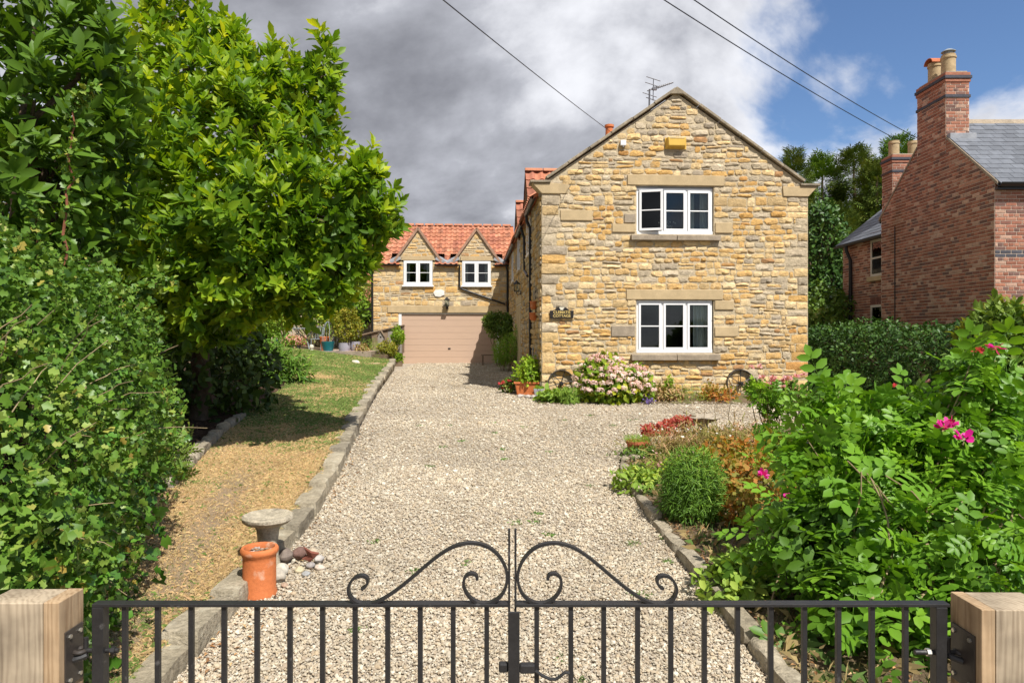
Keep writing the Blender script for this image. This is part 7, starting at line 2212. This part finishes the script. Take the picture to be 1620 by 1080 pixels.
for k, (x, y, z, a, b, h, col) in enumerate(spots):
    me = rock_mesh('cobble', a, b, h, M['rock_obj'], seed=1100 + k, jit=0.18, round_=0.75)
    o = put('cobble', me, None, (x, y, float(dz(y)) + z), (R.uniform(-.2, .2), R.uniform(-.2, .2), R.uniform(0, 3)), color=col)
    sb = o.modifiers.new('sub', 'SUBSURF'); sb.levels = 1; sb.render_levels = 1
    tag(o, LB[k], 'stone', 'cobbles by the kerb')
m = MB(); m.add([(-0.06, 0, 0), (-0.015, 0.01, 0.03), (-0.045, 0, 0.13), (0.012, 0, 0.07), (0.075, 0.01, 0.035), (0.03, 0, 0.0), (0.0, 0, -0.05), (-0.02, 0, -0.02)] + [(v[0], v[1] + 0.02, v[2]) for v in [(-0.06, 0, 0), (-0.015, 0.01, 0.03), (-0.045, 0, 0.13), (0.012, 0, 0.07), (0.075, 0.01, 0.035), (0.03, 0, 0.0), (0.0, 0, -0.05), (-0.02, 0, -0.02)]],
                [tuple(range(8)), tuple(range(15, 7, -1))] + [(i, i + 8, (i + 1) % 8 + 8, (i + 1) % 8) for i in range(8)])
bf = m.build('butterfly_ornament', M['clay'], None, (-1.66, 5.60, float(dz(5.6)) + 0.10), (0.5, 0, 0.25), bevel=0.004); tag(bf, 'brown red butterfly shaped ornament resting on the cobbles', 'ornament')
bf.data.materials[0] = mat('dark_red_clay', (0.22, 0.075, 0.05), rough=0.8, noise=(20, 0.2))

# small stone slab on the kerb (flat grey) and old bird bath at the back
c = P(1112, 662, 10.9)
b2 = thing('old_bird_bath', 'chipped pale stone bird bath at the back of the flower bed', 'bird bath', (c.x, c.y, gz(c.x, c.y)), 0.3)
h2 = c.z - gz(c.x, c.y)
m = MB(); m.lathe([(0.10, -0.05), (0.07, 0.08), (0.08, h2 - 0.05)], 16, jit=0.04); m.build('pedestal', M['bath'], b2, smooth=True)
m = MB(); m.lathe([(0.08, h2 - 0.07), (0.20, h2 - 0.02), (0.27, h2 + 0.03), (0.25, h2 + 0.05), (0.14, h2 + 0.015), (0.02, h2 + 0.01)], 20, jit=0.06); m.build('bowl', mat('pale_bath_stone', (0.40, 0.34, 0.26), rough=0.9, noise=(8, 0.3), fine=(50, 0.2), bump=(40, 0.5, 0.012)), b2, smooth=True)
m = MB(); m.lathe([(0.03, 0.0), (0.06, 0.03), (0.05, 0.07), (0.02, 0.09)], 10, (-0.16, 0.02, h2 + 0.03), jit=0.1, sq=0.6); m.build('stone_bird', M['bath'], b2, smooth=True)
c = P(1008, 712, 9.6)
bp = thing('box_topped_pot', 'terracotta pot with clipped green top at the bed corner', 'pot', (c.x, c.y, gz(c.x, c.y)))
zt = P(1008, 701, 9.6).z - bp.location.z
m = MB(); m.lathe([(0.11, 0), (0.145, zt), (0.16, zt), (0.16, zt + 0.04), (0.14, zt + 0.04), (0.13, zt - 0.02)], 22); m.build('pot', M['clay'], bp, smooth=True)
foliage('clipped_top', bp, single_leaves([(c.x, c.y, bp.location.z + zt + 0.06, 0.185, 0.185, 0.05)], 900, 0.04, seed=301, up=1.0, rmin=0.5), NARROW, LM['box'])
c = P(1040, 690, 10.5)
bush('red_acer', 'low red leaved acer beside the box topped pot', 'shrub', (c.x, c.y, gz(c.x, c.y)), [E(1028, 684, 10.5, 0.12, .15, .12), E(1052, 681, 10.5, 0.15, .18, .14)], 900, LOBED, 0.045, LM['acer'], seed=305, stems=8, up=0.6)
c = P(1082, 668, 10.8)
bush('red_sedum', 'small red leaved plant against the old bird bath', 'plant', (c.x, c.y, gz(c.x, c.y)), [E(1078, 667, 10.8, 0.18, .2, .07)], 420, LOBED, 0.05, LM['acer'], seed=307, stems=5)
for k, (px, py, Y, s) in enumerate(((1040, 706, 10.2, .22), (1062, 700, 10.3, .20), (1005, 735, 9.2, .16), (1078, 706, 10.1, .18))):
    c = P(px, py, Y)
    o = put('bed_rock', rock_mesh('bed_rock', s * 1.3, s, s * 0.8, M['kerb_obj'], seed=1300 + k, jit=0.3), None, (c.x, c.y, gz(c.x, c.y)), (0, 0, k), color=(0.42, 0.35, 0.25))
    tag(o, ['rough rock in front of the red acer', 'pale rock right of the red acer', 'small rock by the kerb below the clipped pot', 'rock under the seed heads near the old bird bath'][k], 'rock', 'rocks in the flower bed')
c = P(1287, 690, 8.9)
bk = thing('black_pot', 'black plastic plant pot among leaves right of the bed', 'pot', (c.x, c.y, gz(c.x, c.y)))
m = MB(); m.lathe([(0.13, 0), (0.165, 0.3), (0.175, 0.3), (0.175, 0.34), (0.16, 0.34), (0.15, 0.28)], 22); m.build('pot', M['blackpot'], bk, smooth=True)
m = MB(); m.lathe([(0.15, 0.26), (0.15, 0.29), (0.05, 0.295)], 16); m.build('soil', M['soil'], bk)

# ================================================================== terrace and far lawn
def tz(x, y): return float(lawn_z(x, y))
TY = 25.7
m = MB()
fl = bpy.data.objects.new('terrace', None)
zt0 = 1.49
m = MB(); m.box(-14, -5.3, TY, 29.6, zt0 - 0.5, zt0 - 0.012); terr = m.build('terrace', M['sill'], None, kind='structure')
x = -14.0; i = 0
while x < -5.4:
    w = R.uniform(0.5, 0.8); y = TY
    while y < 29.2:
        d = R.uniform(0.55, 0.9); m = MB(); m.box(x + 0.008, min(x + w, -5.3) - 0.008, y + 0.008, min(y + d, 29.6) - 0.008, zt0 - 0.0115, zt0 + R.uniform(0, 0.006))
        o = m.build('flagstone', M['paving'], terr, bevel=0.006); o.color = (0.50 * R.uniform(.85, 1.1), 0.38, 0.31, 1); y += d
    x += w
# low bed by the garage corner
gb = MB(); gb.prism_z([(-6.9, 25.8), (-4.75, 25.9), (-4.75, 28.7), (-6.2, 28.7)], 0.8, 1.36); o = gb.build('corner_bed_soil', M['bedsoil'], None, kind='structure')


def potted(name, label, px, py_base, py_rim, Y, w_px, material, prof, plant=None):
    b = P(px, py_base, Y); H = (py_base - py_rim) * Y / F; r = w_px / 2 * Y / F
    zb = b.z
    t = thing(name, label, 'pot', (b.x, b.y, zb), 0, 'glazed pots on the terrace')
    m = MB(); m.lathe([(a * r, c_ * H) for a, c_ in prof], 24); m.build('pot', material, t, smooth=True)
    m = MB(); m.lathe([(r * 0.86, H * 0.88), (r * 0.86, H * 0.93), (0.02, H * 0.95)], 14); m.build('soil', M['soil'], t)
    return t, H, r
PT = [(0.62, 0), (0.80, 0.35), (0.97, 0.85), (1.0, 0.90), (1.03, 1.0), (0.93, 1.0), (0.88, 0.85)]
PB = [(0.72, 0), (0.90, 0.25), (1.0, 0.6), (0.97, 0.95), (0.99, 1.0), (0.9, 1.0), (0.86, 0.85)]
potted('teal_pot', 'glossy teal pot holding a hoop frame on the terrace', 519, 557, 540, 26.0, 21, M['teal'], PT)
potted('teal_pot', 'second teal pot half hidden by the feathery bush', 446, 556, 537, 26.2, 24, M['teal'], PT)
potted('lilac_pot', 'left one of two grey lilac round pots', 545, 558, 542, 26.0, 18.5, M['lilac'], PB)
potted('lilac_pot', 'right one of two grey lilac round pots, slightly further back', 562, 556, 540, 26.3, 16.5, M['lilac'], PB)
potted('slate_pot', 'wide slate grey pot full of salmon flowers', 466, 556, 545, 26.0, 20, M['slatepot'], PT)
def topplant(label, px, py, Y, el, n, s, m_, seed, name='pot_plant', tp=OVAL, stems=8):
    c = P(px, py, Y); return bush(name, label, 'plant', c, el, n, tp, s, LM[m_], seed=seed, stems=stems, zmin=None, stem_r=0.008)
topplant('golden leafy shrub growing in the left lilac pot', 545, 541, 26.0, [E(545, 520, 26, .42, .35, .5), E(552, 495, 26, .25, .25, .35), E(535, 505, 26, .25, .25, .35)], 950, 0.09, 'golden', 401)
topplant('yellow and pink shrub growing in the right lilac pot', 562, 539, 26.3, [E(562, 522, 26.3, .30, .3, .42), E(560, 508, 26.3, .22, .25, .26)], 700, 0.085, 'golden', 403)
t = topplant('salmon flowers mounded over the slate grey pot', 466, 545, 26.0, [E(463, 541, 26, .42, .35, .22)], 500, 0.07, 'hydrangea', 405)
r = np.random.default_rng(4); Pp, out, u, rr = shell([E(463, 540, 26, .44, .37, .25)], 420, rmin=0.95, rmax=1.06, seed=3)
foliage('flowers', t, (Pp, norm(r.normal(size=Pp.shape)), out, np.full(len(Pp), 0.075), r.random(len(Pp))), PETAL, LM['orangeflower'], zmin=zt0 + 0.2)
topplant('leafy plant in the half hidden teal pot', 446, 537, 26.2, [E(440, 512, 26.2, .5, .4, .6)], 800, 0.09, 'hydrangea', 407)
# wire hoop frame in the teal pot, terracotta bowl behind
hf = thing('plant_hoop', 'grey metal hoop frame standing in the teal pot', 'plant support', P(519, 540, 26))
m = MB()
for q in range(3):
    a = q * 1.05; pts = [(0.22 * math.cos(a) * math.cos(s_), 0.22 * math.sin(a) * math.cos(s_), 0.75 * math.sin(s_) ** 0.7 if math.sin(s_) > 0 else 0) for s_ in [math.pi * k / 12 for k in range(13)]]
    m.tube(pts, 0.009, 6)
m.build('hoops', M['greymetal'], hf, smooth=True)
tb_ = thing('terracotta_bowl', 'terracotta bowl pot behind the teal pot', 'pot', (P(514, 556, 26.7).x, 26.7, zt0))
m = MB(); m.lathe([(0.13, 0.0), (0.16, 0.28), (0.19, 0.36), (0.20, 0.50), (0.215, 0.50), (0.215, 0.56), (0.18, 0.56), (0.17, 0.4)], 22); m.build('pot', M['terracotta'], tb_, smooth=True)
# garden table and two chairs
c = P(481, 556, 27.3)
gt = thing('garden_table', 'small grey metal garden table on the terrace', 'table', (c.x, c.y, zt0))
m = MB(); m.box(-0.42, 0.42, -0.4, 0.4, 0.86, 0.89); m.build('top', M['greymetal'], gt, bevel=0.01)
for sx in (-1, 1):
    m = MB(); m.tube([(sx * 0.30, -0.25, 0), (sx * 0.1, 0.0, 0.5), (sx * 0.34, 0.25, 0.86)], 0.016, 6); m.build('leg', M['greymetal'], gt)
    m = MB(); m.tube([(sx * 0.30, 0.25, 0), (sx * 0.1, 0.0, 0.45), (sx * 0.34, -0.25, 0.86)], 0.016, 6); m.build('leg', M['greymetal'], gt)
for k, (px, lab) in enumerate(((502, 'grey metal garden chair right of the garden table'), (461, 'grey metal garden chair left of the garden table'))):
    c = P(px, 556, 27.5); s = 1 if k == 0 else -1
    ch = thing('garden_chair', lab, 'chair', (c.x, c.y, zt0), 0, 'grey garden chairs')
    for sx in (-1, 1):
        for sy in (-1, 1):
            m = MB(); m.tube([(sx * 0.2, sy * 0.2, 0), (sx * 0.19, sy * 0.18, 0.45)], 0.014, 6); m.build('leg', M['greymetal'], ch)
        m = MB(); m.tube([(sx * 0.21, -0.2, 0.45), (sx * 0.21, -0.2, 0.64), (sx * 0.21, 0.2, 0.66)], 0.012, 6); m.build('armrest', M['greymetal'], ch)
    m = MB(); m.box(-0.21, 0.21, -0.2, 0.2, 0.44, 0.465); m.build('seat', M['greymetal'], ch, bevel=0.008)
    m = MB(); m.tube([(-0.2, 0.2, 0.45), (-0.2, 0.25, 0.9), (0, 0.26, 0.96), (0.2, 0.25, 0.9), (0.2, 0.2, 0.45)], 0.014, 6)
    for q in range(5): m.tube([(-0.13 + q * 0.065, 0.2, 0.46), (-0.13 + q * 0.065, 0.25, 0.92)], 0.008, 5)
    m.build('backrest', M['greymetal'], ch)
c = P(493, 557, 25.85)
fi = thing('stone_finial', 'cream stone ball finial on a flared base at the lawn edge', 'ornament', (c.x, c.y, c.z))
m = MB(); m.lathe([(0.14, 0), (0.14, 0.03), (0.08, 0.07), (0.05, 0.11)], 18); m.build('base', M['cream'], fi, smooth=True)
m = MB(); m.lathe([(0.03, 0.10), (0.075, 0.14), (0.09, 0.20), (0.075, 0.26), (0.02, 0.29)], 18); m.build('ball', M['cream'], fi, smooth=True)
# far lawn pieces
c = P(563, 576, 22.4)
o = put('white_ornament', rock_mesh('white_ornament', 0.30, 0.14, 0.10, M['cream'], seed=1500, jit=0.5, round_=0.6), None, (c.x, c.y, tz(c.x, c.y)), (0.1, 0.2, -0.5)); tag(o, 'white lumpy ornament lying on the far lawn', 'ornament')
c = P(593, 575, 22.8)
m = MB(); m.lathe([(0.19, 0.0), (0.19, 0.035), (0.15, 0.045)], 20, jit=0.03); o = m.build('stepping_stone', M['pot_buff'], None, (c.x, c.y, tz(c.x, c.y)), smooth=True); tag(o, 'round buff stepping stone sunk in the far lawn', 'stone')
# lean-to log store, bird house, fence
c = on_house(GL + 0.95, LEN - 0.45, 0)
ls = thing('lean_to_store', 'low lean-to wood store against the garage corner', 'store', (c.x, c.y, 1.36), HA)
m = MB(); m.prism([(-1.25, 0.72), (0.48, 1.12), (0.48, 1.17), (-1.25, 0.77)], -0.42, 0.36); m.build('roof', M['oldwood'], ls, bevel=0.005)
for k in range(6):
    m = MB(); x0 = -0.75 + k * 0.2; z1 = 0.72 + (x0 + 1.25) * 0.231; m.prism([(x0 + 0.004, 0), (x0 + 0.196, 0), (x0 + 0.196, z1 + 0.046), (x0 + 0.004, z1)], -0.34, -0.31); m.build('board', M['fence'] if k % 2 else M['oldwood'], ls)
m = MB(); m.box(0.42, 0.46, -0.34, 0.34, 0, 1.1); m.box(-0.8, -0.76, -0.34, 0.34, 0, 0.8); m.build('frame', M['oldwood'], ls)
c = P(603, 541, 27.4)
bh = thing('bird_house', 'little grey wooden bird house near the garage corner', 'bird house', (c.x, c.y, 1.36), 0)
zz = c.z - 1.36
m = MB(); m.prism([(-0.12, zz), (0.12, zz), (0.12, zz + 0.26), (0, zz + 0.44), (-0.12, zz + 0.26)], -0.1, 0.1); m.build('box', M['fence'], bh, bevel=0.004)
for s in (-1, 1):
    m = MB(); m.prism([(s * 0.17, zz + 0.21), (0, zz + 0.475), (0, zz + 0.445), (s * 0.15, zz + 0.205)], -0.15, 0.13); m.build('roof_board', M['oldwood'], bh)
m = MB(); m.tube([(0, -0.101, zz + 0.2), (0, -0.104, zz + 0.2)], 0.035, 12); m.build('entrance_hole', M['blackpot'], bh)
m = MB(); m.tube([(0, 0, -0.1), (0, 0, zz)], 0.02, 6); m.build('pole', M['oldwood'], bh)
fc = thing('board_fence', 'grey vertical board fence left of the garage', 'fence', (P(575, 540, 30.2).x, 30.2, 1.4))
for k in range(15):
    m = MB(); x0 = -1.35 + k * 0.15; m.box(x0, x0 + 0.142, -0.01 + 0.012 * (k % 2), 0.01 + 0.012 * (k % 2), 0, 2.05 + R.uniform(-.01, .01)); m.build('board', M['fence'], fc)
m = MB(); m.box(-1.4, 0.9, 0.03, 0.08, 1.75, 1.85); m.box(-1.4, 0.9, 0.03, 0.08, 0.4, 0.5); m.build('rail', M['fence'], fc)
m = MB(); m.box(-1.4, 0.9, -0.03, 0.05, 2.07, 2.11); m.build('cap', M['fence'], fc)
sh = thing('dark_letter_box', 'small dark box fixed on the grey fence', 'box', P(581, 505, 30.1))
m = MB(); m.box(-0.17, 0.17, -0.12, 0.05, -0.17, 0.13); m.build('body', M['blackpot'], sh, bevel=0.01)
m = MB(); m.prism_x([(-0.15, 0.13), (0.05, 0.19), (0.05, 0.21), (-0.15, 0.15)], -0.19, 0.19); m.build('lid', M['blackpot'], sh)
# plants at the garage corner
for k, (px, py, Y, rx, rz, m_, lab) in enumerate(((585, 545, 26.8, .42, .28, 'mantle', 'grassy plants in front of the lean-to store'), (612, 550, 26.6, .36, .26, 'golden', 'yellow flowering plant at the end of the kerb wall'), (628, 530, 27.4, .22, .38, 'lime', 'tall green plant beside the garage door frame'), (571, 552, 26.2, .25, .2, 'seed', 'dry tuft between the pots and the lean-to'))):
    c = P(px, py, Y); bush('corner_plant', lab, 'plant', (c.x, c.y, 1.3), [E(px, py, Y, rx, .35, rz), E(px + 6, py + 4, Y - 0.2, rx * .6, .3, rz * .7)], 620, OVAL if k else NARROW, 0.09, LM[m_], seed=420 + k, stems=8, zmin=1.2, up=0.8)
c = P(631, 571, 26.9)
sp = thing('small_trough', 'small dark trough with green plant at the drive edge', 'planter', (c.x, c.y, float(dz(26.9))))
m = MB(); m.box(-0.13, 0.13, -0.1, 0.1, 0, 0.2); m.box(-0.14, 0.14, -0.11, 0.11, 0.18, 0.21); m.build('box', M['oldwood'], sp, bevel=0.006)
foliage('leaves', sp, single_leaves([(c.x, c.y, float(dz(26.9)) + 0.32, 0.17, 0.15, 0.16)], 260, 0.08, seed=431), OVAL, LM['lime'])
# bench in front of the shrubs by the garage door
c = P(767, 574, 27.6)
bn = thing('small_bench', 'small dark bench in the shade by the garage door', 'bench', (c.x + 0.3, c.y, float(dz(27.6))), HA)
m = MB(); m.box(-0.45, 0.45, -0.16, 0.16, 0.40, 0.44); m.build('seat', M['oldwood'], bn, bevel=0.005)
for sx in (-1, 1):
    m = MB(); m.box(sx * 0.38 - 0.03, sx * 0.38 + 0.03, -0.14, 0.14, 0, 0.40); m.build('leg', M['oldwood'], bn)
# far red-roofed building
fb = thing('distant_cottage', 'far red pantile roof glimpsed left of the garage', 'house', (P(548, 470, 44).x, 44, 1.3))
m = MB(); m.box(-5, 3.6, 0, 5, 0, 2.9); m.build('wall', M['mortar'], fb)
m = MB(); m.prism_x([(-0.3, 2.75), (2.6, 5.35), (5.4, 2.75), (5.4, 2.6), (2.6, 5.2), (-0.3, 2.6)], -5.3, 3.8); fr = m.build('roof', M['clay'], fb)
pantiles('roof_tiles', fr, (-5.3, -0.32, 2.77), (1, 0, 0), (0, 1, 2.6 / 2.9), 38, 11, 0.24, 3.88 / 11, None, 77)

# ================================================================== overhead wires
def wire(label, a, b, sag, ext_near=1.35, r=0.009):
    a, b = Vector(a), Vector(b)                    # a = far end
    q = a + (b - a) * ext_near
    pts = []
    for k in range(25):
        t = k / 24; p = a.lerp(q, t); p.z -= sag * 4 * t * (1 - t); pts.append(p)
    m = MB(); m.tube([p - a for p in pts], r, 5); o = m.build('overhead_wire', M['iron'], None, a, smooth=True)
    tag(o, label, 'wire', 'overhead wires')
wire('thin overhead wire running down to the cottage roof', P(972, 213, 17.5), P(700, -4, 7.0), 0.04, 1.2, 0.007)
wire('lower of the two overhead wires crossing the blue sky', P(1425, 224, 34), P(1050, -2, 19), 0.15, 1.06, 0.017)
wire('upper of the two overhead wires crossing the blue sky', P(1452, 219, 34), P(1098, -2, 19), 0.18, 1.06, 0.017)
# distant second aerial left of the garage
a2 = thing('distant_aerial', 'small distant television aerial above the magnolia tip', 'aerial', P(592, 330, 44))
m = MB(); m.tube([(0, 0, -2.0), (0, 0, 1.6)], 0.03, 6); m.build('mast', M['aerial'], a2)
m = MB(); m.tube([(-0.5, 0, 1.45), (0.6, 0, 1.55)], 0.025, 5)
for k in range(6): m.tube([(-0.4 + k * 0.18, -0.2, 1.35 + k * 0.016), (-0.4 + k * 0.18, 0.2, 1.6 + k * 0.016)], 0.012, 4)
m.build('boom', M['aerial'], a2)
# flower stems on the upper window sill inside
c = on_house(2.98, 0.17, 3.80)
fw_ = thing('window_flowers', 'white flower stems standing inside the upper window', 'flowers', c, HA)
m = MB()
for k in range(5): limb(m, (0, 0, 0), (R.uniform(-.16, .16), 0.02, R.uniform(.12, .26)), 0.005, 0.003, 0.05, 4, 900 + k, 4)
m.lathe([(0.04, -0.04), (0.05, 0.02), (0.03, 0.06)], 10); m.build('stems', M['cream'], fw_)
r = np.random.default_rng(8); pp = np.array([list(c)]) + np.stack([r.uniform(-.17, .17, 60), r.normal(0, .02, 60), r.uniform(.02, .28, 60)], -1)
me = leaf_mesh('petals', pp - np.array(list(c)), norm(r.normal(size=(60, 3))), norm(r.normal(size=(60, 3))), np.full(60, 0.045), PETAL, LM['white'], r.random(60)); put('petals', me, fw_)
